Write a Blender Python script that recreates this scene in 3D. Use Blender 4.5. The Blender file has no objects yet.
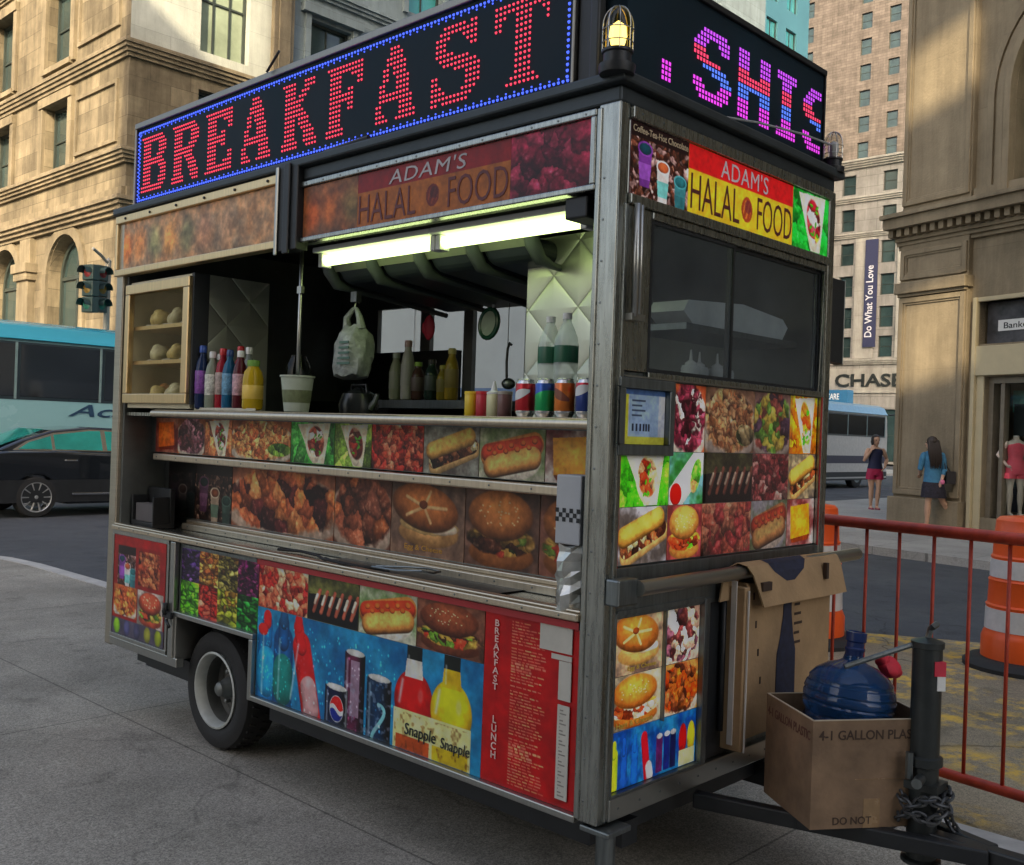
import bpy, bmesh, math, random
import numpy as np
from mathutils import Vector, Matrix
S = bpy.context.scene
COL = S.collection
R = math.radians
PI = math.pi

# ------------------------------------------------------------------ scene / camera
# x runs along the cart's short (hitch) face, y along its serving face away from the camera, z up
CAM = Vector((-2.3785, -1.8518, 1.5))
FWD = Vector((0.72628, 0.68740, 0)); RGT = Vector((0.68740, -0.72628, 0)); UP = Vector((0, 0, 1))
ROLL = 0.0347
cd = bpy.data.cameras.new('camera'); cam = bpy.data.objects.new('camera', cd); COL.objects.link(cam)
cr = RGT*math.cos(ROLL) + UP*math.sin(ROLL); cu = UP*math.cos(ROLL) - RGT*math.sin(ROLL); cz = -FWD
M = Matrix((cr, cu, cz)).transposed().to_4x4(); M.translation = CAM
cam.matrix_world = M
cd.sensor_width = 36; cd.lens = 36*1008/1024; cd.clip_end = 1500; cd.clip_start = 0.05
S.camera = cam

# ------------------------------------------------------------------ materials
def lin(c):
    return tuple((x/12.92 if x <= .04045 else ((x+.055)/1.055)**2.4) for x in c)

def _nodes(name):
    m = bpy.data.materials.new(name); m.use_nodes = True
    nt = m.node_tree; b = nt.nodes['Principled BSDF']
    return m, nt, b

def mat(name, c, rough=.6, metal=0., var=.15, scale=8., bump=0., bscale=None, spec=.5, stretch=None, coat=0., alpha_noise=None):
    """plain surface whose colour wanders by VAR on two scales, with optional bump"""
    m, nt, b = _nodes(name)
    N = nt.nodes; L = nt.links
    tc = N.new('ShaderNodeTexCoord'); mp = N.new('ShaderNodeMapping'); L.new(tc.outputs['Object'], mp.inputs[0])
    if stretch: mp.inputs['Scale'].default_value = stretch
    n = N.new('ShaderNodeTexNoise'); n.inputs['Scale'].default_value = scale; n.inputs['Detail'].default_value = 6; n.inputs['Roughness'].default_value = .65
    L.new(mp.outputs[0], n.inputs['Vector'])
    r = N.new('ShaderNodeValToRGB'); r.color_ramp.elements[0].position = .28; r.color_ramp.elements[1].position = .72
    r.color_ramp.elements[0].color = (*[max(0, x*(1-var)) for x in c], 1); r.color_ramp.elements[1].color = (*[min(1, x*(1+var)) for x in c], 1)
    L.new(n.outputs['Fac'], r.inputs[0]); L.new(r.outputs[0], b.inputs['Base Color'])
    b.inputs['Metallic'].default_value = metal; b.inputs['Specular IOR Level'].default_value = spec
    b.inputs['Coat Weight'].default_value = coat
    mr = N.new('ShaderNodeMapRange'); mr.inputs['To Min'].default_value = max(.02, rough*.75); mr.inputs['To Max'].default_value = min(1, rough*1.3)
    L.new(n.outputs['Fac'], mr.inputs['Value']); L.new(mr.outputs[0], b.inputs['Roughness'])
    if bump:
        n2 = N.new('ShaderNodeTexNoise'); n2.inputs['Scale'].default_value = bscale or scale*6; n2.inputs['Detail'].default_value = 4
        L.new(mp.outputs[0], n2.inputs['Vector'])
        bp = N.new('ShaderNodeBump'); bp.inputs['Strength'].default_value = bump; bp.inputs['Distance'].default_value = .02
        L.new(n2.outputs['Fac'], bp.inputs['Height']); L.new(bp.outputs[0], b.inputs['Normal'])
    return m

def emis(name, c, s, sample=False):
    m, nt, b = _nodes(name)
    b.inputs['Base Color'].default_value = (*[x*.5 for x in c], 1); b.inputs['Emission Color'].default_value = (*c, 1); b.inputs['Emission Strength'].default_value = s
    if not sample: m.cycles.emission_sampling = 'NONE'
    return m

def glass(name, tint, refl=.6, rough=.02, ior=1.45, haze=None):
    """thin pane: tinted see-through with Fresnel reflections"""
    m, nt, b = _nodes(name); N = nt.nodes; L = nt.links
    N.remove(b)
    t = N.new('ShaderNodeBsdfTransparent'); t.inputs[0].default_value = (*tint, 1)
    g = N.new('ShaderNodeBsdfGlossy'); g.inputs['Roughness'].default_value = rough; g.inputs['Color'].default_value = (refl, refl, refl, 1)
    f = N.new('ShaderNodeFresnel'); f.inputs[0].default_value = ior
    ge = N.new('ShaderNodeNewGeometry'); mb_ = N.new('ShaderNodeMath'); mb_.operation = 'MULTIPLY_ADD'; mb_.inputs[1].default_value = -1.; L.new(ge.outputs['Backfacing'], mb_.inputs[0]); mb_.inputs[2].default_value = 1.
    fm = N.new('ShaderNodeMath'); fm.operation = 'MULTIPLY'; L.new(f.outputs[0], fm.inputs[0]); L.new(mb_.outputs[0], fm.inputs[1])
    x = N.new('ShaderNodeMixShader'); L.new(fm.outputs[0], x.inputs[0]); L.new(t.outputs[0], x.inputs[1]); L.new(g.outputs[0], x.inputs[2])
    out = x.outputs[0]
    if haze:  # diffuse veil used for painted reflections and glare
        tc = N.new('ShaderNodeTexCoord'); nz = N.new('ShaderNodeTexNoise'); nz.inputs['Scale'].default_value = 3.; nz.inputs['Detail'].default_value = 5; L.new(tc.outputs['Object'], nz.inputs['Vector'])
        mr = N.new('ShaderNodeMapRange'); mr.inputs['From Min'].default_value = .3; mr.inputs['From Max'].default_value = .7; mr.inputs['To Min'].default_value = haze[3]*.6; mr.inputs['To Max'].default_value = haze[3]*1.4; L.new(nz.outputs['Fac'], mr.inputs['Value'])
        df = N.new('ShaderNodeBsdfDiffuse'); df.inputs[0].default_value = (*haze[:3], 1); x2 = N.new('ShaderNodeMixShader'); L.new(mr.outputs[0], x2.inputs[0]); L.new(out, x2.inputs[1]); L.new(df.outputs[0], x2.inputs[2]); out = x2.outputs[0]
    L.new(out, N['Material Output'].inputs[0])
    return m

def attr_mat(name, rough=.35, spec=.5, emit=0.):
    m, nt, b = _nodes(name); N = nt.nodes; L = nt.links
    a = N.new('ShaderNodeAttribute'); a.attribute_name = 'col'
    tc = N.new('ShaderNodeTexCoord'); n = N.new('ShaderNodeTexNoise'); n.inputs['Scale'].default_value = 14; n.inputs['Detail'].default_value = 5
    L.new(tc.outputs['Object'], n.inputs['Vector'])
    mr = N.new('ShaderNodeMapRange'); mr.inputs['From Min'].default_value = .3; mr.inputs['From Max'].default_value = .7; mr.inputs['To Min'].default_value = .8; mr.inputs['To Max'].default_value = 1.05
    L.new(n.outputs['Fac'], mr.inputs['Value'])
    mx = N.new('ShaderNodeVectorMath'); mx.operation = 'SCALE'; L.new(a.outputs['Color'], mx.inputs[0]); L.new(mr.outputs[0], mx.inputs['Scale'])
    L.new(mx.outputs[0], b.inputs['Base Color']); b.inputs['Roughness'].default_value = rough; b.inputs['Specular IOR Level'].default_value = spec
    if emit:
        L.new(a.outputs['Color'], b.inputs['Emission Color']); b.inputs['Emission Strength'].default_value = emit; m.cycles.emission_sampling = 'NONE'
    return m

def stone(name, c, bw=1.0, bh=.5, var=.16, mortar=.006, rough=.85, mdark=.6, patch=.25, tall=False):
    """ashlar / brick wall: Object coordinates folded to (along wall, up)"""
    m, nt, b = _nodes(name); N = nt.nodes; L = nt.links
    tc = N.new('ShaderNodeTexCoord'); sp = N.new('ShaderNodeSeparateXYZ'); L.new(tc.outputs['Object'], sp.inputs[0])
    ad = N.new('ShaderNodeMath'); ad.operation = 'ADD'; L.new(sp.outputs[0], ad.inputs[0]); L.new(sp.outputs[1], ad.inputs[1])
    cb = N.new('ShaderNodeCombineXYZ'); L.new(ad.outputs[0], cb.inputs[0]); L.new(sp.outputs[2], cb.inputs[1])
    br = N.new('ShaderNodeTexBrick'); L.new(cb.outputs[0], br.inputs['Vector'])
    br.inputs['Scale'].default_value = 1; br.inputs['Brick Width'].default_value = bw; br.inputs['Row Height'].default_value = bh; br.inputs['Mortar Size'].default_value = mortar
    br.inputs['Mortar Smooth'].default_value = .3; br.inputs['Bias'].default_value = 0
    br.inputs['Color1'].default_value = (*[x*(1-var) for x in c], 1); br.inputs['Color2'].default_value = (*[min(1, x*(1+var)) for x in c], 1); br.inputs['Mortar'].default_value = (*[x*mdark for x in c], 1)
    n = N.new('ShaderNodeTexNoise'); n.inputs['Scale'].default_value = .7; n.inputs['Detail'].default_value = 8; n.inputs['Roughness'].default_value = .7; L.new(tc.outputs['Object'], n.inputs['Vector'])
    mr = N.new('ShaderNodeMapRange'); mr.inputs['From Min'].default_value = .3; mr.inputs['From Max'].default_value = .7; mr.inputs['To Min'].default_value = 1-patch; mr.inputs['To Max'].default_value = 1+patch*.5
    L.new(n.outputs['Fac'], mr.inputs['Value'])
    sm = N.new('ShaderNodeMapping'); sm.inputs['Scale'].default_value = (2.2, 2.2, .22); L.new(tc.outputs['Object'], sm.inputs[0])
    ns = N.new('ShaderNodeTexNoise'); ns.inputs['Scale'].default_value = 1.; ns.inputs['Detail'].default_value = 7; ns.inputs['Roughness'].default_value = .7; L.new(sm.outputs[0], ns.inputs['Vector'])
    ms = N.new('ShaderNodeMapRange'); ms.inputs['From Min'].default_value = .32; ms.inputs['From Max'].default_value = .6; ms.inputs['To Min'].default_value = 1-patch*.9; ms.inputs['To Max'].default_value = 1.06; L.new(ns.outputs['Fac'], ms.inputs['Value'])
    mm = N.new('ShaderNodeMath'); mm.operation = 'MULTIPLY'; L.new(mr.outputs[0], mm.inputs[0]); L.new(ms.outputs[0], mm.inputs[1])
    mx = N.new('ShaderNodeVectorMath'); mx.operation = 'SCALE'; L.new(br.outputs['Color'], mx.inputs[0]); L.new(mm.outputs[0], mx.inputs['Scale']); L.new(mx.outputs[0], b.inputs['Base Color'])
    b.inputs['Roughness'].default_value = rough; b.inputs['Specular IOR Level'].default_value = .25
    n2 = N.new('ShaderNodeTexNoise'); n2.inputs['Scale'].default_value = 25; n2.inputs['Detail'].default_value = 5; L.new(tc.outputs['Object'], n2.inputs['Vector'])
    hm = N.new('ShaderNodeMath'); hm.operation = 'MULTIPLY_ADD'; L.new(br.outputs['Fac'], hm.inputs[0]); hm.inputs[1].default_value = -1.; L.new(n2.outputs['Fac'], hm.inputs[2])
    bp = N.new('ShaderNodeBump'); bp.inputs['Strength'].default_value = .35; bp.inputs['Distance'].default_value = .02; L.new(hm.outputs[0], bp.inputs['Height']); L.new(bp.outputs[0], b.inputs['Normal'])
    return m

def ground_mat(name, c, speck=.5, crack=0., slab=None, stain=.35, rough=.85, gold_light=None):
    """concrete or asphalt: aggregate speckle, broad stains, dark spots, optional slab joints and cracks"""
    m, nt, b = _nodes(name); N = nt.nodes; L = nt.links
    tc = N.new('ShaderNodeTexCoord'); V = tc.outputs['Object']
    def noise(s, d=6, r=.6):
        n = N.new('ShaderNodeTexNoise'); n.inputs['Scale'].default_value = s; n.inputs['Detail'].default_value = d; n.inputs['Roughness'].default_value = r; L.new(V, n.inputs['Vector']); return n.outputs['Fac']
    def rng(v, a, b_, lo, hi):
        q = N.new('ShaderNodeMapRange'); q.inputs['From Min'].default_value = a; q.inputs['From Max'].default_value = b_; q.inputs['To Min'].default_value = lo; q.inputs['To Max'].default_value = hi; L.new(v, q.inputs['Value']); return q.outputs[0]
    def mul(a, b_):
        q = N.new('ShaderNodeMath'); q.operation = 'MULTIPLY'; L.new(a, q.inputs[0]); L.new(b_, q.inputs[1]); return q.outputs[0]
    f = rng(noise(.55, 8, .65), .3, .7, 1-stain, 1+stain*.6)
    vo = N.new('ShaderNodeTexVoronoi'); vo.inputs['Scale'].default_value = 210; L.new(V, vo.inputs['Vector'])
    sc = N.new('ShaderNodeSeparateColor'); L.new(vo.outputs['Color'], sc.inputs[0])
    f = mul(f, rng(sc.outputs[0], 0, 1, 1-speck, 1+speck))
    f = mul(f, rng(noise(55, 3), .35, .65, .88, 1.1))
    f = mul(f, rng(noise(3.2, 5, .7), .34, .44, .72, 1.))
    gum = N.new('ShaderNodeTexVoronoi'); gum.inputs['Scale'].default_value = 2.3; L.new(V, gum.inputs['Vector'])
    f = mul(f, rng(gum.outputs['Distance'], .035, .06, .55, 1.))
    if crack:
        nv = N.new('ShaderNodeTexNoise'); nv.inputs['Scale'].default_value = 3; L.new(V, nv.inputs['Vector'])
        ad = N.new('ShaderNodeVectorMath'); ad.operation = 'MULTIPLY_ADD'; L.new(nv.outputs['Color'], ad.inputs[0]); ad.inputs[1].default_value = (.35, .35, 0); L.new(V, ad.inputs[2])
        cv = N.new('ShaderNodeTexVoronoi'); cv.feature = 'DISTANCE_TO_EDGE'; cv.inputs['Scale'].default_value = .33; L.new(ad.outputs[0], cv.inputs['Vector'])
        f = mul(f, rng(cv.outputs['Distance'], .0005, .004, 1-crack, 1.))
    if slab:
        br = N.new('ShaderNodeTexBrick'); br.offset = 0.; br.inputs['Scale'].default_value = 1; br.inputs['Brick Width'].default_value = slab; br.inputs['Row Height'].default_value = slab; br.inputs['Mortar Size'].default_value = .007; br.inputs['Mortar Smooth'].default_value = .6
        br.inputs['Color1'].default_value = (.93,)*3+(1,); br.inputs['Color2'].default_value = (1.05,)*3+(1,); br.inputs['Mortar'].default_value = (.45,)*3+(1,)
        L.new(V, br.inputs['Vector'])
        s2 = N.new('ShaderNodeSeparateColor'); L.new(br.outputs['Color'], s2.inputs[0]); f = mul(f, s2.outputs[0])
    mx = N.new('ShaderNodeVectorMath'); mx.operation = 'SCALE'; mx.inputs[0].default_value = c; L.new(f, mx.inputs['Scale'])
    outc = mx.outputs[0]
    if gold_light:   # golden light painted as patches broken by noise
        pc, ps = gold_light
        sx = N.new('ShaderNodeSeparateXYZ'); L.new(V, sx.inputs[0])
        streak_mask = rng(noise(5, 6, .75), .47, .6, 0, 1)
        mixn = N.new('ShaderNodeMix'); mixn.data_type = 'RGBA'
        L.new(mul(streak_mask, rng(noise(.9, 2), .45, .55, 0, ps)), mixn.inputs['Factor']); L.new(outc, mixn.inputs[6]); mixn.inputs[7].default_value = (*pc, 1); outc = mixn.outputs[2]
    L.new(outc, b.inputs['Base Color'])
    b.inputs['Specular IOR Level'].default_value = .35
    L.new(rng(noise(1.3, 5), .3, .7, rough*.75, rough*1.1), b.inputs['Roughness'])
    bp = N.new('ShaderNodeBump'); bp.inputs['Strength'].default_value = .45; bp.inputs['Distance'].default_value = .004
    L.new(sc.outputs[1], bp.inputs['Height']); L.new(bp.outputs[0], b.inputs['Normal'])
    return m

def quilt(name):
    """quilted (diamond pressed) stainless sheet"""
    m, nt, b = _nodes(name); N = nt.nodes; L = nt.links
    tc = N.new('ShaderNodeTexCoord'); sp = N.new('ShaderNodeSeparateXYZ'); L.new(tc.outputs['Object'], sp.inputs[0])
    def mth(op, a, b_=None):
        q = N.new('ShaderNodeMath'); q.operation = op
        for i, v in enumerate((a, b_)):
            if v is None: continue
            if isinstance(v, (int, float)): q.inputs[i].default_value = v
            else: L.new(v, q.inputs[i])
        return q.outputs[0]
    h = mth('ADD', sp.outputs[0], sp.outputs[1]); k = 6.5
    d1 = mth('ABSOLUTE', mth('SINE', mth('MULTIPLY', mth('ADD', h, sp.outputs[2]), k*PI/1.6)))
    d2 = mth('ABSOLUTE', mth('SINE', mth('MULTIPLY', mth('SUBTRACT', h, sp.outputs[2]), k*PI/1.6)))
    hh = mth('POWER', mth('MINIMUM', d1, d2), .5)
    bp = N.new('ShaderNodeBump'); bp.inputs['Strength'].default_value = .55; bp.inputs['Distance'].default_value = .012; L.new(hh, bp.inputs['Height']); L.new(bp.outputs[0], b.inputs['Normal'])
    b.inputs['Base Color'].default_value = (.55, .57, .5, 1); b.inputs['Metallic'].default_value = .75; b.inputs['Roughness'].default_value = .42
    return m

def brushed(name, c, rough=.34, axis=(1, 1, 40), var=.12):
    m = mat(name, c, rough, 1., var, 3., .06, 30, stretch=axis)
    return m

# ------------------------------------------------------------------ mesh builder
class MB:
    def __init__(s): s.v = []; s.f = []; s.mi = []; s.sm = []; s.m = 0
    def add(s, vs, fs, smooth=False):
        o = len(s.v); s.v += [tuple(map(float, p)) for p in vs]
        for f in fs: s.f.append([i+o for i in f]); s.mi.append(s.m); s.sm.append(smooth)
        return s
    def quad(s, a, b, c, d): return s.add([a, b, c, d], [(0, 1, 2, 3)])
    def box(s, x0, x1, y0, y1, z0, z1):
        return s.add([(x0, y0, z0), (x1, y0, z0), (x1, y1, z0), (x0, y1, z0), (x0, y0, z1), (x1, y0, z1), (x1, y1, z1), (x0, y1, z1)],
                     [(0, 3, 2, 1), (4, 5, 6, 7), (0, 1, 5, 4), (1, 2, 6, 5), (2, 3, 7, 6), (3, 0, 4, 7)])
    def fbox(s, F, u0, u1, v0, v1, n0, n1):
        """box in the frame of a face: u along, v up, n out of it"""
        P = [F(u, v, n) for n in (n0, n1) for (u, v) in ((u0, v0), (u1, v0), (u1, v1), (u0, v1))]
        return s.add(P, [(0, 3, 2, 1), (4, 5, 6, 7), (0, 1, 5, 4), (1, 2, 6, 5), (2, 3, 7, 6), (3, 0, 4, 7)])
    def tube(s, pts, r, n=8, caps=True, smooth=True, closed=False):
        pts = [Vector(p) for p in pts]; rs = r if isinstance(r, (list, tuple)) else [r]*len(pts)
        rings = []; prev = None; m = len(pts)
        for i, p in enumerate(pts):
            if closed: t = pts[(i+1) % m]-pts[i-1]
            else: t = (pts[min(i+1, m-1)]-pts[max(i-1, 0)])
            if t.length < 1e-9: t = Vector((0, 0, 1))
            t.normalize()
            if prev is None:
                a = Vector((0, 0, 1)) if abs(t.z) < .9 else Vector((1, 0, 0)); x = t.cross(a).normalized()
            else: x = (prev - t*prev.dot(t)).normalized()
            prev = x; y = t.cross(x)
            rings.append([p + (x*math.cos(2*PI*k/n) + y*math.sin(2*PI*k/n))*rs[i] for k in range(n)])
        vs = [q for g in rings for q in g]; fs = []
        mm = m if closed else m-1
        for i in range(mm):
            j = (i+1) % m
            for k in range(n): fs.append((i*n+k, i*n+(k+1) % n, j*n+(k+1) % n, j*n+k))
        s.add(vs, fs, smooth)
        if caps and not closed:
            s.add(rings[0], [tuple(range(n))[::-1]]); s.add(rings[-1], [tuple(range(n))])
        return s
    def lathe(s, prof, n=20, c=(0, 0, 0), M=None, smooth=True, caps=True):
        vs = []; fs = []
        for (r, z) in prof:
            for k in range(n):
                a = 2*PI*k/n; p = Vector((r*math.cos(a), r*math.sin(a), z))
                if M is not None: p = M @ p
                vs.append(p+Vector(c))
        for i in range(len(prof)-1):
            for k in range(n): fs.append((i*n+k, i*n+(k+1) % n, (i+1)*n+(k+1) % n, (i+1)*n+k))
        if caps: fs.append(tuple(range(n))[::-1]); fs.append(tuple((len(prof)-1)*n+k for k in range(n)))
        return s.add(vs, fs, smooth)
    def sphere(s, c, r, n=12, sq=(1, 1, 1), M=None):
        pr = [(max(1e-4, math.sin(PI*i/n)), -math.cos(PI*i/n)) for i in range(n+1)]
        D = Matrix.Diagonal((r*sq[0], r*sq[1], r*sq[2]))
        if M is not None: D = M @ D
        return s.lathe(pr, n+4, c, D)
    def prism(s, poly, f0, f1, smooth=False):
        """poly: 2-D outline; f0/f1 map (a, b) to the two end faces"""
        n = len(poly); A = [f0(*p) for p in poly]; B = [f1(*p) for p in poly]
        s.add(A+B, [tuple(range(n))[::-1], tuple(range(n, 2*n))]); 
        return s.add(A+B, [(i, (i+1) % n, n+(i+1) % n, n+i) for i in range(n)], smooth)
    def build(s, name, mats, parent=None, bevel=0., seg=2, angle=38, loc=None, weld=True):
        me = bpy.data.meshes.new(name); me.from_pydata(s.v, [], s.f)
        if not isinstance(mats, (list, tuple)): mats = [mats]
        for m in mats: me.materials.append(m)
        me.polygons.foreach_set('material_index', s.mi); me.polygons.foreach_set('use_smooth', s.sm)
        bm = bmesh.new(); bm.from_mesh(me)
        if weld: bmesh.ops.remove_doubles(bm, verts=bm.verts, dist=1e-5)
        bmesh.ops.recalc_face_normals(bm, faces=bm.faces)
        for e in bm.edges:
            if len(e.link_faces) == 2 and e.calc_face_angle(0) > R(angle): e.smooth = False
        bm.to_mesh(me); bm.free()
        o = bpy.data.objects.new(name, me); COL.objects.link(o)
        if parent is not None: o.parent = parent
        if loc is not None: o.location = loc
        if bevel:
            b = o.modifiers.new('bevel', 'BEVEL'); b.width = bevel; b.segments = seg; b.limit_method = 'ANGLE'; b.angle_limit = R(40)
        return o

def tag(o, label=None, cat=None, group=None, kind=None):
    if label: o['label'] = label
    if cat: o['category'] = cat
    if group: o['group'] = group
    if kind: o['kind'] = kind
    return o
def thing(name, label, cat, loc=(0, 0, 0), rz=0., group=None):
    o = bpy.data.objects.new(name, None); COL.objects.link(o); o.empty_display_size = .1
    o.location = loc; o.rotation_euler = (0, 0, rz); return tag(o, label, cat, group)
def kids(o): return [c for c in COL.objects if c.parent == o]
def copy_tree(o, parent=None, loc=None, label=None):
    c = o.copy(); COL.objects.link(c); c.parent = parent
    for k in [q for q in o.children]: copy_tree(k, c)
    if loc is not None: c.location = loc
    if label: c['label'] = label
    return c

def Face(o, U, N):
    o = Vector(o); U = Vector(U); N = Vector(N); V = Vector((0, 0, 1))
    def F(u, v, n=0.): return o + U*u + V*v + N*n
    F.o, F.U, F.V, F.N = o, U, V, N
    return F

_fonts = {}
def text(body, name, F, u0, u1, v0, v1, m, parent, n=.004, ext=.0015, off=.0, shear=0., vertical=False, stretch=True, space=1.):
    """raised lettering fitted in a rectangle of a face"""
    c = bpy.data.curves.new(name, 'FONT'); c.body = body; c.extrude = 0.0; c.offset = 0. if 'M' in body else off; c.shear = shear; c.size = 1.; c.resolution_u = 3; c.space_character = space
    if vertical: c.space_line = .85; c.align_x = 'CENTER'
    t = bpy.data.objects.new(name, c); COL.objects.link(t)
    dg = bpy.context.evaluated_depsgraph_get(); dg.update()
    me = bpy.data.meshes.new_from_object(t.evaluated_get(dg))
    COL.objects.unlink(t); bpy.data.objects.remove(t)
    vs = [v.co.copy() for v in me.vertices]; fs = [tuple(p.vertices) for p in me.polygons]
    bpy.data.meshes.remove(me)
    xs = [v.x for v in vs]; ys = [v.y for v in vs]
    a, b, c0, d = min(xs), max(xs), min(ys), max(ys)
    sx = (u1-u0)/(b-a); sy = (v1-v0)/(d-c0)
    if not stretch: sx = sy = min(sx, sy)
    P = [F(u0+(v.x-a)*sx, v0+(v.y-c0)*sy, n) for v in vs]
    mb = MB(); mb.add(P, fs)
    Q = [F(u0+(v.x-a)*sx, v0+(v.y-c0)*sy, n-ext) for v in vs]
    # side walls on boundary edges
    cnt = {}
    for f in fs:
        for i in range(len(f)):
            e = (f[i], f[(i+1) % len(f)]); k = tuple(sorted(e)); cnt.setdefault(k, []).append(e)
    L = len(P); mb2 = [(e[0][0], e[0][1]) for e in cnt.values() if len(e) == 1]
    mb.add(P+Q, [(a_, b_, b_+L, a_+L) for a_, b_ in mb2])
    return mb.build(name, m, parent, weld=True)
# ------------------------------------------------------------------ printed pictures, painted into a vertex attribute
def vnoise(h, w, cells, rng, octs=4):
    out = np.zeros((h, w)); amp = 1.; tot = 0
    for o in range(octs):
        cy = max(2, int(cells*2**o)); cx = max(2, int(cells*2**o*w/h))
        g = rng.random((cy+2, cx+2))
        y = np.linspace(0, cy, h); x = np.linspace(0, cx, w); iy = y.astype(int).clip(0, cy); ix = x.astype(int).clip(0, cx)
        fy = (y-iy)[:, None]; fx = (x-ix)[None]; fy = fy*fy*(3-2*fy); fx = fx*fx*(3-2*fx)
        iy1 = (iy+1).clip(0, cy+1); ix1 = (ix+1).clip(0, cx+1)
        q = (g[iy][:, ix]*(1-fy)+g[iy1][:, ix]*fy)*(1-fx)+(g[iy][:, ix1]*(1-fy)+g[iy1][:, ix1]*fy)*fx
        out += q*amp; tot += amp; amp *= .55
    return out/tot
class Pic:
    """x to the right 0..asp, y down 0..1"""
    def __init__(s, asp, res=100, seed=0, bg=(.5, .4, .3)):
        s.H = res; s.W = max(8, int(res*asp)); s.a = asp; s.rng = np.random.default_rng(seed)
        s.Y, s.X = np.meshgrid(np.linspace(0, 1, s.H), np.linspace(0, asp, s.W), indexing='ij')
        s.c = np.zeros((s.H, s.W, 3)) + np.array(bg)
    def put(s, m, col):
        m = np.clip(m, 0, 1)[..., None]; s.c = s.c*(1-m) + np.asarray(col)*m
    def noise(s, amt=.2, cells=6, tint=None):
        n = (vnoise(s.H, s.W, cells, s.rng)-.5)*2*amt
        if tint is None: s.c = s.c*(1+n[..., None]*1.6)
        else: s.put(np.clip(n*3, 0, 1), tint)
    def mott(s, a, b, cells=5, sharp=3.):
        n = vnoise(s.H, s.W, cells, s.rng); m = np.clip((n-.5)*sharp+.5, 0, 1)[..., None]
        s.c = np.array(a)*(1-m)+np.array(b)*m
    def ell(s, cx, cy, rx, ry, rot=0.): 
        dx = s.X-cx; dy = s.Y-cy; c, n = math.cos(rot), math.sin(rot)
        return np.sqrt(((dx*c+dy*n)/rx)**2+((-dx*n+dy*c)/ry)**2), (dx*c+dy*n)/rx, (-dx*n+dy*c)/ry
    def blob(s, cx, cy, rx, ry, col, rot=0., soft=.06, lit=.35, wob=.0, alpha=1.):
        d, u, v = s.ell(cx, cy, rx, ry, rot)
        if wob: d = d + (vnoise(s.H, s.W, 5, s.rng)-.5)*wob
        sh = 1 + lit*(.45-np.clip(d, 0, 1.1)**2) - lit*.5*v
        s.put(np.clip((1-d)/soft, 0, 1)*alpha, np.clip(np.array(col)*sh[..., None], 0, 1))
        return d
    def cap(s, p, q, r, col, lit=.4, soft=.08, wob=0.):
        px, py = p; qx, qy = q; L = max(1e-6, (qx-px)**2+(qy-py)**2)
        t = np.clip(((s.X-px)*(qx-px)+(s.Y-py)*(qy-py))/L, 0, 1); ex = s.X-(px+t*(qx-px)); ey = s.Y-(py+t*(qy-py)); d = np.hypot(ex, ey)/r
        if wob: d = d+(vnoise(s.H, s.W, 6, s.rng)-.5)*wob
        sh = 1+lit*(.4-np.clip(d, 0, 1.1)**2)-lit*.6*np.clip(ey/r, -1, 1)
        s.put(np.clip((1-d)/soft, 0, 1), np.clip(np.array(col)*sh[..., None], 0, 1)); return d
    def poly(s, pts, col, alpha=1., soft=.015):
        pts = [(x, y) for x, y in pts]; m = np.zeros((s.H, s.W), bool); n = len(pts)
        for i in range(n):
            (x1, y1), (x2, y2) = pts[i], pts[(i+1) % n]
            c = ((y1 > s.Y) != (y2 > s.Y)) & (s.X < (x2-x1)*(s.Y-y1)/((y2-y1) or 1e-9)+x1); m ^= c
        s.put(m*alpha, col); return m
    def chunks(s, pal, n, mask=None, shade=.68, dark=.58, ang=None, el=1.):
        px = s.rng.random(n)*s.a; py = s.rng.random(n); pc = np.array([pal[i] for i in s.rng.integers(0, len(pal), n)]); pc = np.clip(pc*(.75+.5*s.rng.random((n, 1))), 0, 1)
        an = (s.rng.random(n)*PI if ang is None else np.full(n, ang)+s.rng.normal(0, .35, n))
        wx = (vnoise(s.H, s.W, 7, s.rng)-.5)*.17; wy = (vnoise(s.H, s.W, 7, s.rng)-.5)*.17
        b1 = np.full((s.H, s.W), 9.); b2 = b1.copy(); bi = np.zeros((s.H, s.W), int); bv = np.zeros((s.H, s.W))
        for k in range(n):
            dx = s.X-px[k]+wx; dy = s.Y-py[k]+wy; c, q = math.cos(an[k]), math.sin(an[k])
            u = (dx*c+dy*q)/el; v = -dx*q+dy*c; d = np.hypot(u, v)
            nb = d < b1; b2 = np.where(nb, b1, np.minimum(b2, d)); bi = np.where(nb, k, bi); bv = np.where(nb, dy-.5*dx, bv); b1 = np.where(nb, d, b1)
        sc = 1./math.sqrt(n)*max(1, s.a)**.5
        edge = np.clip((b2-b1)/(sc*.35), 0, 1); f = (1-shade)+shade*(dark+(1-dark)*edge)*(1.15-.7*bv/sc)
        col = np.clip(pc[bi]*f[..., None], 0, 1)
        fine = vnoise(s.H, s.W, 16, s.rng, 3); col = np.clip(col*(.70+.76*fine[..., None]), 0, 1); hl = np.clip((fine-.62)*5, 0, 1)*edge*.35; col = col*(1-hl[..., None])+hl[..., None]*np.array((.95, .88, .78))
        s.put(np.ones((s.H, s.W)) if mask is None else mask, col)
    def edge(s, w=.02, col=(.85, .82, .75)):
        m = (s.X < w) | (s.X > s.a-w) | (s.Y < w) | (s.Y > 1-w); s.put(m*1., col)
    def grade(s, f=(1, 1, 1), k=1., sat=1.):
        g = s.c.mean(axis=2, keepdims=True); s.c = np.clip((g+(s.c-g)*sat)*np.array(f)*k, 0, 1)
        return s

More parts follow.
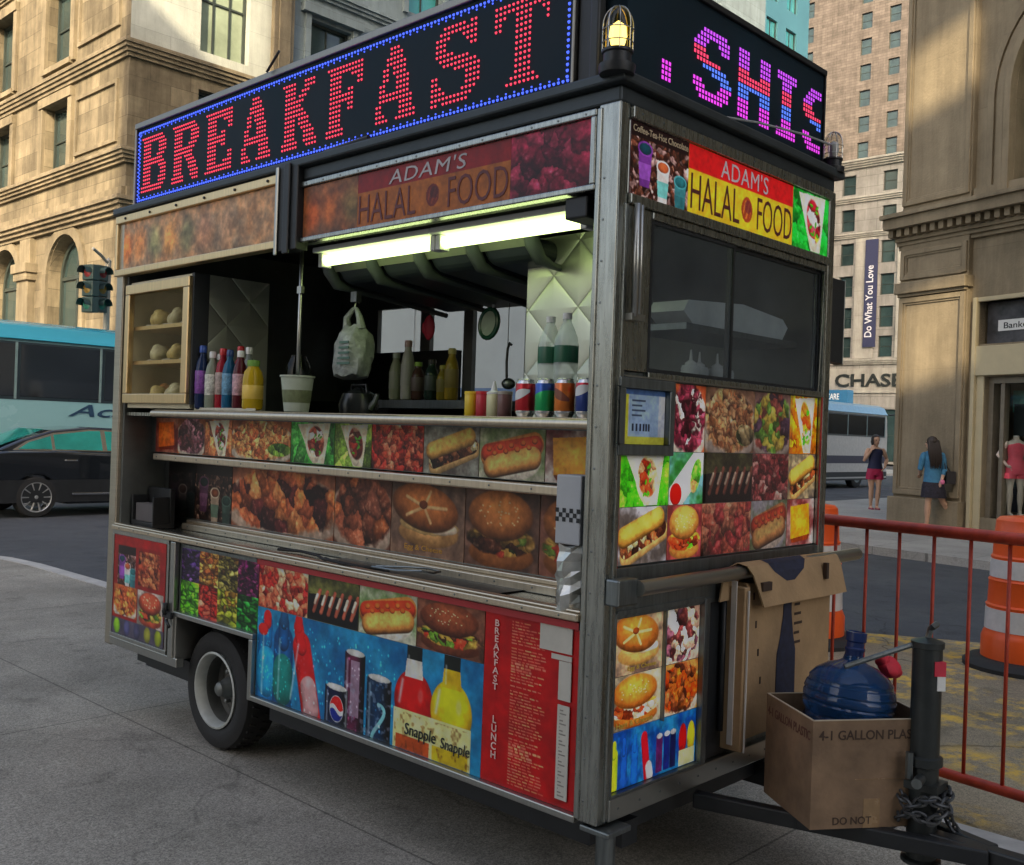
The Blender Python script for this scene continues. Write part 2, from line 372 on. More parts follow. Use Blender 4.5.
def p_hotdog(a, seed=1, bg=(.72, .72, .62)):
    p = Pic(a, seed=seed, bg=bg); p.mott(bg, (.45, .55, .35), 3); p.blob(a*.5, .62, a*.46, .42, (.88, .84, .76), lit=.1)
    A, B = (a*.2, .74), (a*.82, .5)
    p.cap((a*.16, .55), (a*.84, .3), .26, (.80, .48, .22)); p.cap((a*.13, .5), (a*.86, .3), .19, (.78, .22, .1), lit=.6)
    p.cap((a*.2, .78), (a*.82, .56), .24, (.90, .58, .28), lit=.75)
    for i in range(9):
        t = i/8; p.blob(a*(.15+.7*t), .47-.19*t+(.05 if i % 2 else -.05), .075, .06, (.88, .36, .14), lit=.7, wob=.5)
    p.noise(.12, 12); return p
def p_burger(a, seed=2, bg=(.55, .42, .36), bun=(.78, .48, .22), fill=((.3, .16, .1), (.75, .6, .25), (.35, .5, .15), (.8, .25, .15))):
    p = Pic(a, seed=seed, bg=bg); p.mott(bg, [x*.6 for x in bg], 3)
    p.blob(a*.5, .82, a*.45, .2, [x*.85 for x in bun]); m = np.clip((1-p.ell(a*.5, .64, a*.48, .22)[0]-(vnoise(p.H, p.W, 6, p.rng)-.5)*.35)/.1, 0, 1); p.chunks(fill, 46, m, el=2.4, ang=.1)
    p.blob(a*.5, .56, a*.41, .05, (.85, .72, .3), wob=.6); d = p.blob(a*.48, .33, a*.45, .33, bun, lit=.65)
    for i in range(26): p.blob(a*(.2+.56*p.rng.random()), .15+.3*p.rng.random(), .018, .012, (.95, .85, .6), lit=0)
    p.noise(.12, 10); return p
def p_roll(a, seed=3, bg=(.6, .5, .42)):
    """kaiser roll with egg and cheese"""
    p = Pic(a, seed=seed, bg=bg); p.mott(bg, (.4, .33, .3), 3)
    p.blob(a*.52, .68, a*.42, .2, (.8, .62, .36)); p.blob(a*.52, .58, a*.42, .13, (.93, .82, .5), wob=.5); p.blob(a*.7, .6, a*.22, .09, (.97, .93, .82), wob=.4)
    p.blob(a*.46, .34, a*.47, .33, (.74, .44, .2), lit=.7, rot=.12)
    for k in range(5):
        an = k*1.25; p.cap((a*.46, .33), (a*.46+.3*math.cos(an)*a, .33+.22*math.sin(an)), .035, (.93, .75, .5), lit=.3, soft=.6)
    p.blob(a*.45, .3, .09, .06, (.55, .28, .12)); p.noise(.12, 10); return p
def p_sub(a, seed=4, bg=(.62, .62, .6)):
    p = Pic(a, seed=seed, bg=bg); p.mott(bg, (.35, .32, .3), 3); p.cap((a*.22, .85), (a*.9, .45), .2, (.86, .68, .42))
    d = p.cap((a*.2, .74), (a*.88, .38), .17, (.4, .2, .12)); p.chunks(((.35, .18, .1), (.6, .35, .2), (.92, .85, .6), (.25, .12, .08)), 60, np.clip((1-d)/.1, 0, 1), el=1.8)
    p.cap((a*.16, .52), (a*.82, .2), .2, (.86, .62, .28), lit=.6); p.noise(.14, 10); return p
def p_meat(a, seed=5, pal=((.68, .16, .12), (.8, .28, .18), (.5, .1, .09), (.86, .42, .3)), n=75, bg=(.3, .1, .08)):
    p = Pic(a, seed=seed, bg=bg); p.chunks(pal, n, el=1.5); p.noise(.2, 9); return p
def p_pile(a, seed, pal, n=150, el=2.2, plate=(.8, .75, .68), bg=(.75, .4, .2), fruit=None):
    p = Pic(a, seed=seed, bg=bg); p.mott(bg, [x*.75 for x in bg], 3); p.blob(a*.5, .6, a*.62, .58, plate, lit=.15)
    m = np.clip((1-p.ell(a*.5, .5, a*.56, .54)[0]-(vnoise(p.H, p.W, 6, p.rng)-.5)*.3)/.1, 0, 1); p.chunks(pal, n, m, el=el)
    if fruit is not None: p.chunks(fruit, 40, np.clip((1-p.ell(a*.82, .72, a*.2, .18)[0])/.1, 0, 1))
    p.noise(.14, 9); return p
def p_gyro(a, seed=7, bg=(.25, .72, .15), meat=((.5, .13, .1), (.66, .3, .22), (.85, .8, .7), (.35, .1, .12))):
    p = Pic(a, seed=seed, bg=bg); p.chunks((bg, [x*1.3 for x in bg], [x*.7 for x in bg]), 26, el=1.6, shade=.5)
    p.poly([(a*.15, .05), (a*.9, .0), (a*.78, .98), (a*.52, .98)], (.92, .87, .74)); p.blob(a*.5, .5, a*.16, .52, (.95, .9, .78), rot=-.35, lit=.25)
    m = np.clip((1-p.ell(a*.58, .46, a*.2, .4, -.3)[0])/.12, 0, 1); p.chunks(meat, 40, m, el=1.6)
    for i in range(8): p.blob(a*(.5+.2*p.rng.random()), .2+.6*p.rng.random(), .06, .03, (.3, .65, .12), rot=p.rng.random()*3)
    p.noise(.12, 9); return p
def p_wrap(a, seed=8):
    p = Pic(a, seed=seed, bg=(.45, .68, .72)); p.mott((.5, .72, .75), (.2, .45, .2), 2); p.cap((a*.2, .85), (a*.85, .2), .28, (.93, .92, .86), lit=.25)
    m = np.clip((1-p.ell(a*.78, .45, a*.15, .36, .3)[0])/.1, 0, 1); p.chunks(((.3, .65, .15), (.45, .75, .25), (.45, .25, .15), (.85, .5, .3)), 30, m)
    p.blob(a*.2, .8, .2, .22, (.85, .1, .06), lit=.5); p.noise(.08); return p
def p_knish(a, seed=9):
    p = Pic(a, seed=seed, bg=(.8, .76, .72)); p.mott((.8, .76, .72), (.45, .2, .2), 2); p.poly([(a*.12, .15), (a*.8, .1), (a*.86, .78), (a*.15, .86)], (.93, .6, .14))
    p.poly([(a*.15, .86), (a*.86, .78), (a*.8, .9), (a*.2, .95)], (.5, .22, .06)); p.blob(a*.45, .45, a*.3, .3, (.97, .68, .22), soft=.8, lit=.1); p.noise(.14, 8); return p
def p_kebab(a, seed=10):
    p = Pic(a, seed=seed, bg=(.35, .36, .2)); p.mott((.42, .42, .22), (.25, .25, .15), 3); p.poly([(0, .42), (a, .35), (a, 1), (0, 1)], (.07, .06, .06))
    for i in range(6):
        x = a*(.12+.15*i); p.cap((x, .8), (x+.12*a, .32), .055, (.62, .32, .24), wob=.5); p.cap((x+.03, .62), (x+.07*a, .42), .04, (.85, .72, .62), wob=.6)
    p.noise(.2, 9); return p
def p_fruit(cols, seed=11, n=40, a=.55):
    p = Pic(a, res=60, seed=seed, bg=cols[0]); p.chunks(cols, n, shade=.9, dark=.25); p.noise(.1, 9); return p
def p_cups(a, seed=12, bg=(.25, .14, .12), red=True):
    p = Pic(a, seed=seed, bg=bg); p.chunks(((.22, .1, .07), (.35, .2, .15), (.16, .07, .06), (.55, .42, .4)), 420, el=1.5)
    p.poly([(0, 0), (a, 0), (a, .2), (0, .2)], (.13, .05, .06))
    for cx, cy, r, c1, c2, dr in ((.24, .33, .17, (.42, .2, .5), (.55, .3, .66), (.08, .25, .3)), (.55, .5, .16, (.85, .8, .78), (.45, .75, .72), (.72, .35, .2)), (.86, .62, .16, (.25, .5, .52), (.2, .42, .44), (.15, .4, .42))):
        cx *= a; b = cy+.52; p.poly([(cx-r*.95, cy), (cx+r*.95, cy), (cx+r*.65, b), (cx-r*.65, b)], c1); p.poly([(cx-r*.88, cy+.2), (cx+r*.88, cy+.2), (cx+r*.7, b-.1), (cx-r*.7, b-.1)], c2)
        p.blob(cx, cy, r*1.05, r*.62, [min(1, x*1.25) for x in c1], lit=0); p.blob(cx, cy, r*.86, r*.48, dr, lit=.3)
    p.noise(.1, 9); return p
def p_drinks(a):
    """wide drinks picture: blue and red bottles, cans, two juice bottles"""
    p = Pic(a, res=170, seed=21, bg=(.08, .42, .6)); p.mott((.06, .36, .55), (.16, .55, .72), 3, 2)
    def bottle(cx, top, bot, r, body, capc, label=None, tilt=0.):
        p.cap((cx-tilt, bot-.05), (cx, top+.3), r, body, lit=.45); p.cap((cx, top+.3), (cx+tilt*.3, top+.1), r*.55, body, lit=.45); p.cap((cx+tilt*.3, top+.09), (cx+tilt*.3, top+.03), r*.42, capc, lit=.3)
        if label: p.cap((cx-tilt*.9, bot-.22), (cx-tilt*.55, bot-.42), r*.98, label, lit=.35, soft=.05)
    bottle(.2, .06, 1.02, .19, (.05, .4, .62), (.78, .1, .1), (.1, .55, .75)); bottle(.52, .02, 1.05, .19, (.04, .3, .5), (.1, .3, .45), (.08, .45, .42))
    p.blob(.12, .24, .1, .07, (.85, .12, .1)); bottle(.86, .02, 1.1, .17, (.8, .09, .1), (.86, .1, .1), None, -.22); p.cap((1.0, .75), (1.06, .93), .15, (.75, .55, .55), wob=.3)
    def can(x0, x1, y0, y1, c, lip=(.75, .75, .72)):
        w = (x1-x0)/2; cx = (x0+x1)/2; m = (np.abs(p.X-cx) < w) & (p.Y > y0) & (p.Y < y1); sh = 1.2-1.1*np.abs((p.X-cx+.25*w)/w)**2
        p.put(m*1., np.clip(np.array(c)*sh[..., None], 0, 1)); p.blob(cx, y0, w*.92, .035, lip, lit=.1)
    can(1.62, 1.95, .22, 1.05, (.3, .1, .2)); p.poly([(1.72, .3), (1.86, .3), (1.86, .86), (1.72, .86)], (.55, .45, .52)); can(1.98, 2.36, .4, 1.1, (.04, .16, .26)); can(1.3, 1.68, .62, 1.1, (.03, .08, .2))
    p.blob(1.5, .84, .12, .14, (.9, .9, .9), lit=.1); m = (p.ell(1.5, .84, .11, .13)[0] < 1); w = p.Y-.84-.03*np.sin((p.X-1.5)*25)
    p.put(m*(w < -.015)*1., (.8, .1, .1)); p.put(m*(w > .03)*1., (.06, .16, .5))
    th = np.linspace(0, 2*PI, 30)
    for i in range(29): p.cap((2.17+.09*math.sin(th[i]), .86-.2*math.cos(th[i]/2)), (2.17+.09*math.sin(th[i+1]), .86-.2*math.cos(th[i+1]/2)), .022, (.45, .7, .72), lit=0)
    for cx, c in ((2.68, (.72, .06, .05)), (3.2, (.92, .74, .1))):
        p.blob(cx, .52, .28, .3, c, lit=.5, soft=.03); p.poly([(cx-.1, .06), (cx+.1, .06), (cx+.13, .3), (cx-.13, .3)], [x*.9 for x in c] if cx > 3 else (.85, .82, .75)); p.poly([(cx-.11, .0), (cx+.11, .0), (cx+.11, .13), (cx-.11, .13)], (.1, .12, .1))
        p.poly([(cx-.28, .62), (cx+.27, .62), (cx+.27, 1), (cx-.28, 1)], (.9, .86, .55)); p.poly([(cx-.24, .86), (cx+.24, .86), (cx+.24, 1), (cx-.24, 1)], (.75, .32, .12) if cx < 3 else (.8, .68, .12))
        p.blob(cx+.1, .45, .05, .09, [min(1, x*1.5+.2) for x in c], lit=0, soft=.5)
    for (x0, y0, x1, y1, w, al) in ((.13, .3, .12, .95, .03, .5), (.45, .3, .44, .95, .03, .45), (.8, .3, .68, .9, .03, .55), (1.34, .68, 1.34, .98, .025, .5), (1.66, .3, 1.66, .98, .03, .5), (2.03, .48, 2.03, .98, .03, .45), (2.52, .34, 2.48, .55, .035, .6), (3.04, .34, 3.0, .55, .035, .6), (2.6, .1, 2.6, .26, .02, .5), (3.12, .1, 3.12, .26, .02, .5)):
        L = max(1e-6, (x1-x0)**2+(y1-y0)**2); t = np.clip(((p.X-x0)*(x1-x0)+(p.Y-y0)*(y1-y0))/L, 0, 1); d = np.hypot(p.X-x0-t*(x1-x0), p.Y-y0-t*(y1-y0))/w; p.put(np.clip(1-d, 0, 1)*al, (.92, .95, .97))
    for i in range(220): x, y = p.rng.random()*2.4, .1+.9*p.rng.random(); r = .008+.012*p.rng.random(); p.blob(x, y, r, r*1.2, np.clip(p.c[int(y*(p.H-1)), int(x/p.a*(p.W-1))]*1.35+.06, 0, 1), lit=.5, soft=.5)
    lab = vnoise(p.H, p.W, 22, p.rng, 2); m = (p.Y > .64) & (p.X > 2.42) & (p.X < 3.46); p.put(np.clip((lab-.6)*6, 0, 1)*m*.55, (.35, .2, .1))
    m = (p.X > 1.62) & (p.X < 2.36) & (p.Y > .42); p.put(np.clip((lab-.58)*6, 0, 1)*m*.5, (.6, .62, .7))
    p.noise(.08, 9); return p
def p_soda(a):
    p = Pic(a, res=80, seed=22, bg=(.05, .3, .6)); p.mott((.05, .28, .58), (.15, .5, .7), 3)
    for x, c in ((.2, (.75, .85, .15)), (.55, (.1, .35, .7)), (.95, (.1, .4, .75))): p.cap((x, .95), (x, .4), .14, c); p.cap((x, .4), (x, .2), .07, c)
    p.cap((1.45, .95), (1.3, .25), .13, (.8, .08, .15)); p.cap((1.55, .95), (1.5, .8), .13, (.85, .8, .8))
    for x, c in ((1.9, (.35, .12, .35)), (2.2, (.1, .15, .45)), (2.45, (.08, .1, .3))): p.poly([(x-.12, .3), (x+.12, .3), (x+.12, .95), (x-.12, .95)], c); p.blob(x, .3, .12, .05, (.75, .75, .75), lit=0)
    p.blob(2.85, .5, .17, .3, (.75, .08, .08)); p.blob(3.2, .5, .17, .3, (.85, .75, .15)); p.poly([(2.7, .7), (3.35, .7), (3.35, 1), (2.7, 1)], (.85, .85, .6)); p.noise(.1, 9); return p
def p_copper(a):
    """coppery brown strip with blurred food shapes"""
    p = Pic(a, res=64, seed=23, bg=(.45, .3, .2)); p.mott((.66, .48, .33), (.48, .4, .32), 3, 2.2)
    for x, c in ((.35, (.8, .42, .18)), (.9, (.78, .48, .25)), (1.6, (.5, .5, .33)), (2.2, (.75, .5, .25)), (2.9, (.35, .36, .25)), (3.6, (.5, .36, .28)), (4.4, (.55, .42, .32))):
        p.blob(x, .55, .38, .5, c, soft=.7, lit=.3, wob=.5, alpha=.75)
    p.noise(.22, 6); return p
def p_door(a):
    p = Pic(a, res=96, seed=24, bg=(.55, .1, .09)); p.put((p.Y < .09)*1., (.62, .08, .08))
    for x0, y0, x1, y1, f in ((.08, .1, .44, .5, p_cups(.9, 31)), (.5, .12, .9, .46, p_meat(1., 32, ((.75, .4, .25), (.5, .2, .12)))), (.02, .5, .48, .8, p_pile(1.1, 33, ((.8, .45, .2), (.7, .3, .15)), 60)), (.5, .5, .98, .84, p_burger(1., 34, bg=(.8, .75, .7), bun=(.72, .3, .2)))):
        iy = ((p.Y-y0)/(y1-y0)); ix = ((p.X/p.a-x0)/(x1-x0)); m = (iy >= 0) & (iy < 1) & (ix >= 0) & (ix < 1)
        q = f.c[(iy.clip(0, .999)*f.H).astype(int), (ix.clip(0, .999)*f.W).astype(int)]; p.put(m*1., q)
    m = (p.Y > .84); p.put(m*1., (.3, .28, .34))
    for i, c in enumerate(((.5, .72, .15), (.3, .3, .45), (.25, .25, .35), (.5, .5, .2), (.55, .6, .15))): p.blob(p.a*(.1+.2*i), .92, .07, .08, c)
    p.noise(.12, 9); return p
def p_sign(a, kind):
    """HALAL FOOD board: red band over yellow"""
    p = Pic(a, res=64, seed=25, bg=(.93, .7, .16)); p.put((p.Y < .36)*1., (.8, .1, .12))
    d, u, v = p.ell(a*.53, .67, .17, .2); p.put((d < 1)*1., (.62, .24, .14)); p.put(((d < .75) & (np.sin(u*9+v*4) > .3))*1., (.85, .45, .2)); p.put((p.ell(a*.53+.03, .62, .1, .11)[0] < 1)*.6, (.35, .14, .2))
    p.noise(.07, 5); return p
def p_menu(a):
    p = Pic(a, res=170, seed=26, bg=(.66, .05, .06)); p.noise(.06, 4)
    r = p.rng
    y = .03
    while y < .975:     # lines of print too small to read
        if r.random() < .1: y += .012; continue
        n = 4+int(r.random()*5); x = a*.3
        for k in range(n):
            w = a*(.018+.05*r.random()); p.put(((p.X > x) & (p.X < x+w) & (np.abs(p.Y-y) < .0034))*(.55+.25*r.random()), (.93, .62, .5) if r.random() < .7 else (.95, .8, .55)); x += w+a*.014
            if x > a*.64: break
        y += .0175
    return p

M_PRINT = attr_mat('printed_vinyl', .32, .5)
M_GLOW = attr_mat('glowing_print', .3, .5, .10)  # same print with a faint emission of its own colour
M_DULL = attr_mat('dull_print', .42, .35)
def picture(F, u0, u1, v0, v1, pic, parent, name='food_picture', label=None, m=None, off=.0, th=.003, gain=.8):
    H, W = pic.H, pic.W
    us = np.linspace(u0, u1, W); vs = np.linspace(v1, v0, H)
    Vv, Uu = np.meshgrid(vs, us, indexing='ij')
    o, U, V, Nn = (np.array(x) for x in (F.o, F.U, F.V, F.N))
    P = o + Uu[..., None]*U + Vv[..., None]*V + Nn*(off+th)
    P = P.reshape(-1, 3); n = len(P)
    B = np.array([F(a, b, off) for a, b in ((u0, v1), (u1, v1), (u1, v0), (u0, v0))])
    idx = np.arange(n).reshape(H, W)
    q = np.stack([idx[:-1, :-1], idx[1:, :-1], idx[1:, 1:], idx[:-1, 1:]], -1).reshape(-1, 4)
    c = [idx[0, 0], idx[0, -1], idx[-1, -1], idx[-1, 0]]
    sd = np.array([[c[i], c[(i+1) % 4], n+(i+1) % 4, n+i] for i in range(4)])
    q = np.concatenate([q, sd]); allp = np.concatenate([P, B]).astype(np.float32)
    me = bpy.data.meshes.new(name); me.vertices.add(len(allp)); me.vertices.foreach_set('co', allp.ravel())
    me.loops.add(q.size); me.loops.foreach_set('vertex_index', q.ravel().astype(np.int32))
    me.polygons.add(len(q)); me.polygons.foreach_set('loop_start', np.arange(0, q.size, 4, dtype=np.int32))
    me.update(calc_edges=True); me.validate()
    fg = vnoise(H, W, 14, np.random.default_rng(H*W), 4); fg2 = vnoise(H, W, 4, np.random.default_rng(W+7), 3); s = np.clip(pic.c*(.84+.36*fg[..., None]+.14*fg2[..., None])*1.12, 0, 1); s = np.clip(s*s*(3-2*s)*.2+s*.8, 0, 1); l = np.where(s <= .04045, s/12.92, ((s+.055)/1.055)**2.4)*gain
    rgba = np.ones((len(allp), 4), np.float32); rgba[:n, :3] = l.reshape(-1, 3); rgba[n:, :3] = l.mean(axis=(0, 1))
    at = me.color_attributes.new('col', 'FLOAT_COLOR', 'POINT'); at.data.foreach_set('color', rgba.ravel())
    me.materials.append(m or M_PRINT)
    ob = bpy.data.objects.new(name, me); COL.objects.link(ob); ob.parent = parent
    if label: ob['label'] = label
    return ob
# ------------------------------------------------------------------ shared materials
STEEL = brushed('brushed_steel', (.36, .37, .34), .27, (26, 26, 2), .3)
STEELH = brushed('brushed_steel_rail', (.42, .42, .39), .32, (1, 30, 1))
DSTEEL = brushed('dull_steel', (.2, .22, .22), .42, (20, 20, 2), .25)
LIT_STEEL = brushed('warm_lit_steel', (.62, .53, .40), .34, (1, 30, 1))  # steel copy with warm light put into its colour
GOLD_LIT = brushed('gold_lit_aluminium', (.74, .55, .30), .32, (1, 30, 1))  # golden light on the frames put into the metal colour
BLACK = mat('black_paint', (.012, .014, .016), .45, 0, .3, 12, .03)
BLACKR = mat('black_rubber', (.018, .018, .018), .75, 0, .3, 20, .1)
DARK = mat('dark_interior', (.03, .034, .036), .6, 0, .2, 5)
HOODM = mat('hood_black_enamel', (.032, .04, .052), .38, 0, .25, 4)
QUILT = quilt('quilted_steel')
WHITEP = mat('white_plastic', (.75, .76, .74), .4, 0, .06, 6)
CARD = mat('cardboard', (.38, .25, .13), .9, 0, .18, 7, .1, 60)
CARDD = mat('cardboard_print', (.05, .03, .02), .9)
BLUEPRINT = mat('blue_print', (.022, .025, .05), .85, 0, .5, 40)
GLASS_DARK = glass('tinted_window', (.6, .65, .66), .8, .03, 1.55, (.13, .15, .158, .30))  # grey veil puts the window's reflections into the colour
GLASS_CLEAR = glass('clear_window', (.75, .8, .78), .8, .02)
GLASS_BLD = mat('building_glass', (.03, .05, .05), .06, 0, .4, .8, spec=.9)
GLASS_SUN = mat('sunlit_building_glass', (.30, .36, .26), .1, 0, .35, .6, spec=.9)  # paler copy of the building glass with sunlight in its colour
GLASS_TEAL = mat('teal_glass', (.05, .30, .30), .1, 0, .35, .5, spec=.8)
WFRAME = mat('window_frame_bronze', (.03, .04, .035), .5, 0, .2, 5)
TUBE = emis('fluorescent_tube', (.80, 1., .40), 1.25, True)

# ------------------------------------------------------------------ ground
G_ASPH = ground_mat('asphalt', (.07, .075, .085), .35, .5, None, .2)
G_WALK = ground_mat('sidewalk_concrete', (.33, .305, .26), .42, .25, 3.1, .5)
G_FAR = ground_mat('far_sidewalk_concrete', (.36, .35, .33), .2, .2, 1.5, .2)
G_LANE = ground_mat('worn_concrete_gold_light', (.27, .225, .155), .35, .6, None, .4, gold_light=((.66, .42, .07), .95))  # ochre tint and patches put golden light into the concrete colour
G_KERB = mat('kerb_granite', (.42, .41, .39), .8, 0, .2, 6, .2)
def sheet(name, pts, z, m, kind='structure', depth=0.):
    mb = MB(); n = len(pts)
    if depth: mb.prism(pts, lambda a, b: (a, b, z), lambda a, b: (a, b, z-depth))
    else: mb.add([(x, y, z) for x, y in pts], [tuple(range(n))])
    return tag(mb.build(name, m), kind=kind)
sheet('road', [(-400, -400), (400, -400), (400, 400), (-400, 400)], -.12, G_ASPH)
def rc(x, y, r, a0, a1, n=8): return [(x+r*math.cos(R(a0+(a1-a0)*i/n)), y+r*math.sin(R(a0+(a1-a0)*i/n))) for i in range(n+1)]
walk = [(-60, -60), (1.66, -60)] + [(1.66, 8.6)] + rc(-1.34, 8.6, 3.0, 0, 90) + [(-60, 11.6)]
sheet('sidewalk', walk, 0, G_WALK, depth=.2)
mb = MB()
kp = [(1.66, -60), (1.66, 8.6)] + rc(-1.34, 8.6, 3.0, 0, 90)[1:] + [(-60, 11.6)]
ko = [(1.80, -60), (1.80, 8.6)] + rc(-1.34, 8.6, 3.14, 0, 90)[1:] + [(-60, 11.74)]
for i in range(len(kp)-1):
    a, b, c, d = kp[i], kp[i+1], ko[i+1], ko[i]
    mb.add([(*a, .006), (*b, .006), (*c, .006), (*d, .006), (*a, -.2), (*b, -.2), (*c, -.2), (*d, -.2)], [(0, 1, 2, 3), (3, 2, 6, 7), (0, 4, 5, 1)])
tag(mb.build('kerb', G_KERB), kind='structure')
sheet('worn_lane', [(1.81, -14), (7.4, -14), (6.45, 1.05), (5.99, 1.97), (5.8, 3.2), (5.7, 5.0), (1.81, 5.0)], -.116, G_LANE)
far = [(12.3, 5.05), (11.82, 2.78), (10.2, -8), (9., -60), (90, -60), (90, 10.2), (14.5, 10.2), (12.9, 8.4)]
sheet('far_sidewalk', far, .0, G_FAR, depth=.2)
far2 = [(7.0, 60), (7.0, 21.6)] + rc(8.0, 21.6, 1., 180, 270) + [(60, 20.6), (60, 60)]
sheet('corner_sidewalk', far2, .0, G_FAR, depth=.2)

# ------------------------------------------------------------------ building helpers
def wall_holes(mb, F, u0, u1, v0, v1, holes, depth=.35, n0=0.):
    """front of a wall with real openings and their reveals; a hole is (u0, u1, v0, v1, arched)"""
    us = sorted({u0, u1, *[h[0] for h in holes], *[h[1] for h in holes]}); vs = sorted({v0, v1, *[h[2] for h in holes], *[h[3] for h in holes]})
    us = [u for u in us if u0 <= u <= u1]; vs = [v for v in vs if v0 <= v <= v1]
    for i in range(len(us)-1):
        for j in range(len(vs)-1):
            cu_, cv = (us[i]+us[i+1])/2, (vs[j]+vs[j+1])/2
            if any(h[0] < cu_ < h[1] and h[2] < cv < h[3] for h in holes): continue
            mb.quad(F(us[i], vs[j], n0), F(us[i+1], vs[j], n0), F(us[i+1], vs[j+1], n0), F(us[i], vs[j+1], n0))
    for h in holes:
        a, b, c, d = h[:4]; arched = len(h) > 4 and h[4]
        sp = d-(b-a)/2 if arched else d
        rev = [(a, sp), (a, c), (b, c), (b, sp)]
        for (p, q) in zip(rev, rev[1:]): mb.quad(F(*p, n0), F(*q, n0), F(*q, n0-depth), F(*p, n0-depth))
        if arched:
            r = (b-a)/2; cx = (a+b)/2; A = [(cx+r*math.cos(PI*k/20), sp+r*math.sin(PI*k/20)) for k in range(21)]
            for k in range(20): mb.quad(F(*A[k], n0), F(*A[k+1], n0), F(*A[k+1], n0-depth), F(*A[k], n0-depth))
            for k in range(10): mb.add([F(b, d, n0), F(*A[k], n0), F(*A[k+1], n0)], [(0, 1, 2)])
            for k in range(10, 20): mb.add([F(a, d, n0), F(*A[k], n0), F(*A[k+1], n0)], [(0, 1, 2)])
        else: mb.quad(F(a, d, n0), F(b, d, n0), F(b, d, n0-depth), F(a, d, n0-depth))
def window(F, h, parent, depth=.3, nu=2, nv=2, gm=None, fm=None, fw=.07, arched=False, sill=None):
    """frame with bars (part) and its panes (sub-part)"""
    a, b, c, d = h[:4]; fm = fm or WFRAME; gm = gm or GLASS_BLD
    f = MB(); n0, n1 = -depth, -depth+.09
    sp = d-(b-a)/2 if arched else d
    f.fbox(F, a, a+fw, c, sp, n0, n1); f.fbox(F, b-fw, b, c, sp, n0, n1); f.fbox(F, a+fw, b-fw, c, c+fw, n0, n1)
    if arched:
        r = (b-a)/2; cx = (a+b)/2
        f.fbox(F, a+fw, b-fw, sp-fw/2, sp+fw/2, n0, n1-.01)
        for k in range(16):
            t0, t1 = PI*k/16, PI*(k+1)/16
            P = [F(cx+q*math.cos(t), sp+q*math.sin(t), n) for n in (n0, n1) for (q, t) in ((r, t0), (r, t1), (r-fw*1.3, t1), (r-fw*1.3, t0))]
            f.add(P, [(0, 3, 2, 1), (4, 5, 6, 7), (0, 1, 5, 4), (2, 3, 7, 6)])
        f.fbox(F, cx-fw/2, cx+fw/2, c+fw, sp+r-fw*1.2, n0, n1-.02)
    else: f.fbox(F, a+fw, b-fw, d-fw, d, n0, n1)
    for i in range(1, nu): u = a+(b-a)*i/nu; f.fbox(F, u-fw*.3, u+fw*.3, c+fw, sp-fw, n0, n1-.025)
    for j in range(1, nv): v = c+(sp-c)*j/nv; f.fbox(F, a+fw, b-fw, v-fw*.35, v+fw*.35, n0, n1-.03)
    if sill is not None: f.m = 1; f.fbox(F, a-.12, b+.12, c-.16, c-.005, -.02, .14)
    w = f.build('window', [fm, sill] if sill is not None else fm, parent)
    g = MB()
    if arched:
        P = [F(a, c, -depth+.02), F(b, c, -depth+.02)]+[F((a+b)/2+(b-a)/2*math.cos(PI*k/16), sp+(b-a)/2*math.sin(PI*k/16), -depth+.02) for k in range(17)]
        g.add(P, [tuple(range(len(P)))])
    else: g.quad(F(a, c, -depth+.02), F(b, c, -depth+.02), F(b, d, -depth+.02), F(a, d, -depth+.02))
    g.build('pane', gm, w); return w
def cornice(mb, F, u0, u1, v0, v1, out, steps=4, ends=(0, 0)):
    """stepped moulding that grows outwards with height"""
    for k in range(steps):
        a, b = v0+(v1-v0)*k/steps, v0+(v1-v0)*(k+1)/steps; n = out*((k+1)/steps)**.8
        mb.fbox(F, u0-ends[0]*n, u1+ends[1]*n, a+.001*k, b+.001*k, -.05, n)

# ------------------------------------------------------------------ limestone corner building (left)
LIME = stone('limestone_blocks', (.215, .178, .118), 1.15, .52, .24, .01, patch=.5)
LIMEP = stone('limestone_plain', (.235, .195, .13), 3., 1.4, .12, .004, patch=.45)
PALE_LIT = stone('lit_upper_stone', (.40, .42, .38), 2.2, .9, .08, .004)  # paler stone puts the bright light patch into the wall colour
lb = thing('limestone_building', 'ornate limestone corner building with arched ground windows behind the blue coach', 'building', (9.5, 23.42, 0))
LF = Face((0, 0, 0), (0, -1, 0), (-1, 0, 0)); LR = Face((0, 0, 0), (1, 0, 0), (0, -1, 0))
LH = 26.
holesL = []; archs = []
for k in range(5):
    u = -4.65-4.42*k; archs.append((u, u+2.25, 2.2, 6.62, True))
for k in range(5):
    u = -5.25-4.25*k
    for (z0, z1) in ((8.58, 10.5), (11.62, 14.0), (15.2, 17.6), (18.8, 21.2)): holesL.append((u, u+1.7, z0, z1))
holesR = []
for k in range(2):
    u = 1.96+0*k
    for (z0, z1) in ((8.58, 10.55), (11.6, 14.6), (15.6, 18.)): 
        if k == 0: holesR.append((u, u+1.5, z0, z1))
mb = MB(); wall_holes(mb, LF, -34, 0, 0, LH, archs+holesL, .45)
wall_holes(mb, LR, 0, 4.16, 0, 11.2, [h for h in holesR if h[3] < 11.2], .4)
mb.m = 1; wall_holes(mb, LR, 0, 4.16, 11.2, LH, [h for h in holesR if h[3] > 11.2], .4)
mb.m = 0
mb.quad((.9, 34, 0), (4.84, 34, 0), (4.84, 34, LH), (.9, 34, LH)); mb.quad((0, 0, LH), (4.84, 0, LH), (4.84, 34, LH), (0, 34, LH))
mb.box(.5, 4.8, .5, 33.9, 0, LH-.1)
mb.build('wall', [LIME, PALE_LIT], lb)
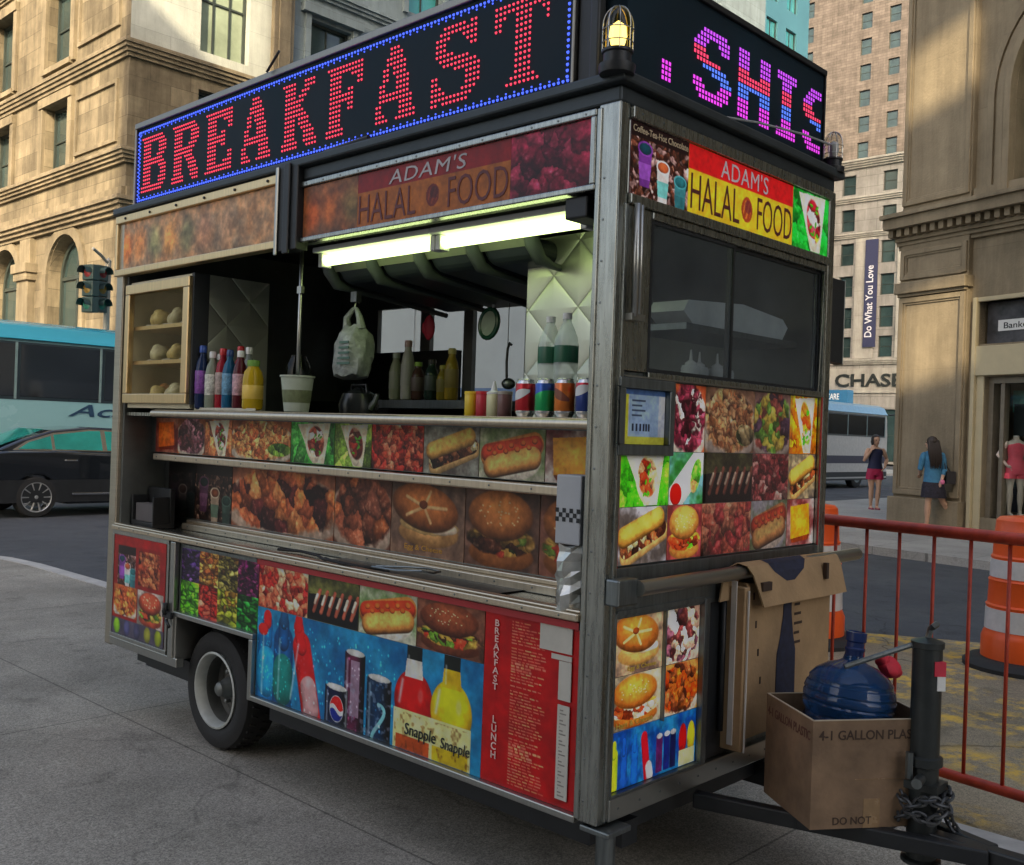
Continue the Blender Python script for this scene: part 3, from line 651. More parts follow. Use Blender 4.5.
mb = MB(); mb.fbox(LR, 4.16, 4.84, 0, LH, -.05, .16); mb.fbox(LR, 4.3, 4.7, 0, LH, .16, .22); mb.build('pilaster', LIMEP, lb, .02)
mb = MB()
for (z0, z1, o) in ((6.78, 7.2, .38), (8.12, 8.46, .3), (10.86, 11.26, .24), (14.5, 14.8, .2), (21.9, 22.4, .4)):
    cornice(mb, LF, -34, -.06, z0, z1, o, 4); cornice(mb, LR, 0, 4.16, z0+.002, z1+.002, o, 4, (1, 0))
mb.fbox(LF, -34, -.005, 7.22, 7.5, -.03, .1); mb.fbox(LR, .002, 4.1, 7.22, 7.5, -.03, .1)
mb.build('cornice', LIMEP, lb)
for k in range(5):
    u = -6.05-4.42*k
    mb = MB(); mb.fbox(LF, u-.42, u+.42, 0, 5.55, -.03, .22); mb.fbox(LF, u-.5, u+.5, 5.5, 5.72, -.03, .3); mb.fbox(LF, u-.56, u+.56, 5.72, 6.0, -.03, .36); mb.fbox(LF, u-.38, u+.38, 6., 6.75, -.03, .18)
    mb.fbox(LF, u-.5, u+.5, 0, .9, -.03, .3); mb.build('pilaster', LIMEP, lb, .02)
mb = MB()      # moulded arch rings, panels between windows
for h in archs[:5]:
    cx, r, sp = (h[0]+h[1])/2, (h[1]-h[0])/2, h[3]-(h[1]-h[0])/2
    for k in range(16):
        t0, t1 = PI*k/16, PI*(k+1)/16
        P = [LF(cx+q*math.cos(t), sp+q*math.sin(t), n) for n in (-.02, .09) for (q, t) in ((r+.3, t0), (r+.3, t1), (r+.02, t1), (r+.02, t0))]
        mb.add(P, [(0, 3, 2, 1), (4, 5, 6, 7), (0, 1, 5, 4), (2, 3, 7, 6)])
    mb.fbox(LF, h[0]-.3, h[0]-.02, 2.0, sp, -.02, .09); mb.fbox(LF, h[1]+.02, h[1]+.3, 2.0, sp, -.02, .09)
for h in holesL:
    a, b, c, d = h[:4]; mb.fbox(LF, a-.28, a-.02, c-.1, d, -.02, .1); mb.fbox(LF, b+.02, b+.28, c-.1, d, -.02, .1); mb.fbox(LF, a-.28, b+.28, d+.005, d+.27, -.02, .14)
for z0, z1 in ((8.75, 10.4), (11.8, 13.9)):
    mb.fbox(LF, -3.1, -.55, z0, z0+.1, -.02, .07); mb.fbox(LF, -3.1, -.55, z1-.1, z1, -.02, .07); mb.fbox(LF, -3.1, -3., z0+.1, z1-.1, -.02, .07); mb.fbox(LF, -.65, -.55, z0+.1, z1-.1, -.02, .07)
mb.build('moulding', LIMEP, lb)
for h in archs: window(LF, h, lb, .42, 2, 2, arched=True, fw=.1)
for h in holesL: window(LF, h, lb, .34, 2, 2, sill=LIMEP)
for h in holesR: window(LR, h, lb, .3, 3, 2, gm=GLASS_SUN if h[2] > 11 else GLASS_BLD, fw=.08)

# grey office building right of it
gb = thing('grey_office_building', 'blue grey stone office building rising behind the left end of the red letter sign', 'building', (14.36, 23.5, 0))
GR = Face((0, 0, 0), (1, 0, 0), (0, -1, 0)); GST = stone('blue_grey_stone', (.20, .25, .27), 1.6, .7, .1, .006)
hs = [(.7+3.72*k, 2.2+3.72*k, z, z+2.2) for k in range(7) for z in (7.8, 11.45, 15.1, 18.8)]
mb = MB(); wall_holes(mb, GR, 0, 27, 0, 24, hs, .35); mb.box(.1, 26.9, .45, 14, 0, 23.9); mb.build('wall', GST, gb)
mb = MB()
for h in hs: a, b, c, d = h; mb.fbox(GR, a-.22, a-.03, c-.1, d+.1, -.02, .09); mb.fbox(GR, b+.03, b+.22, c-.1, d+.1, -.02, .09); mb.fbox(GR, a-.35, b+.35, d+.11, d+.4, -.02, .2)
for z in (10.6, 14.3, 17.9, 23.2): cornice(mb, GR, 0, 27, z, z+.3, .22, 3)
mb.build('moulding', GST, gb)
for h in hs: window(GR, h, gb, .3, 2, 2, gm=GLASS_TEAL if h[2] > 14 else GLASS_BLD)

# teal glass tower
tt = thing('glass_tower', 'pale teal glass tower rising behind the purple letter sign', 'building', (36, 36, 0))
TF = Face((0, 0, 0), (1, 0, 0), (0, -1, 0)); TEAL = mat('teal_cladding', (.08, .24, .28), .35, 0, .12, .3, spec=.6)
hs = [(1.0+2.9*k, 2.6+2.9*k, z, z+2.6) for k in range(5, 11) for z in range(18, 46, 4)]
mb = MB(); wall_holes(mb, TF, 0, 33.5, 0, 62, hs, .25); mb.box(.1, 33.4, .35, 24, 0, 61.9); mb.build('wall', TEAL, tt)
for h in hs: window(TF, h, tt, .22, 2, 1, gm=GLASS_TEAL)

# brick tower
bt = thing('brick_tower', 'tall buff and pink brick tower rising above the pale stone building', 'building', (111.2, 62., 0))
BF = Face((0, 0, 0), (0, -1, 0), (-1, 0, 0)); BRK = stone('buff_brick', (.135, .115, .103), 1.3, .32, .16, .02, patch=.35)
hs = []
for u in (3.4, 10.8, 14.2, 20.): hs += [(u, u+1.35, z, z+1.9) for z in np.arange(26., 62, 3.05)]
mb = MB(); wall_holes(mb, BF, 0, 34, 0, 78, hs, .3); mb.box(.4, 25, -34, -.05, 0, 77.9); mb.build('wall', BRK, bt)
for h in hs: window(BF, h, bt, .25, 1, 2)

# pale stone bank building
cb = thing('bank_building', 'pale grey stone bank building with dark lettering and a tall banner', 'building', (76.65, 37.2, 0))
CF = Face((0, 0, 0), (0, -1, 0), (-1, 0, 0)); CST = stone('pale_grey_stone', (.31, .30, .285), 2., .9, .08, .02); CSTL = stone('pale_stone_frieze', (.40, .385, .35), 4., 2., .04, .01)
zs = [(22.0, 23.6), (19.0, 20.8), (16.2, 18.), (13.6, 15.3), (11., 12.7), (8.6, 10.3)]
hs = [(u, u+1.15, *z) for u in (1.0, 4.45, 7.9, 11.35) for z in zs] + [(.6, 3.2, .2, 4.4), (4., 7.4, .2, 4.4), (8.2, 11.6, .2, 4.4)]
mb = MB(); wall_holes(mb, CF, 0, 16, 0, 24.1, hs, .3); mb.box(.4, 20, -16, -.05, 0, 24.); mb.build('wall', CST, cb)
mb = MB(); cornice(mb, CF, 0, 16, 24.1, 24.75, .6, 4, (1, 0)); cornice(mb, CF, 0, 16, 21.3, 21.75, .35, 3, (1, 0)); cornice(mb, CF, 0, 16, 18.4, 18.8, .3, 3, (1, 0)); cornice(mb, CF, 0, 16, 8., 8.45, .3, 3, (1, 0)); mb.fbox(CF, 0, 16, 5.7, 7.7, -.02, .1)
for u in (2.6, 6.1, 9.6): mb.fbox(CF, u-.2, u+1.45, 8.5, 18.3, -.02, .18)
mb.build('cornice', CSTL, cb)
for h in hs: window(CF, h, cb, .25, 1, 2)
text('CHASE', 'lettering', CF, 1.0, 6.6, 6.2, 7.25, mat('bank_letters', (.02, .025, .025), .5), cb, .2, .1, .02)
NAVY = mat('navy_banner', (.03, .035, .09), .7); 
mb = MB(); mb.fbox(CF, 3.3, 4.35, 9.4, 18.1, .25, .32); bn = mb.build('banner', NAVY, cb)
BV = lambda u, v, n=0.: CF(4.15-v, 10.2+u, .25+n)
text('Do What You Love', 'lettering', BV, 0, 5.8, .12, .72, mat('banner_white', (.7, .7, .75), .7), bn, .075, .01, .012)
mb = MB(); mb.fbox(CF, -.2, 2.6, 4.7, 5.9, .12, 1.2); aw = mb.build('awning', mat('blue_awning', (.03, .16, .34), .6), cb)
text('U CARE', 'lettering', CF, .35, 1.9, 5.1, 5.6, mat('awning_white', (.75, .8, .85), .6), aw, 1.21, .01, .01)

# big stone building on the right (front turned off the cart's grid)
rb = thing('stone_facade_building', 'large tan stone building with a pilaster, dentil cornice and shop front on the right', 'building', (17.57, 6.36, 0))
RF = Face((0, 0, 0), (-.335, -.9422, 0), (-.9422, .335, 0))
TAN = stone('tan_stone_large', (.31, .255, .17), 4.5, 2.6, .05, .003, patch=.3); TANP = stone('tan_stone_plain', (.33, .27, .18), 5., 3., .04, .002, patch=.3)
hr = [(1.9, 6., .25, 2.82), (1.74, 6., 3.42, 4.2), (2.35, 5.75, 6.1, 9.6, True), (7.2, 10.8, .25, 2.82), (7.4, 10.8, 6.1, 9.6, True)]
mb = MB(); wall_holes(mb, RF, 0, 26, 0, 26, hr, .4)
mb.add([RF(0, 0, 0), RF(0, 26, 0), RF(0, 26, -15), RF(0, 0, -15)], [(0, 1, 2, 3)]); mb.add([RF(0, 26, 0), RF(26, 26, 0), RF(26, 26, -15), RF(0, 26, -15)], [(0, 1, 2, 3)])
mb.fbox(RF, .05, 25.9, 0, 25.9, -15, -1.6); mb.build('wall', TAN, rb)
mb = MB()     # panelled pilaster
def frame_rect(F, u0, u1, v0, v1, w, n0, n1): 
    mb.fbox(F, u0, u0+w, v0, v1, n0, n1); mb.fbox(F, u1-w, u1, v0, v1, n0, n1); mb.fbox(F, u0+w, u1-w, v0, v0+w, n0, n1); mb.fbox(F, u0+w, u1-w, v1-w, v1, n0, n1)
mb.fbox(RF, -.02, 1.56, 0, 26, -.05, .12)
for (a, b) in ((.56, 4.42), (4.78, 5.36), (6.25, 12.2), (12.6, 18)): frame_rect(RF, .0, 1.54, a, b, .1, .12, .17); frame_rect(RF, .1, 1.44, a+.1, b-.1, .04, .12, .145)
mb.fbox(RF, -.06, 1.6, 0, .5, .0, .24); mb.fbox(RF, -.05, 1.6, 4.5, 4.72, .0, .26); mb.fbox(RF, -.02, 1.56, 4.44, 4.5, .0, .2)
mb.build('pilaster', TANP, rb, .012)
mb = MB(); cornice(mb, RF, -.12, 26, 5.4, 5.62, .2, 3); mb.fbox(RF, -.2, 26, 5.78, 5.98, -.05, .45); mb.fbox(RF, -.25, 26, 5.982, 6.06, -.05, .52)
mb.fbox(RF, -.1, 26, 5.62, 5.8, -.05, .14)
for k in range(120): mb.fbox(RF, -.16+.2*k, -.16+.2*k+.11, 5.63, 5.775, .14, .34)
mb.build('cornice', TANP, rb)
mb = MB()
for cx, r in ((4.05, 1.7), (9.1, 1.7)):
    for dr, n in ((.14, .16), (.32, .1), (.55, .05)):
        for k in range(24):
            t0, t1 = PI*k/24, PI*(k+1)/24
            P = [RF(cx+q*math.cos(t), 7.9+q*math.sin(t), m_) for m_ in (-.02, n) for (q, t) in ((r+dr, t0), (r+dr, t1), (r+dr-.13, t1), (r+dr-.13, t0))]
            mb.add(P, [(0, 3, 2, 1), (4, 5, 6, 7), (0, 1, 5, 4), (2, 3, 7, 6)])
        for s_ in (-1, 1): u = cx+s_*(r+dr); mb.fbox(RF, min(u, u-s_*.13), max(u, u-s_*.13), 6.08, 7.9, -.02, n)
mb.fbox(RF, 1.62, 26, 6.08, 6.3, -.02, .12); mb.build('moulding', TANP, rb)
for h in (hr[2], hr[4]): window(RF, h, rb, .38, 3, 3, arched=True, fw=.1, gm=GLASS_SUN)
CREAM = mat('cream_shopfront', (.50, .43, .27), .6, 0, .08, 3)
mb = MB(); mb.fbox(RF, 1.66, 11, 2.84, 3.38, -.3, .07); mb.fbox(RF, 1.66, 1.74, .0, 4.28, -.3, .09); mb.fbox(RF, 1.74, 11, 4.2, 4.28, -.3, .06); mb.fbox(RF, 1.74, 1.89, 0, 2.84, -.3, .02); mb.fbox(RF, 6.0, 7.2, 0, 2.84, -.3, .05)
mb.build('shop_front', CREAM, rb, .01)
mb = MB(); mb.fbox(RF, 1.9, 2.0, .25, 2.82, -.3, -.12); mb.fbox(RF, 2.12, 2.2, .25, 2.7, -.3, -.16); mb.fbox(RF, 2.0, 6, 2.7, 2.82, -.3, -.12); mb.fbox(RF, 3.9, 3.98, .25, 2.7, -.3, -.16); mb.fbox(RF, 1.9, 6, .0, .25, -.3, -.05)
sw = mb.build('window', mat('bronze_frame', (.22, .19, .14), .45, .3), rb)
mb = MB(); mb.quad(RF(2.2, .25, -.24), RF(6, .25, -.24), RF(6, 2.7, -.24), RF(2.2, 2.7, -.24)); mb.build('pane', GLASS_CLEAR, sw)
mb = MB(); mb.fbox(RF, 1.9, 6, .2, .3, -1.55, -.3); mb.build('display_floor', mat('display_floor', (.25, .22, .18), .6), rb)
mb = MB()
for i, (c, u0, u1, v0, v1) in enumerate((((.02, .03, .03), 2.0, 2.5, 1.75, 2.35), ((.1, .28, .22), 1.95, 2.5, 2.2, 2.6), ((.4, .06, .1), 2.35, 2.8, 2.35, 2.62), ((.03, .03, .04), 1.95, 2.1, .35, 1.5), ((.6, .6, .55), 2.6, 3.6, 1., 2.2))):
    mb.m = i; mb.fbox(RF, u0, u1, v0, v1, -.72-.03*i, -.7-.03*i)
mb.build('window_display', [mat('display_print', c, .6, 0, .4, 6) for c in ((.02, .03, .03), (.1, .28, .22), (.4, .06, .1), (.03, .03, .04), (.5, .5, .45))], rb)
mb = MB(); mb.fbox(RF, 1.76, 6, 3.42, 4.2, -.36, -.2); sg = mb.build('shop_sign', mat('sign_photo_grey', (.05, .05, .055), .4, 0, .9, 3.5), rb)
mb = MB(); mb.fbox(RF, 2.0, 2.85, 3.66, 3.86, -.2, -.18); mb.build('sign_plate', WHITEP, sg)
mb = MB(); mb.fbox(RF, 2.86, 4.6, 3.8, 4.18, -.2, -.185); mb.build('sign_panel', mat('sign_olive', (.45, .45, .3), .5, 0, .3, 2), sg)
text('Bankers', 'lettering', RF, 2.12, 2.74, 3.7, 3.81, BLACK, sg, -.175, .004, .005)

# unseen block added behind the viewpoint and shaped to shade the cart and street
ob = thing('shade_block', 'unseen tall stone block added to cast shade over the cart and street', 'building', (-20, 1.4, 0))
OE = lambda u, v, n=0.: Vector((n, -u, v)); OBR = stone('pale_block_stone', (.46, .41, .33), .9, .3, .12, .02)
hs = [(2.+4*k, 4.4+4*k, z, z+2.2) for k in range(9) for z in (1., 5.2, 9.4)]
sun_slots = [(23.1, 24.4, 26.5, 28.3), (23.1, 24.4, 31.8, 33.3)]  # openings cut to throw sun patches on the right pilaster
mb = MB(); wall_holes(mb, OE, 3.4, 70, 0, 46, hs+sun_slots, .3); wall_holes(mb, OE, 3.4, 70, 12, 46, sun_slots, .0, -.3); mb.box(-.3, -.01, -3.4, 0, 0, 31.6); mb.box(-22, -.32, -70, 0, 0, 12); mb.box(-12, -.35, -52, -34, 12, 96); mb.build('wall', OBR, ob)  # wall heights and tower sized for the shadows they cast
for h in hs: window(OE, h, ob, .25, 2, 2, gm=GLASS_BLD)
# ------------------------------------------------------------------ the food cart
cart = thing('food_cart', 'stainless steel halal food cart covered in food pictures with red letter sign on its roof', 'food cart')
FL = Face((0, 0, 0), (0, -1, 0), (-1, 0, 0))          # serving side: u = -y
FR = Face((0, 0, 0), (1, 0, 0), (0, -1, 0))           # hitch side: u = x
def at_x(x): return Face((x, 0, 0), (0, -1, 0), (-1, 0, 0))
def at_y(y): return Face((0, y, 0), (1, 0, 0), (0, -1, 0))
L_ = 3.25; W_ = 1.40

mb = MB(); mb.box(.012, 1.39, .012, 1.885, .345, .928); mb.box(.012, 1.39, 2.522, 3.235, .375, .928); mb.box(.012, 1.39, 1.885, 2.522, .60, .928)
mb.build('lower_cabinet', DSTEEL, cart, .006)
mb = MB(); mb.box(.5, 1.38, 1.886, 2.521, .33, .598); mb.box(.1, 1.3, .1, 1.88, .22, .345); mb.box(.1, 1.3, 2.53, 3.1, .26, .345); mb.box(1.33, 1.37, .1, 3.1, .1, .345); mb.box(.7, 1.3, 1.9, 2.5, .2, .28); mb.tube([(.14, 2.285, .27), (1.26, 2.285, .27)], .035)  # far skirt and low floor added to block light under the cart
mb.box(.2, .28, .05, 3.2, .2, .28); mb.box(1.1, 1.18, .05, 3.2, .2, .28)
mb.build('chassis', BLACK, cart)
# corner posts
for nm, (x0, x1, y0, y1, z0, z1) in {'a': (-.004, .045, -.004, .078, .335, 2.50), 'b': (-.004, .045, 3.19, 3.262, .335, 2.53), 'c': (1.355, 1.408, -.004, .055, .345, 2.50), 'd': (1.355, 1.408, 3.19, 3.262, .345, 2.5)}.items():
    mb = MB(); mb.box(x0, x1, y0, y1, z0, z1)
    if nm == 'a': mb.box(-.009, .001, .062, .083, .34, 2.49); mb.box(.026, .05, -.010, .002, .34, 2.2)
    mb.build('corner_post', STEEL if nm != 'b' else brushed('warm_steel_post', (.46, .42, .34), .38), cart, .008, 3)  # far-left post in a paler, warmer steel
# base rails
mb = MB(); mb.fbox(FL, -1.885, -.078, .325, .348, -.03, .012); mb.fbox(FL, -3.19, -2.5, .345, .388, -.03, .010); mb.fbox(FR, .045, 1.36, .338, .405, -.03, .012); mb.build('base_rail', STEELH, cart, .004)
# wheel-well trim
mb = MB(); mb.fbox(FL, -2.545, -1.862, .583, .607, -.02, .014); mb.fbox(FL, -1.888, -1.862, .325, .582, -.02, .014); mb.fbox(FL, -2.545, -2.52, .375, .582, -.4, .008); mb.build('wheel_arch_trim', STEELH, cart, .004)
# wheel (one on this side, one on the far side)
for sx in (0, 1):
    MW = Matrix.Rotation(PI/2, 4, 'Y') if sx == 0 else Matrix.Rotation(-PI/2, 4, 'Y')
    cx = .155 if sx == 0 else 1.25
    w = thing('wheel', None, None, (cx, 2.285, .272)); w.parent = cart; w.rotation_euler = (0, -PI/2 if sx == 0 else PI/2, 0)
    mb = MB(); mb.lathe([(.165, -.07), (.185, -.085), (.235, -.088), (.262, -.075), (.272, -.045), (.272, .045), (.262, .075), (.235, .088), (.185, .085), (.165, .07)], 40, caps=False)
    for k in range(40):
        a = 2*PI*k/40; 
        for zz in (-.05, .018): mb.tube([(.271*math.cos(a), .271*math.sin(a), zz), (.271*math.cos(a+.06), .271*math.sin(a+.06), zz+.035)], .006, 4)
    mb.build('tyre', BLACKR, w)
    mb = MB(); mb.lathe([(.168, .074), (.175, .089), (.166, .092), (.157, .078), (.152, .04), (.168, .05), (.168, .074)], 36, caps=False)
    mb.build('rim', mat('white_wheel_rim', (.48, .50, .47), .45, .2, .2, 9), w)
    mb = MB(); mb.lathe([(.153, .042), (.150, .03), (.148, -.02), (.135, -.035), (.09, -.03), (.082, -.012), (.06, -.01), (.0001, -.01)], 36, caps=False); mb.build('wheel_disc', mat('shaded_wheel_disc', (.10, .10, .09), .6, .2, .4, 12), w)  # dark grey puts the shade of the deep dish into the colour
    mb = MB(); mb.lathe([(.05, -.012), (.046, .03), (.034, .045), (.032, .065), (.02, .075), (.0001, .077)], 16)
    for k in range(5): a = 2*PI*k/5+.3; mb.lathe([(.011, -.02), (.011, .012), (.005, .016)], 6, (.072*math.cos(a), .085*math.sin(a), 0))
    mb.build('hub', mat('grey_hub', (.18, .19, .18), .5, .6), w)
    mb = MB(); mb.box(-.02, .0, -.0, .0, 0, 0)

# ---- lower left: cupboard door
mb = MB(); mb.fbox(FL, -3.185, -2.6, .388, .93, -.01, .006); d = mb.build('cupboard_door', STEEL, cart, .003)
mb = MB(); mb.fbox(FL, -3.185, -2.6, .388, .408, .006, .014); mb.fbox(FL, -3.185, -2.6, .912, .934, .006, .014); mb.fbox(FL, -3.187, -3.17, .408, .912, .006, .013); mb.fbox(FL, -2.615, -2.598, .408, .912, .006, .013); mb.build('frame', STEELH, d, .002)
picture(at_x(-.006), -3.169, -2.63, .41, .911, p_door(1.08), d, 'food_picture', 'faded picture of coffee and cakes on the cupboard door')
mb = MB(); mb.tube([FL(-2.585, .585, .03), FL(-2.585, .64, .03)], .012); mb.tube([FL(-2.585, .6, 0), FL(-2.585, .6, .04)], .01); mb.fbox(FL, -2.61, -2.53, .57, .6, .014, .03); mb.tube([FL(-2.57, .56, .03), FL(-2.53, .535, .035)], .008); mb.build('latch', BLACK, d)
mb = MB(); mb.fbox(FL, -2.578, -2.535, .385, .93, -.01, .016); mb.build('door_post', STEELH, cart, .004)
# ---- fruit pictures
k = 0
frc = [((.22, .14, .32), (.34, .22, .42), (.15, .1, .2)), ((.78, .5, .2), (.86, .62, .3), (.6, .3, .15)), ((.42, .38, .18), (.55, .5, .25), (.3, .22, .12)), ((.35, .1, .28), (.5, .18, .35), (.22, .08, .2)),
       ((.38, .78, .1), (.5, .85, .2), (.3, .6, .1)), ((.86, .2, .15), (.92, .32, .24), (.7, .12, .1)), ((.68, .68, .18), (.55, .6, .15), (.75, .55, .2)), ((.1, .42, .12), (.16, .55, .2), (.05, .25, .08))]
for j in range(2):
    for i in range(4):
        u0 = -2.512+.163*i; picture(at_x(.012), u0, u0+.1625, .757-.15*j, .907-.15*j, p_fruit(frc[k], 40+k, 34 if j else 60), cart, 'fruit_picture'); k += 1
# ---- lower row of foods, drinks, menu
Y5 = [-1.856, -1.501, -1.173, -.841, -.50]
for i, pc in enumerate((p_meat(1.75, 51, ((.78, .22, .16), (.85, .4, .28), (.6, .1, .1), (.88, .6, .45)), 60), p_kebab(1.6, 52), p_hotdog(1.6, 53), p_burger(1.7, 54, bg=(.52, .33, .25), bun=(.5, .26, .16)))):
    picture(at_x(.012), Y5[i]+.002, Y5[i+1]-.002, .728, .905, pc, cart, 'food_picture', ('picture of red grilled chunks', 'picture of dark kebabs', 'lower picture of a hot dog', 'picture of a dark burger')[i])
mb = MB(); mb.fbox(FL, -1.856, -.09, .906, .928, -.012, .003); mb.build('red_band', mat('red_vinyl', (.42, .03, .035), .4, 0, .1), cart)
dp = picture(at_x(.012), -1.856, -.50, .349, .726, p_drinks(3.6), cart, 'drinks_picture', 'wide blue picture of bottles and soda cans')
text('Snapple', 'lettering', at_x(.009), -.885, -.72, .395, .45, BLACK, dp, .004, .001, .004, .1); text('Snapple', 'lettering', at_x(.009), -.695, -.55, .39, .44, BLACK, dp, .004, .001, .004, .1)
mp = picture(at_x(.012), -.498, -.095, .349, .905, p_menu(.72), cart, 'menu_board', 'red menu board headed BREAKFAST and LUNCH')
PINKT = mat('pale_pink_ink', (.75, .5, .45), .5)
text('\n'.join('BREAKFAST'), 'lettering', at_x(.009), -.455, -.428, .655, .885, PINKT, mp, .004, .001, .015, vertical=True)
text('\n'.join('LUNCH'), 'lettering', at_x(.009), -.452, -.428, .43, .57, PINKT, mp, .004, .001, .015, vertical=True)
PAPER = mat('cream_paper', (.55, .52, .45), .8, 0, .1, 9)
for (a, b, c, e) in ((-.25, -.118, .825, .905), (-.168, -.118, .68, .80), (-.2, -.118, .802, .818), (-.168, -.12, .375, .665)):
    mb = MB(); mb.fbox(at_x(.009), a, b, c, e, .003, .006); s = mb.build('price_paper', PAPER, mp)
mb = MB()
for i in range(26): v = .385+.0105*i; mb.fbox(at_x(.009), -.158, -.132-.012*((i*7) % 3), v, v+.004, .0062, .0068)
mb.build('price_marks', mat('grey_ink', (.25, .23, .2), .7), mp)

# ---- counter and the stepped picture strips
mb = MB(); mb.box(.0, .62, .083, 3.185, .932, .952); mb.build('counter_top', STEEL, cart, .003)
mb = MB(); mb.fbox(FL, -3.186, -.083, .934, .958, -.03, .022); mb.fbox(FL, -3.186, -.083, .9585, .967, -.028, .008); mb.build('counter_edge', LIT_STEEL, cart, .005)
mb = MB(); mb.box(.19, .24, .35, 2.86, .9535, .985); mb.box(.215, .27, .33, 2.86, .9855, 1.003); mb.build('counter_ledge', LIT_STEEL, cart, .004)
mb = MB(); mb.box(.06, .19, .5, 1.5, .953, .9575); mb.build('counter_slot', BLACK, cart)
mb = MB(); mb.box(.252, .64, .083, 3.185, .953, 1.30); mb.box(.172, .64, .083, 3.185, 1.335, 1.519); mb.build('step_riser', DSTEEL, cart)
mb = MB(); mb.box(.125, .3, .14, 3.06, 1.296, 1.33); mb.build('step_ledge', LIT_STEEL, cart, .006)
bl = [3.12, 2.888, 2.624, 2.377, 1.894, 1.575, 1.331, 1.018, .717, .401, .15]
P1 = [p_knish(1.3, 60).grade((.9, .6, .5)), p_pile(1.4, 61, ((.4, .2, .25), (.55, .35, .4), (.3, .15, .15)), 70), p_gyro(1.3, 62, bg=(.75, .4, .22)), p_pile(2.7, 63, ((.85, .5, .25), (.92, .62, .35), (.75, .35, .18)), 160, fruit=((.2, .4, .1), (.35, .5, .15))),
      p_gyro(1.75, 64, bg=(.2, .58, .2)), p_gyro(1.35, 65, bg=(.45, .62, .2), meat=((.6, .15, .1), (.45, .1, .08), (.7, .5, .4))), p_meat(1.7, 66, n=90), p_sub(1.65, 67, bg=(.6, .62, .58)), p_hotdog(1.75, 68), p_knish(1.4, 69)]
F17 = at_x(.172)
for i, pc in enumerate(P1): picture(F17, -bl[i]+.002, -bl[i+1]-.002, 1.337, 1.513, pc.grade((1, .97, .94), .95, .85), cart, 'food_picture', gain=1.)
b2 = [3.12, 2.842, 2.491, 1.668, 1.29, .861, .486, .15]
bv = lambda s: p_cups(1.0, s)
P2 = [p_cups(1., 70).grade((1, 1, 1), .35, .4), p_cups(1.3, 71, bg=(.35, .38, .36)).grade((1, 1, .9), .8, .7), p_pile(3.0, 72, ((.85, .45, .22), (.9, .55, .3), (.7, .35, .2), (.3, .12, .12)), 46, 1.2, bg=(.8, .5, .35)), p_pile(1.4, 73, ((.42, .24, .18), (.55, .3, .2), (.75, .4, .2)), 26, 1.3, bg=(.5, .32, .25)), p_roll(1.55, 74), p_burger(1.4, 75), p_burger(1.1, 76, bg=(.6, .4, .33))]
F25 = at_x(.252)
for i, pc in enumerate(P2): picture(F25, -b2[i]+.002, -b2[i+1]-.002, 1.006, 1.292, pc.grade((1, .9, .84), .85, .78), cart, 'food_picture', gain=1.)
OR = mat('orange_ink', (.6, .3, .05), .5)
text('Egg & Cheese', 'lettering', F25, -1.2, -.98, 1.02, 1.048, OR, cart, .005, .001, .012)
mb = MB(); mb.box(.02, 1.36, 3.17, 3.19, .953, 2.444); mb.m = 1; mb.box(.5, .8, 3.165, 3.1695, 1.5, 2.3)
mb.build('end_wall', [mat('dull_grey_lining', (.14, .15, .14), .5, .3, .3, 4), QUILT], cart)
# ---- serving shelf
mb = MB(); mb.box(.03, .45, .083, 3.165, 1.520, 1.536); mb.build('serving_shelf', STEEL, cart)
mb = MB(); mb.tube([(.022, .083, 1.533), (.022, 2.87, 1.533)], .017, 10); mb.box(.03, .06, .083, 2.87, 1.537, 1.552); mb.build('shelf_edge', LIT_STEEL, cart)
# ---- display case
mb = MB(); X0 = .012
for (u0, u1, v0, v1) in ((-3.165, -2.52, 1.582, 1.63), (-3.165, -2.52, 2.135, 2.185), (-3.165, -3.12, 1.631, 2.134), (-2.575, -2.52, 1.631, 2.134)): mb.fbox(at_x(X0), u0, u1, v0, v1, -.02, .012)
dc = mb.build('display_case', GOLD_LIT, cart, .004)
mb = MB(); mb.box(.03, .4, 2.53, 3.16, 1.56, 1.6); mb.box(.03, .4, 2.53, 3.16, 2.18, 2.2); mb.box(.38, .4, 2.53, 3.15, 1.6, 2.18); mb.box(.03, .4, 3.15, 3.164, 1.6, 2.18); mb.build('case_shell', mat('case_warm_glare', (.80, .72, .50), .5, 0, .12), dc)  # cream walls carry the case's warm glare in their colour
mb = MB(); mb.box(.02, .1, 2.505, 2.529, 1.58, 2.2); mb.m = 1; mb.box(.1, .43, 2.508, 2.529, 1.56, 2.2); mb.build('case_side', [DARK, QUILT], dc)
for z in (1.78, 1.955): mb = MB(); mb.box(.035, .36, 2.585, 3.15, z, z+.018); mb.build('case_shelf', GOLD_LIT, dc)
mb = MB(); mb.quad((.018, 2.575, 1.63), (.018, 3.12, 1.63), (.018, 3.12, 2.135), (.018, 2.575, 2.135)); mb.build('case_glass', glass('glare_case_glass', (.92, .9, .8), .9, .05, 1.5, (.7, .58, .34, .09)), dc)  # yellowish veil stands in for glare on the glass
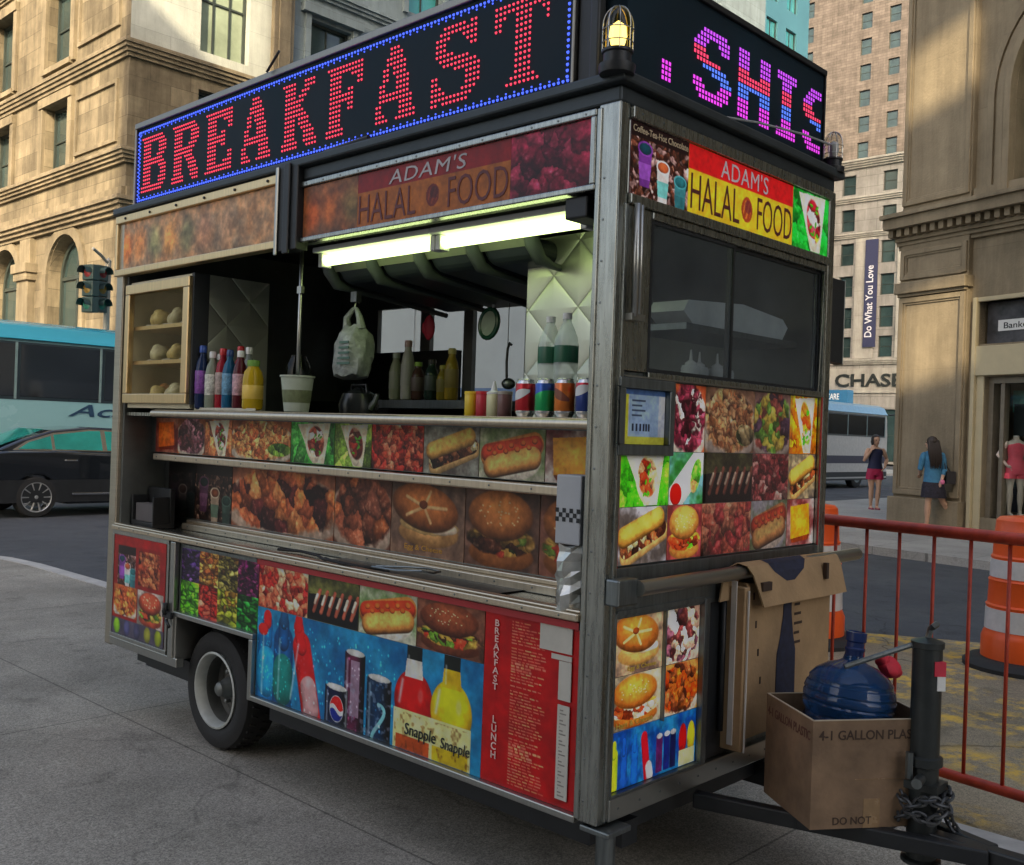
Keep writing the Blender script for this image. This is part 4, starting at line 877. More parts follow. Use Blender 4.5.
# ---- opening: jamb rod, tubes, hood, quilted panel, back wall with windows, ceiling
mb = MB(); mb.tube([(.06, 1.70, 1.536), (.06, 1.70, 2.24)], .008, 8); mb.box(.052, .068, 1.685, 1.715, 2.05, 2.08); mb.build('awning_prop', STEELH, cart)
for y0, y1 in ((.225, .93), (.95, 1.66)):
    mb = MB(); mb.box(.09, .2, y0-.01, y1+.01, 2.222, 2.243); tf = mb.build('strip_light', WHITEP, cart, .004)
    mb = MB(); mb.tube([(.145, y0+.02, 2.195), (.145, y1-.02, 2.195)], .024, 12); mb.build('lamp_tube', TUBE, tf)
    for q in (y0+.005, y1-.005): mb = MB(); mb.box(.12, .17, q-.013, q+.013, 2.165, 2.221); mb.build('lamp_holder', WHITEP, tf, .003)
mb = MB(); mb.box(.01, .13, .125, .215, 2.17, 2.238); mb.build('junction_box', BLACK, cart, .006)
mb = MB()
for i in range(4):
    y0 = .62+.305*i; mb.prism([(.3, 2.225), (.36, 2.14), (1.02, 2.075), (1.02, 2.225)], lambda a, b, y=y0: (a, y+.014, b), lambda a, b, y=y0: (a, y+.292, b))
hd = mb.build('exhaust_hood', HOODM, cart, .04, 4)
for i in range(4):
    y0 = .62+.305*i; mb = MB(); mb.prism([(.297, 2.222), (.322, 2.187), (.319, 2.184), (.294, 2.218)], lambda a, b, y=y0: (a, y+.02, b), lambda a, b, y=y0: (a, y+.285, b)); mb.build('hood_glow_band', mat('lit_hood_band', (.30, .32, .25), .4, .2), hd)  # pale band paints the tube light along the hood's top edge
for i in range(5):
    y0 = .62+.305*i; mb = MB(); mb.tube([(.29, y0, 2.235), (.305, y0, 2.19), (.35, y0, 2.135), (.42, y0, 2.122), (.6, y0, 2.108), (1.02, y0, 2.068)], [.028, .03, .026, .014, .012, .012], 10); mb.build('hood_rib', mat('hood_rib_enamel', (.12, .14, .14), .35, .3), hd)
mb = MB(); mb.box(.46, .48, .40, .78, 1.54, 2.24); mb.build('quilted_panel', QUILT, cart)
mb = MB(); mb.box(.03, 1.37, .04, 3.18, 2.445, 2.47); mb.box(.03, .06, .04, 3.18, 2.245, 2.445); mb.build('ceiling_panel', DARK, cart)
mb = MB(); BW = Face((1.36, 0, 0), (0, -1, 0), (-1, 0, 0))
wh = [(-2.8, -2.42, 1.68, 2.19), (-2.34, -2.07, 1.68, 2.19), (-2.0, -1.62, 1.6, 2.19), (-1.54, -1.25, 1.6, 2.19)]
wall_holes(mb, BW, -3.18, -.06, .93, 2.47, wh, .03); wall_holes(mb, BW, -3.18, -.06, .93, 2.47, wh, .0, -.03); mb.build('back_wall', mat('grey_wall_sheet', (.16, .17, .17), .45, .4, .2), cart)
mb = MB()
for h in wh: mb.quad(BW(h[0], h[2], -.015), BW(h[1], h[2], -.015), BW(h[1], h[3], -.015), BW(h[0], h[3], -.015))
mb.build('rear_window', GLASS_CLEAR, cart)
mb = MB(); mb.box(1.05, 1.355, .66, 3.16, .95, 1.64); mb.m = 1; mb.box(1.30, 1.352, 2.07, 2.85, 1.66, 1.93); mb.build('back_counter', [DARK, BLACK], cart)
# ---- fascia boards on the serving side
mb = MB(); mb.fbox(FL, -1.615, -.083, 2.243, 2.262, -.03, .012); mb.fbox(FL, -1.615, -.083, 2.468, 2.49, -.03, .012); mb.fbox(FL, -1.615, -.083, 2.262, 2.468, -.03, -.004); mb.fbox(FL, -.105, -.084, 2.262, 2.468, -.004, .011); fb = mb.build('fascia_board', STEEL, cart, .004)
ff = at_x(.003)  # fascia prints here are graded dark and dull to carry shade
picture(ff, -1.612, -1.256, 2.264, 2.466, p_copper(1.8).grade((.95, .8, .72), .95), fb, 'food_picture', m=M_DULL)
sp = picture(ff, -1.255, -.447, 2.264, 2.466, p_sign(4.0, 0).grade((.85, .62, .58), .85, .8), fb, 'name_board', 'dim red and orange name board', m=M_DULL)
text("ADAM'S", 'lettering', ff, -1.07, -.655, 2.402, 2.455, mat('dull_white_ink', (.5, .46, .47), .5), sp, .005, .001, .002, .15, space=1.08)
text('HALAL', 'lettering', ff, -1.245, -.915, 2.276, 2.382, mat('maroon_ink', (.13, .02, .02), .5), sp, .005, .001, -.006); text('FOOD', 'lettering', ff, -.745, -.455, 2.276, 2.382, bpy.data.materials['maroon_ink'], sp, .005, .001, -.006)
picture(ff, -.446, -.107, 2.264, 2.466, p_meat(1.6, 80, ((.5, .16, .24), (.6, .25, .32), (.36, .1, .18)), 34, (.4, .12, .18)).grade((.9, .7, .8), .95), fb, 'food_picture', m=M_DULL)
mb = MB(); mb.fbox(FL, -1.765, -1.617, 2.215, 2.56, -.03, .03); mb.fbox(FL, -1.7, -1.66, 2.2, 2.57, .03, .042); mb.m = 1; mb.fbox(FL, -1.764, -1.745, 2.2, 2.565, .031, .04); mb.build('fascia_hinge', [BLACK, STEELH], cart, .004)
mb = MB(); mb.fbox(FL, -3.262, -1.767, 2.235, 2.268, -.03, .02); mb.fbox(FL, -3.262, -1.767, 2.505, 2.545, -.03, .02); mb.fbox(FL, -3.262, -3.24, 2.268, 2.505, -.03, .018); fb2 = mb.build('flap_board', GOLD_LIT, cart, .004)
mb = MB(); mb.fbox(FL, -3.24, -1.767, 2.268, 2.505, -.03, -.001); mb.build('flap_panel', DSTEEL, fb2)
picture(FL, -3.238, -1.769, 2.27, 2.503, p_copper(6.2), fb2, 'food_picture', 'coppery brown picture strip', m=M_DULL, gain=1.25)
mb = MB()
for i in range(6): mb.lathe([(.007, 0), (.006, .005), (.0001, .006)], 8, FL(-3.15+.26*i, 2.525, .02), Matrix.Rotation(-PI/2, 4, 'Y'))
mb.build('screw', BLACK, fb2)
# ---- hitch side, upper part
mb = MB(); mb.fbox(FR, .05, 1.352, .945, 1.10, -.04, .004); mb.fbox(FR, .05, 1.352, 1.10, 1.70, -.04, -.012); mb.build('front_panel', DSTEEL, cart, .003)
mb = MB(); mb.fbox(FR, .05, .175, 1.70, 2.2, -.03, .002); mb.fbox(FR, 1.335, 1.352, 1.1, 2.2, -.03, .006); mb.fbox(FR, .175, 1.335, 2.175, 2.2, -.03, .006); mb.fbox(FR, .175, 1.335, 1.683, 1.702, -.03, .008); mb.build('window_surround', STEEL, cart, .004)
for (a, b, n) in ((.177, .672, -.006), (.662, 1.333, -.02)):
    mb = MB(); w_ = .012
    mb.fbox(FR, a, a+w_, 1.703, 2.174, n-.008, n+.006); mb.fbox(FR, b-w_, b, 1.703, 2.174, n-.008, n+.006); mb.fbox(FR, a+w_, b-w_, 1.703, 1.714, n-.008, n+.006); mb.fbox(FR, a+w_, b-w_, 2.163, 2.174, n-.008, n+.006)
    sw_ = mb.build('sliding_window', BLACK, cart); mb = MB(); mb.quad(FR(a+w_, 1.714, n), FR(b-w_, 1.714, n), FR(b-w_, 2.163, n), FR(a+w_, 2.163, n)); mb.build('pane', GLASS_DARK, sw_)
mb = MB(); mb.tube([FR(.062, 1.86, .03), FR(.062, 2.2, .03)], .011); mb.tube([FR(.09, 1.86, .025), FR(.09, 2.2, .025)], .008); mb.fbox(FR, .045, .11, 1.85, 1.87, .003, .035); mb.build('conduit', STEELH, cart)
# permit frame
mb = MB()
for (u0, u1, v0, v1) in ((.028, .32, 1.648, 1.68), (.028, .32, 1.442, 1.475), (.028, .06, 1.475, 1.648), (.29, .32, 1.475, 1.648)): mb.fbox(FR, u0, u1, v0, v1, -.012, .014)
pf = mb.build('permit_frame', DSTEEL, cart, .004)
pp = Pic(1.3, 90, 90, (.78, .8, .85)); pp.put((pp.X < .2)*1., (.85, .82, .25)); pp.put((pp.Y > .86)*1., (.82, .8, .3)); pp.put((pp.Y < .1)*1., (.3, .42, .62)); pp.put(((pp.X > .22) & (pp.X < 1.1) & (pp.Y > .1) & (pp.Y < .86))*1., (.6, .7, .84))
for i in range(4): pp.put(((pp.X > .3) & (pp.X < .7-.1*(i % 2)) & (np.abs(pp.Y-.2-.09*i) < .014))*1., (.25, .3, .4))
for i, x in enumerate((.34, .45, .56, .66, .74, .82)): pp.put(((np.abs(pp.X-x) < .028) & (pp.Y > .62) & (pp.Y < .76))*1., (.12, .16, .26))
pp.noise(.06, 6); picture(FR, .062, .288, 1.477, 1.646, pp, pf, 'permit', off=-.008)
ug = [.054, .329, .53, .85, 1.115, 1.333]; vg = [1.105, 1.283, 1.455, 1.678]
T = {}
T[(1, 2)] = p_pile(.95, 91, ((.38, .14, .2), (.5, .22, .28), (.85, .8, .75), (.25, .08, .12)), 80, 3., bg=(.8, .4, .25))
T[(2, 2)] = p_pile(1.4, 92, ((.85, .55, .3), (.9, .65, .4), (.7, .4, .2)), 150, 2.6, bg=(.7, .5, .35), fruit=((.2, .3, .1), (.9, .8, .5)))
T[(3, 2)] = p_pile(1.2, 93, ((.35, .6, .15), (.7, .3, .25), (.85, .75, .2), (.3, .2, .3)), 40, 1.4, bg=(.75, .55, .5))
T[(4, 2)] = p_gyro(1.0, 94, bg=(.9, .5, .1), meat=((.4, .7, .15), (.9, .6, .2), (.85, .3, .1), (.95, .9, .7)))
T[(0, 1)] = p_gyro(1.6, 95, bg=(.35, .9, .15), meat=((.9, .35, .2), (.6, .2, .1), (.95, .7, .5)))
T[(1, 1)] = p_wrap(1.15, 96); T[(2, 1)] = p_kebab(1.8, 97).grade((1, 1.05, 1), .9); T[(3, 1)] = p_meat(1.5, 98, ((.6, .2, .2), (.7, .3, .3), (.45, .12, .14), (.75, .5, .45)), 60); T[(4, 1)] = p_sub(1.25, 99, bg=(.75, .68, .5))
T[(0, 0)] = p_sub(1.55, 100, bg=(.8, .8, .82)); T[(1, 0)] = p_burger(1.1, 101, bg=(.75, .35, .35), bun=(.9, .6, .3), fill=((.35, .7, .15), (.5, .2, .1), (.95, .8, .3), (.8, .3, .15)))
T[(2, 0)] = p_meat(1.8, 102, ((.85, .35, .25), (.9, .5, .35), (.7, .2, .2)), 40, (.6, .15, .2)); T[(3, 0)] = p_hotdog(1.5, 103, bg=(.7, .72, .78)); T[(4, 0)] = p_knish(1.2, 104)
for (i, j), pc in T.items():
    if j == 2 and i == 0: continue
    pc.grade((1.02, 1, 1), 1.05 if i in (0, 1, 4) else .85, 1.1 if i in (0, 1, 4) else .75)
    picture(FR, ug[i]+.002, ug[i+1]-.002, vg[j]+(.001 if j < 2 or i else 0), vg[j+1]-.001, pc, cart, 'food_picture', off=-.0115, gain=1.4)
mb = MB(); mb.quad(FR(.53, 1.104, .004), FR(1.115, 1.104, .004), FR(1.115, 1.68, .004), FR(.53, 1.68, .004)); mb.build('acrylic_sheet', glass('smoky_acrylic', (.84, .80, .79), .6, .08, 1.45, (.45, .36, .34, .10)), cart)
mb = MB(); mb.fbox(FR, .048, .056, 1.1, 1.68, -.01, .004); mb.fbox(FR, 1.333, 1.34, 1.1, 1.68, .006, .01); mb.m = 1; mb.fbox(FR, .05, 1.34, 1.681, 1.686, .008, .012); mb.build('picture_trim', [bpy.data.materials['red_vinyl'], STEELH], cart)
# grab bar
mb = MB(); mb.fbox(FR, -.002, .10, .995, 1.075, .005, .055); mb.build('bar_bracket', DSTEEL, cart, .006)
mb = MB(); mb.tube([FR(.09, 1.045, .06), FR(1.585, 1.055, .06)], .024, 14); mb.build('grab_bar', STEELH, cart)
# lower front pictures
mb = MB(); mb.fbox(FR, .05, .06, .405, .965, -.02, .009); mb.fbox(FR, .54, .572, .405, .965, -.02, .012); mb.fbox(FR, .06, .54, .956, .972, -.02, .009); mb.fbox(FR, .06, .54, .404, .414, -.02, .010); mb.fbox(FR, .325, .331, .59, .955, -.012, .0055); mb.build('picture_frame', DSTEEL, cart, .002)
F12 = at_y(.012)
lowp = [(.062, .325, .765, .953, p_roll(1.4, 110, bg=(.8, .7, .55)), 'Egg & Cheese', (.14, .29)), (.332, .538, .765, .953, p_pile(1.1, 111, ((.4, .25, .3), (.85, .7, .6), (.3, .15, .15), (.9, .8, .7)), 46, 1.6, bg=(.75, .62, .55)), None, None), (.062, .325, .597, .762, p_burger(1.6, 112, bg=(.75, .7, .6), bun=(.85, .5, .22), fill=((.95, .85, .7), (.6, .25, .12))), 'Ham & Cheese', (.09, .28)), (.332, .538, .597, .762, p_pile(1.25, 113, ((.5, .28, .16), (.65, .35, .15), (.3, .15, .1), (.85, .3, .1)), 60, 1.8, bg=(.8, .55, .3)), None, None)]
for (a, b, c, d_, pc, cap_, cu_) in lowp:
    q = picture(F12, a, b, c, d_, pc.grade((1.03, 1, .97), 1.12, 1.1), cart, 'food_picture', gain=1.35)
    if cap_: text(cap_, 'lettering', at_y(.009), cu_[0], cu_[1], c+.008, c+.026, mat('yellow_ink', (.75, .5, .08), .5), q, .004, .001, .012)
picture(F12, .062, .538, .416, .594, p_soda(3.4), cart, 'drinks_picture', 'small blue picture of bottles and cans', gain=1.35)
mb = MB(); mb.fbox(FR, .575, .76, .41, .97, -.011, -.004); mb.build('black_panel', BLACK, cart); mb = MB(); mb.tube([FR(.66, .5, .01), FR(.66, .98, .01)], .012); mb.build('gas_pipe', BLACK, cart)
# fascia on the hitch side
mb = MB(); mb.fbox(FR, .046, 1.354, 2.201, 2.232, -.03, .016); mb.fbox(FR, .046, 1.354, 2.458, 2.495, -.03, .016); mb.fbox(FR, .046, 1.354, 2.232, 2.458, -.03, .0); fr = mb.build('fascia_board', STEEL, cart, .004)
cp = picture(FR, .052, .362, 2.234, 2.456, p_cups(1.4, 120), fr, 'coffee_picture', 'picture of three coffee cups on beans', m=M_GLOW)
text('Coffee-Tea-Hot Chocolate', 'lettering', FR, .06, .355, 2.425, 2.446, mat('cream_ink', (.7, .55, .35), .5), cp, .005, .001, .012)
sb = picture(FR, .364, 1.058, 2.234, 2.456, p_sign(3.2, 1), fr, 'name_board', 'bright red and yellow name board', m=M_GLOW)
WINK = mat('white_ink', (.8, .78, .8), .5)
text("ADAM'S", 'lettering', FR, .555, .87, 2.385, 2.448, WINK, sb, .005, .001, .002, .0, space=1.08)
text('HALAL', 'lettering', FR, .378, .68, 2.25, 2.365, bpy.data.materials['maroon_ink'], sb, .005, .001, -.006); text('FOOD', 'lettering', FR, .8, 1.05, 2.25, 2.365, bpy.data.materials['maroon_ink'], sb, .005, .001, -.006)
picture(FR, 1.06, 1.345, 2.234, 2.456, p_gyro(1.25, 121, bg=(.1, .7, .2), meat=((.6, .08, .15), (.8, .2, .25), (.9, .85, .8), (.85, .85, .15))), fr, 'food_picture', 'picture of a gyro on green', m=M_GLOW)
# ---- roof
mb = MB(); mb.box(-.03, 1.43, -.03, 3.28, 2.55, 2.585); mb.box(-.0, 1.40, .0, 3.25, 2.498, 2.55); mb.build('roof', mat('roof_dark_metal', (.05, .06, .065), .45, .5, .25), cart, .008)
mb = MB(); mb.tube([FL(-1.5, 2.585, -.3), FL(-1.5, 2.6, -.02), FL(-1.2, 2.6, 0)], .01); mb.build('roof_cable', BLACK, cart)
# ---- letter signs on the roof
LED_R = emis('red_led', (1., .05, .10), .5); LED_B = emis('blue_led', (.06, .12, 1.), .6)
BOARD = mat('led_board', (.006, .018, .028), .6, 0, .3, 3, spec=.2)
G = {'B': ("###########..", ".###########.", ".####....####", ".####....####", ".####....####", ".####...####.", ".##########..", ".###########.", ".####....####", ".####.....###", ".####.....###", ".####....####", ".####....####", "############.", "###########.."),
 'R': ("###########..", ".###########.", ".####....####", ".####....####", ".####....####", ".####...####.", ".##########..", ".#########...", ".####.####...", ".####..####..", ".####...####.", ".####...####.", ".####....####", "######...####", "######....###"),
 'E': ("############.", ".###########.", ".####...####.", ".####.....##.", ".####.....##.", ".####..##....", ".########....", ".########....", ".####..##....", ".####........", ".####.....##.", ".####.....##.", ".####...####.", ".###########.", "############."),
 'A': ("....###......", "....####.....", "...#####.....", "...######....", "..##.####....", "..##.####....", "..##..####...", ".##...####...", ".##...####...", ".#########...", ".##########..", "##.....####..", "##.....####..", "###....#####.", "####..######."),
 'K': ("#####...####.", ".####...####.", ".####..###...", ".####.###....", ".#######.....", ".######......", ".#######.....", ".########....", ".####.####...", ".####.####...", ".####..####..", ".####...####.", ".####...####.", "######..#####", "######...####"),
 'F': ("############.", ".###########.", ".####...####.", ".####.....##.", ".####.....##.", ".####..##....", ".########....", ".########....", ".####..##....", ".####..##....", ".####........", ".####........", ".####........", "######.......", "######......."),
 'S': ("...######.##.", "..##########.", ".####...####.", ".###.....###.", ".###......##.", ".#####.......", "..########...", "...#########.", "......#######", "##.......####", "##.......####", "###......####", "####....####.", "###########..", "##.#######..."),
 'T': ("#############", "#############", "###..####..##", "##...####...#", "##...####...#", ".....####....", ".....####....", ".....####....", ".....####....", ".....####....", ".....####....", ".....####....", ".....####....", "....######...", "...########..")}
led = thing('letter_sign', None, None); led.parent = cart; led['label'] = 'long sign with red light letters reading BREAKFAST'
FS = at_x(.05)
mb = MB(); mb.fbox(FS, -3.185, -.235, 2.605, 3.0, -.12, 0.); mb.build('sign_case', BOARD, led)
mb = MB(); mb.fbox(FS, -3.2, -.225, 3.0, 3.028, -.13, .014); mb.fbox(FS, -3.2, -.225, 2.588, 2.606, -.13, .016); mb.fbox(FS, -3.2, -3.185, 2.606, 3., -.13, .012); mb.fbox(FS, -.236, -.225, 2.606, 3., -.13, .012); mb.build('sign_frame', brushed('sign_frame_bronze', (.30, .28, .24), .4, (1, 30, 1)), led, .003)
def dot(mb, F, u, v, r, n0=.0008, sides=6, sq=False):
    if sq: mb.add([F(u-r, v-r, n0+.002), F(u+r, v-r, n0+.002), F(u+r, v+r, n0+.002), F(u-r, v+r, n0+.002)], [(0, 1, 2, 3)]); return
    ring = [F(u+r*math.cos(2*PI*k/sides), v+r*math.sin(2*PI*k/sides), n0) for k in range(sides)]; ring2 = [F(u+.6*r*math.cos(2*PI*k/sides), v+.6*r*math.sin(2*PI*k/sides), n0+r*.7) for k in range(sides)]
    mb.add(ring+ring2, [(k, (k+1) % sides, sides+(k+1) % sides, sides+k) for k in range(sides)]+[tuple(range(sides, 2*sides))])
mb = MB(); px = .0197; py = .0192
for li, ch in enumerate('BREAKFAST'):
    for r_, row in enumerate(G[ch]):
        for c_, q in enumerate(row):
            if q == '#': dot(mb, FS, -3.135+li*.3175+c_*px+px/2, 2.937-r_*py, .0054)
mb.build('lettering', LED_R, led, weld=False)
mb = MB()
nu = 150
for i in range(nu): 
    u = -3.165+2.91*i/(nu-1); dot(mb, FS, u, 2.978, .0058); dot(mb, FS, u, 2.627, .0058); 
    if i % 2: dot(mb, FS, u, 2.966, .004); dot(mb, FS, u, 2.639, .004)
for i in range(18): v = 2.64+.33*i/17; dot(mb, FS, -3.168, v, .006); dot(mb, FS, -.258, v, .006); dot(mb, FS, -3.155, v+.009, .005)
mb.build('border_lights', LED_B, led, weld=False)
led2 = thing('letter_sign', None, None); led2.parent = cart; led2['label'] = 'short sign with purple and red light letters'
FT = at_y(.08)
mb = MB(); mb.fbox(FT, .12, 1.43, 2.6, 2.99, -.12, 0.); mb.build('sign_case', BOARD, led2)
mb = MB(); mb.fbox(FT, .11, 1.44, 2.99, 3.012, -.13, .012); mb.fbox(FT, .11, 1.44, 2.588, 2.6, -.13, .014); mb.fbox(FT, 1.43, 1.44, 2.6, 2.99, -.13, .01); mb.build('sign_frame', BLACK, led2, .003)
H_ = ["####....####"]*5+["############"]*3+["####....####"]*6
I_ = [".########."]+[".########."]+["...####..."]*10+[".########."]*2
S_ = ["...########..", "..##########.", ".####...####.", "####.....###.", "####.........", "#####........", ".########....", "...########..", "......######.", ".........####", "###......####", "####....####.", ".###########.", "..########..."]
gl = [(["###", "###", "###", "###"], .305, 10), (S_, .487, 0), (H_, .775, 0), (I_, 1.035, 0), (S_, 1.262, 0)]
px, py = .0190, .0178
cols = [emis('purple_led', (.62, .08, .95), .36), emis('crimson_led', (1., .06, .16), .36), emis('azure_led', (.1, .22, 1.), .38), emis('magenta_led', (.85, .06, .85), .36)]
mb = MB()
for rows, u0, r0 in gl:
    for r_, row in enumerate(rows):
        rr = r_+r0; mb.m = 0 if rr < 4 else 1 if rr < 7 else 2 if rr < 10 else 3
        if r0: mb.m = 3
        for c_, q in enumerate(row):
            u = u0+c_*px+px/2
            if q == '#' and u < 1.42: dot(mb, FT, u, 2.905-rr*py, .0062, sq=True)
mb.build('lettering', cols, led2, weld=False)
# post between the signs, lamps, wires
mb = MB(); mb.box(.055, .115, .16, .222, 2.586, 3.03); mb.box(.005, .04, .10, .135, 2.586, 3.03); mb.build('sign_post', BLACK, cart, .006)
for (x, y, lit) in ((-.025, .0, 1), (1.375, -.0, 0)):
    lp = thing('jar_lamp', None, None, (x, y, 2.585)); lp.parent = cart; lp.scale = (.84, .84, .84) if lit else (.68, .68, .68)
    mb = MB(); mb.lathe([(.062, -.02), (.066, .0), (.066, .012), (.05, .018), (.05, .05), (.056, .055), (.056, .064), (.04, .068)], 20); mb.build('lamp_base', BLACK, lp)
    mb = MB(); mb.lathe([(.043, .066), (.045, .08), (.046, .16), (.04, .19), (.024, .207), (.0001, .212)], 20); mb.build('lamp_glass', glass('amber_jar_glass', (.92, .78, .32), .8, .12) if lit else glass('white_jar_glass', (.8, .8, .78), .9, .1), lp)
    mb = MB(); mb.lathe([(.014, .066), (.024, .085), (.032, .115), (.028, .15), (.0001, .172)], 14); mb.build('bulb', emis('warm_bulb', (1., .82, .42), 1.2) if lit else WHITEP, lp)
    mb = MB()
    for k in range(4):
        a = PI*k/4; c_, s_ = math.cos(a), math.sin(a)
        mb.tube([(.054*c_*math.cos(t), .054*s_*math.cos(t), .15+.072*math.sin(t)) for t in [PI*i/12 for i in range(13)]], .0022, 5); 
        for q in (-1, 1): mb.tube([(q*.054*c_, q*.054*s_, .15), (q*.054*c_, q*.054*s_, .06)], .0022, 5)
    for z in (.09, .135): mb.tube([(.055*math.cos(2*PI*i/20), .055*math.sin(2*PI*i/20), z) for i in range(20)], .0022, 5, closed=True)
    mb.build('wire_guard', STEELH, lp)
mb = MB(); mb.tube([(.55, .03, 2.6), (.8, .0, 2.63), (1.1, -.01, 2.66), (1.36, .0, 2.68)], .004, 6); mb.build('cable', mat('pale_cable', (.35, .36, .36), .6), cart)
mb = MB(); mb.tube([(.02, 1.95, 3.02), (.02, 1.86, 3.09)], .006, 6); mb.build('antenna', BLACK, cart)
# folded side flap on the back corner
mb = MB(); mb.box(1.42, 1.56, .02, .06, 1.83, 2.17); mb.m = 1; mb.box(1.56, 1.566, .018, .062, 1.825, 2.175); mb.build('side_flap', [BLACK, STEELH], cart, .004)
# trailer tongue, jack and its wheel, corner leg
mb = MB()
def beam(a, b, w=.035, h=.045):
    a = Vector(a); b = Vector(b); t = (b-a).normalized(); s = t.cross(Vector((0, 0, 1))).normalized(); u = Vector((0, 0, 1))
    P = [p+s*w*i+u*h*j for p in (a, b) for (i, j) in ((-1, -1), (1, -1), (1, 1), (-1, 1))]
    mb.add(P, [(0, 3, 2, 1), (4, 5, 6, 7), (0, 1, 5, 4), (1, 2, 6, 5), (2, 3, 7, 6), (3, 0, 4, 7)])
beam((.56, .02, .28), (.81, -.85, .28), .022, .026); beam((1.12, .02, .28), (.86, -.85, .28), .022, .026); beam((.835, -.6, .279), (.835, -1.1, .279), .028, .026); beam((.63, -.3, .281), (1.04, -.3, .281), .02, .022); beam((.7, -.52, .281), (.97, -.52, .281), .02, .022)
mb.build('tongue', BLACK, cart, .006)
mb = MB(); mb.lathe([(.06, .2), (.06, .21), (.045, .215), (.045, .5), (.056, .505), (.056, .53), (.045, .535), (.045, .87), (.05, .872), (.05, .89), (.02, .9), (.0001, .905)], 20, (.835, -.64, 0)); mb.box(.79, .88, -.70, -.58, .43, .455)
jk = mb.build('tongue_jack', mat('jack_black_paint', (.03, .035, .035), .4, .3, .3, 9, .03), cart)
mb = MB(); mb.tube([(.835, -.64, .86), (.80, -.60, .875), (.70, -.49, .82), (.66, -.45, .80)], .009, 8); mb.tube([(.835, -.64, .90), (.84, -.645, .93), (.82, -.66, .94), (.85, -.66, .945)], .01, 8); mb.build('crank', DSTEEL, jk)
mb = MB(); mb.fbox(Face((.835, -.64, 0), (RGT.x, RGT.y, 0), (-FWD.x, -FWD.y, 0)), .005, .04, .79, .835, .03, .047); mb.m = 1; mb.fbox(Face((.835, -.64, 0), (RGT.x, RGT.y, 0), (-FWD.x, -FWD.y, 0)), .015, .04, .745, .79, .03, .046); mb.build('tag_sticker', [mat('red_tape', (.55, .03, .06), .5), WHITEP], jk)
mb = MB(); mb.tube([(.73, -.66, .47), (.94, -.62, .47)], .016, 10); mb.tube([(.77, -.62, .47), (.77, -.62, .55)], .012); mb.build('jack_clamp', DSTEEL, jk)
mb = MB(); mb.box(-.005, .11, -.05, .06, .31, .328); mb.lathe([(.03, .16), (.03, .31)], 14, (.05, .0, 0)); mb.lathe([(.022, .1), (.022, .16)], 14, (.05, .0, 0)); mb.build('corner_leg', DSTEEL, cart, .004)
mb = MB(); mb.lathe([(.035, -.02), (.07, -.022), (.075, -.01), (.075, .01), (.07, .022), (.035, .02)], 20, (.055, .01, .075), Matrix.Rotation(PI/2, 4, 'X')); mb.box(.0, .01, -.0, .02, .06, .16); mb.box(.1, .11, -.0, .02, .06, .16); mb.build('caster', BLACKR, cart)
# rivets on the sheet-metal frames
mb = MB(); MX = Matrix.Rotation(-PI/2, 4, 'Y'); MY = Matrix.Rotation(PI/2, 4, 'X'); RV = [(.0042, 0), (.0036, .0018), (.0001, .0026)]
for i in range(14): 
    mb.lathe(RV, 6, FL(-1.58+.112*i, 2.4785, .012), MX); mb.lathe(RV, 6, FL(-3.02+.2*i, 1.3135, -.125), MX); mb.lathe(RV, 6, FL(-2.8+.18*i, .971, -.19), MX)
for i in range(20): mb.lathe(RV, 6, FL(-3.1+.155*i, .946, .022), MX)
for i in range(12): mb.lathe(RV, 6, FR(.09+.11*i, 2.478, .016), MY); mb.lathe(RV, 6, FR(.09+.11*i, .372, .012), MY)
for i in range(9): mb.lathe(RV, 6, FR(.11, 1.74+.052*i, .002), MY); mb.lathe(RV, 6, FR(.556, .43+.06*i, .012), MY)
for i in range(16): mb.lathe(RV, 6, FL(-.05, .4+.125*i, .009 if 0 else .004), MX)
mb.build('rivets', DSTEEL, cart)
# ------------------------------------------------------------------ goods on the cart
def lath(name, prof, m, parent=None, n=18, c=(0, 0, 0), Mx=None, caps=True): 
    mb = MB(); mb.lathe(prof, n, c, Mx, True, caps); return mb.build(name, m, parent)
def plastic(name, c, rough=.25, spec=.5): return mat(name, c, rough, 0, .1, 10, spec=spec)
def liquid(name, c):
    m, nt, b = _nodes(name); b.inputs['Base Color'].default_value = (*c, 1); b.inputs['Roughness'].default_value = .12; b.inputs['Transmission Weight'].default_value = .35; b.inputs['IOR'].default_value = 1.3; return m
TRAYZ = 1.558
tr = thing('shelf_tray', 'white enamel tray holding the row of drink bottles on the serving shelf', 'tray', (0, 0, 0))
mb = MB(); mb.box(.045, .22, 1.99, 2.5, 1.5535, 1.557); mb.box(.04, .045, 1.985, 2.505, 1.5535, 1.566); mb.build('tray_base', mat('cream_enamel', (.62, .58, .46), .4), tr, .001)
def bottle(x, y, z, h, r, body, cap, lab, label, kind='drink bottle', group=None, neck=.42, lab_z=(.25, .6), lean=0., name='drink_bottle'):
    t = thing(name, label, kind, (x, y, z), 0, group); t.rotation_euler = (0, lean, 0)
    lath('body', [(r*.7, .0), (r*.96, .008), (r, .02), (r, h*.56), (r*.97, h*.62), (r*.8, h*.74), (r*neck, h*.84), (r*neck, h*.9)], body, t)
    lath('cap', [(r*neck*1.12, h*.89), (r*neck*1.15, h*.9), (r*neck*1.15, h*.985), (r*neck*.95, h), (.0001, h)], cap, t, 14)
    if lab is not None: lath('label', [(r*1.0, h*lab_z[0]-.001), (r*1.012, h*lab_z[0]), (r*1.012, h*lab_z[1]), (r*1.0, h*lab_z[1]+.001)], lab, t)
    return t
WCAP = plastic('white_cap', (.75, .75, .72)); BCAP = plastic('black_cap', (.02, .02, .02)); RCAP = plastic('red_cap', (.6, .03, .04)); BLCAP = plastic('blue_cap', (.04, .1, .4))
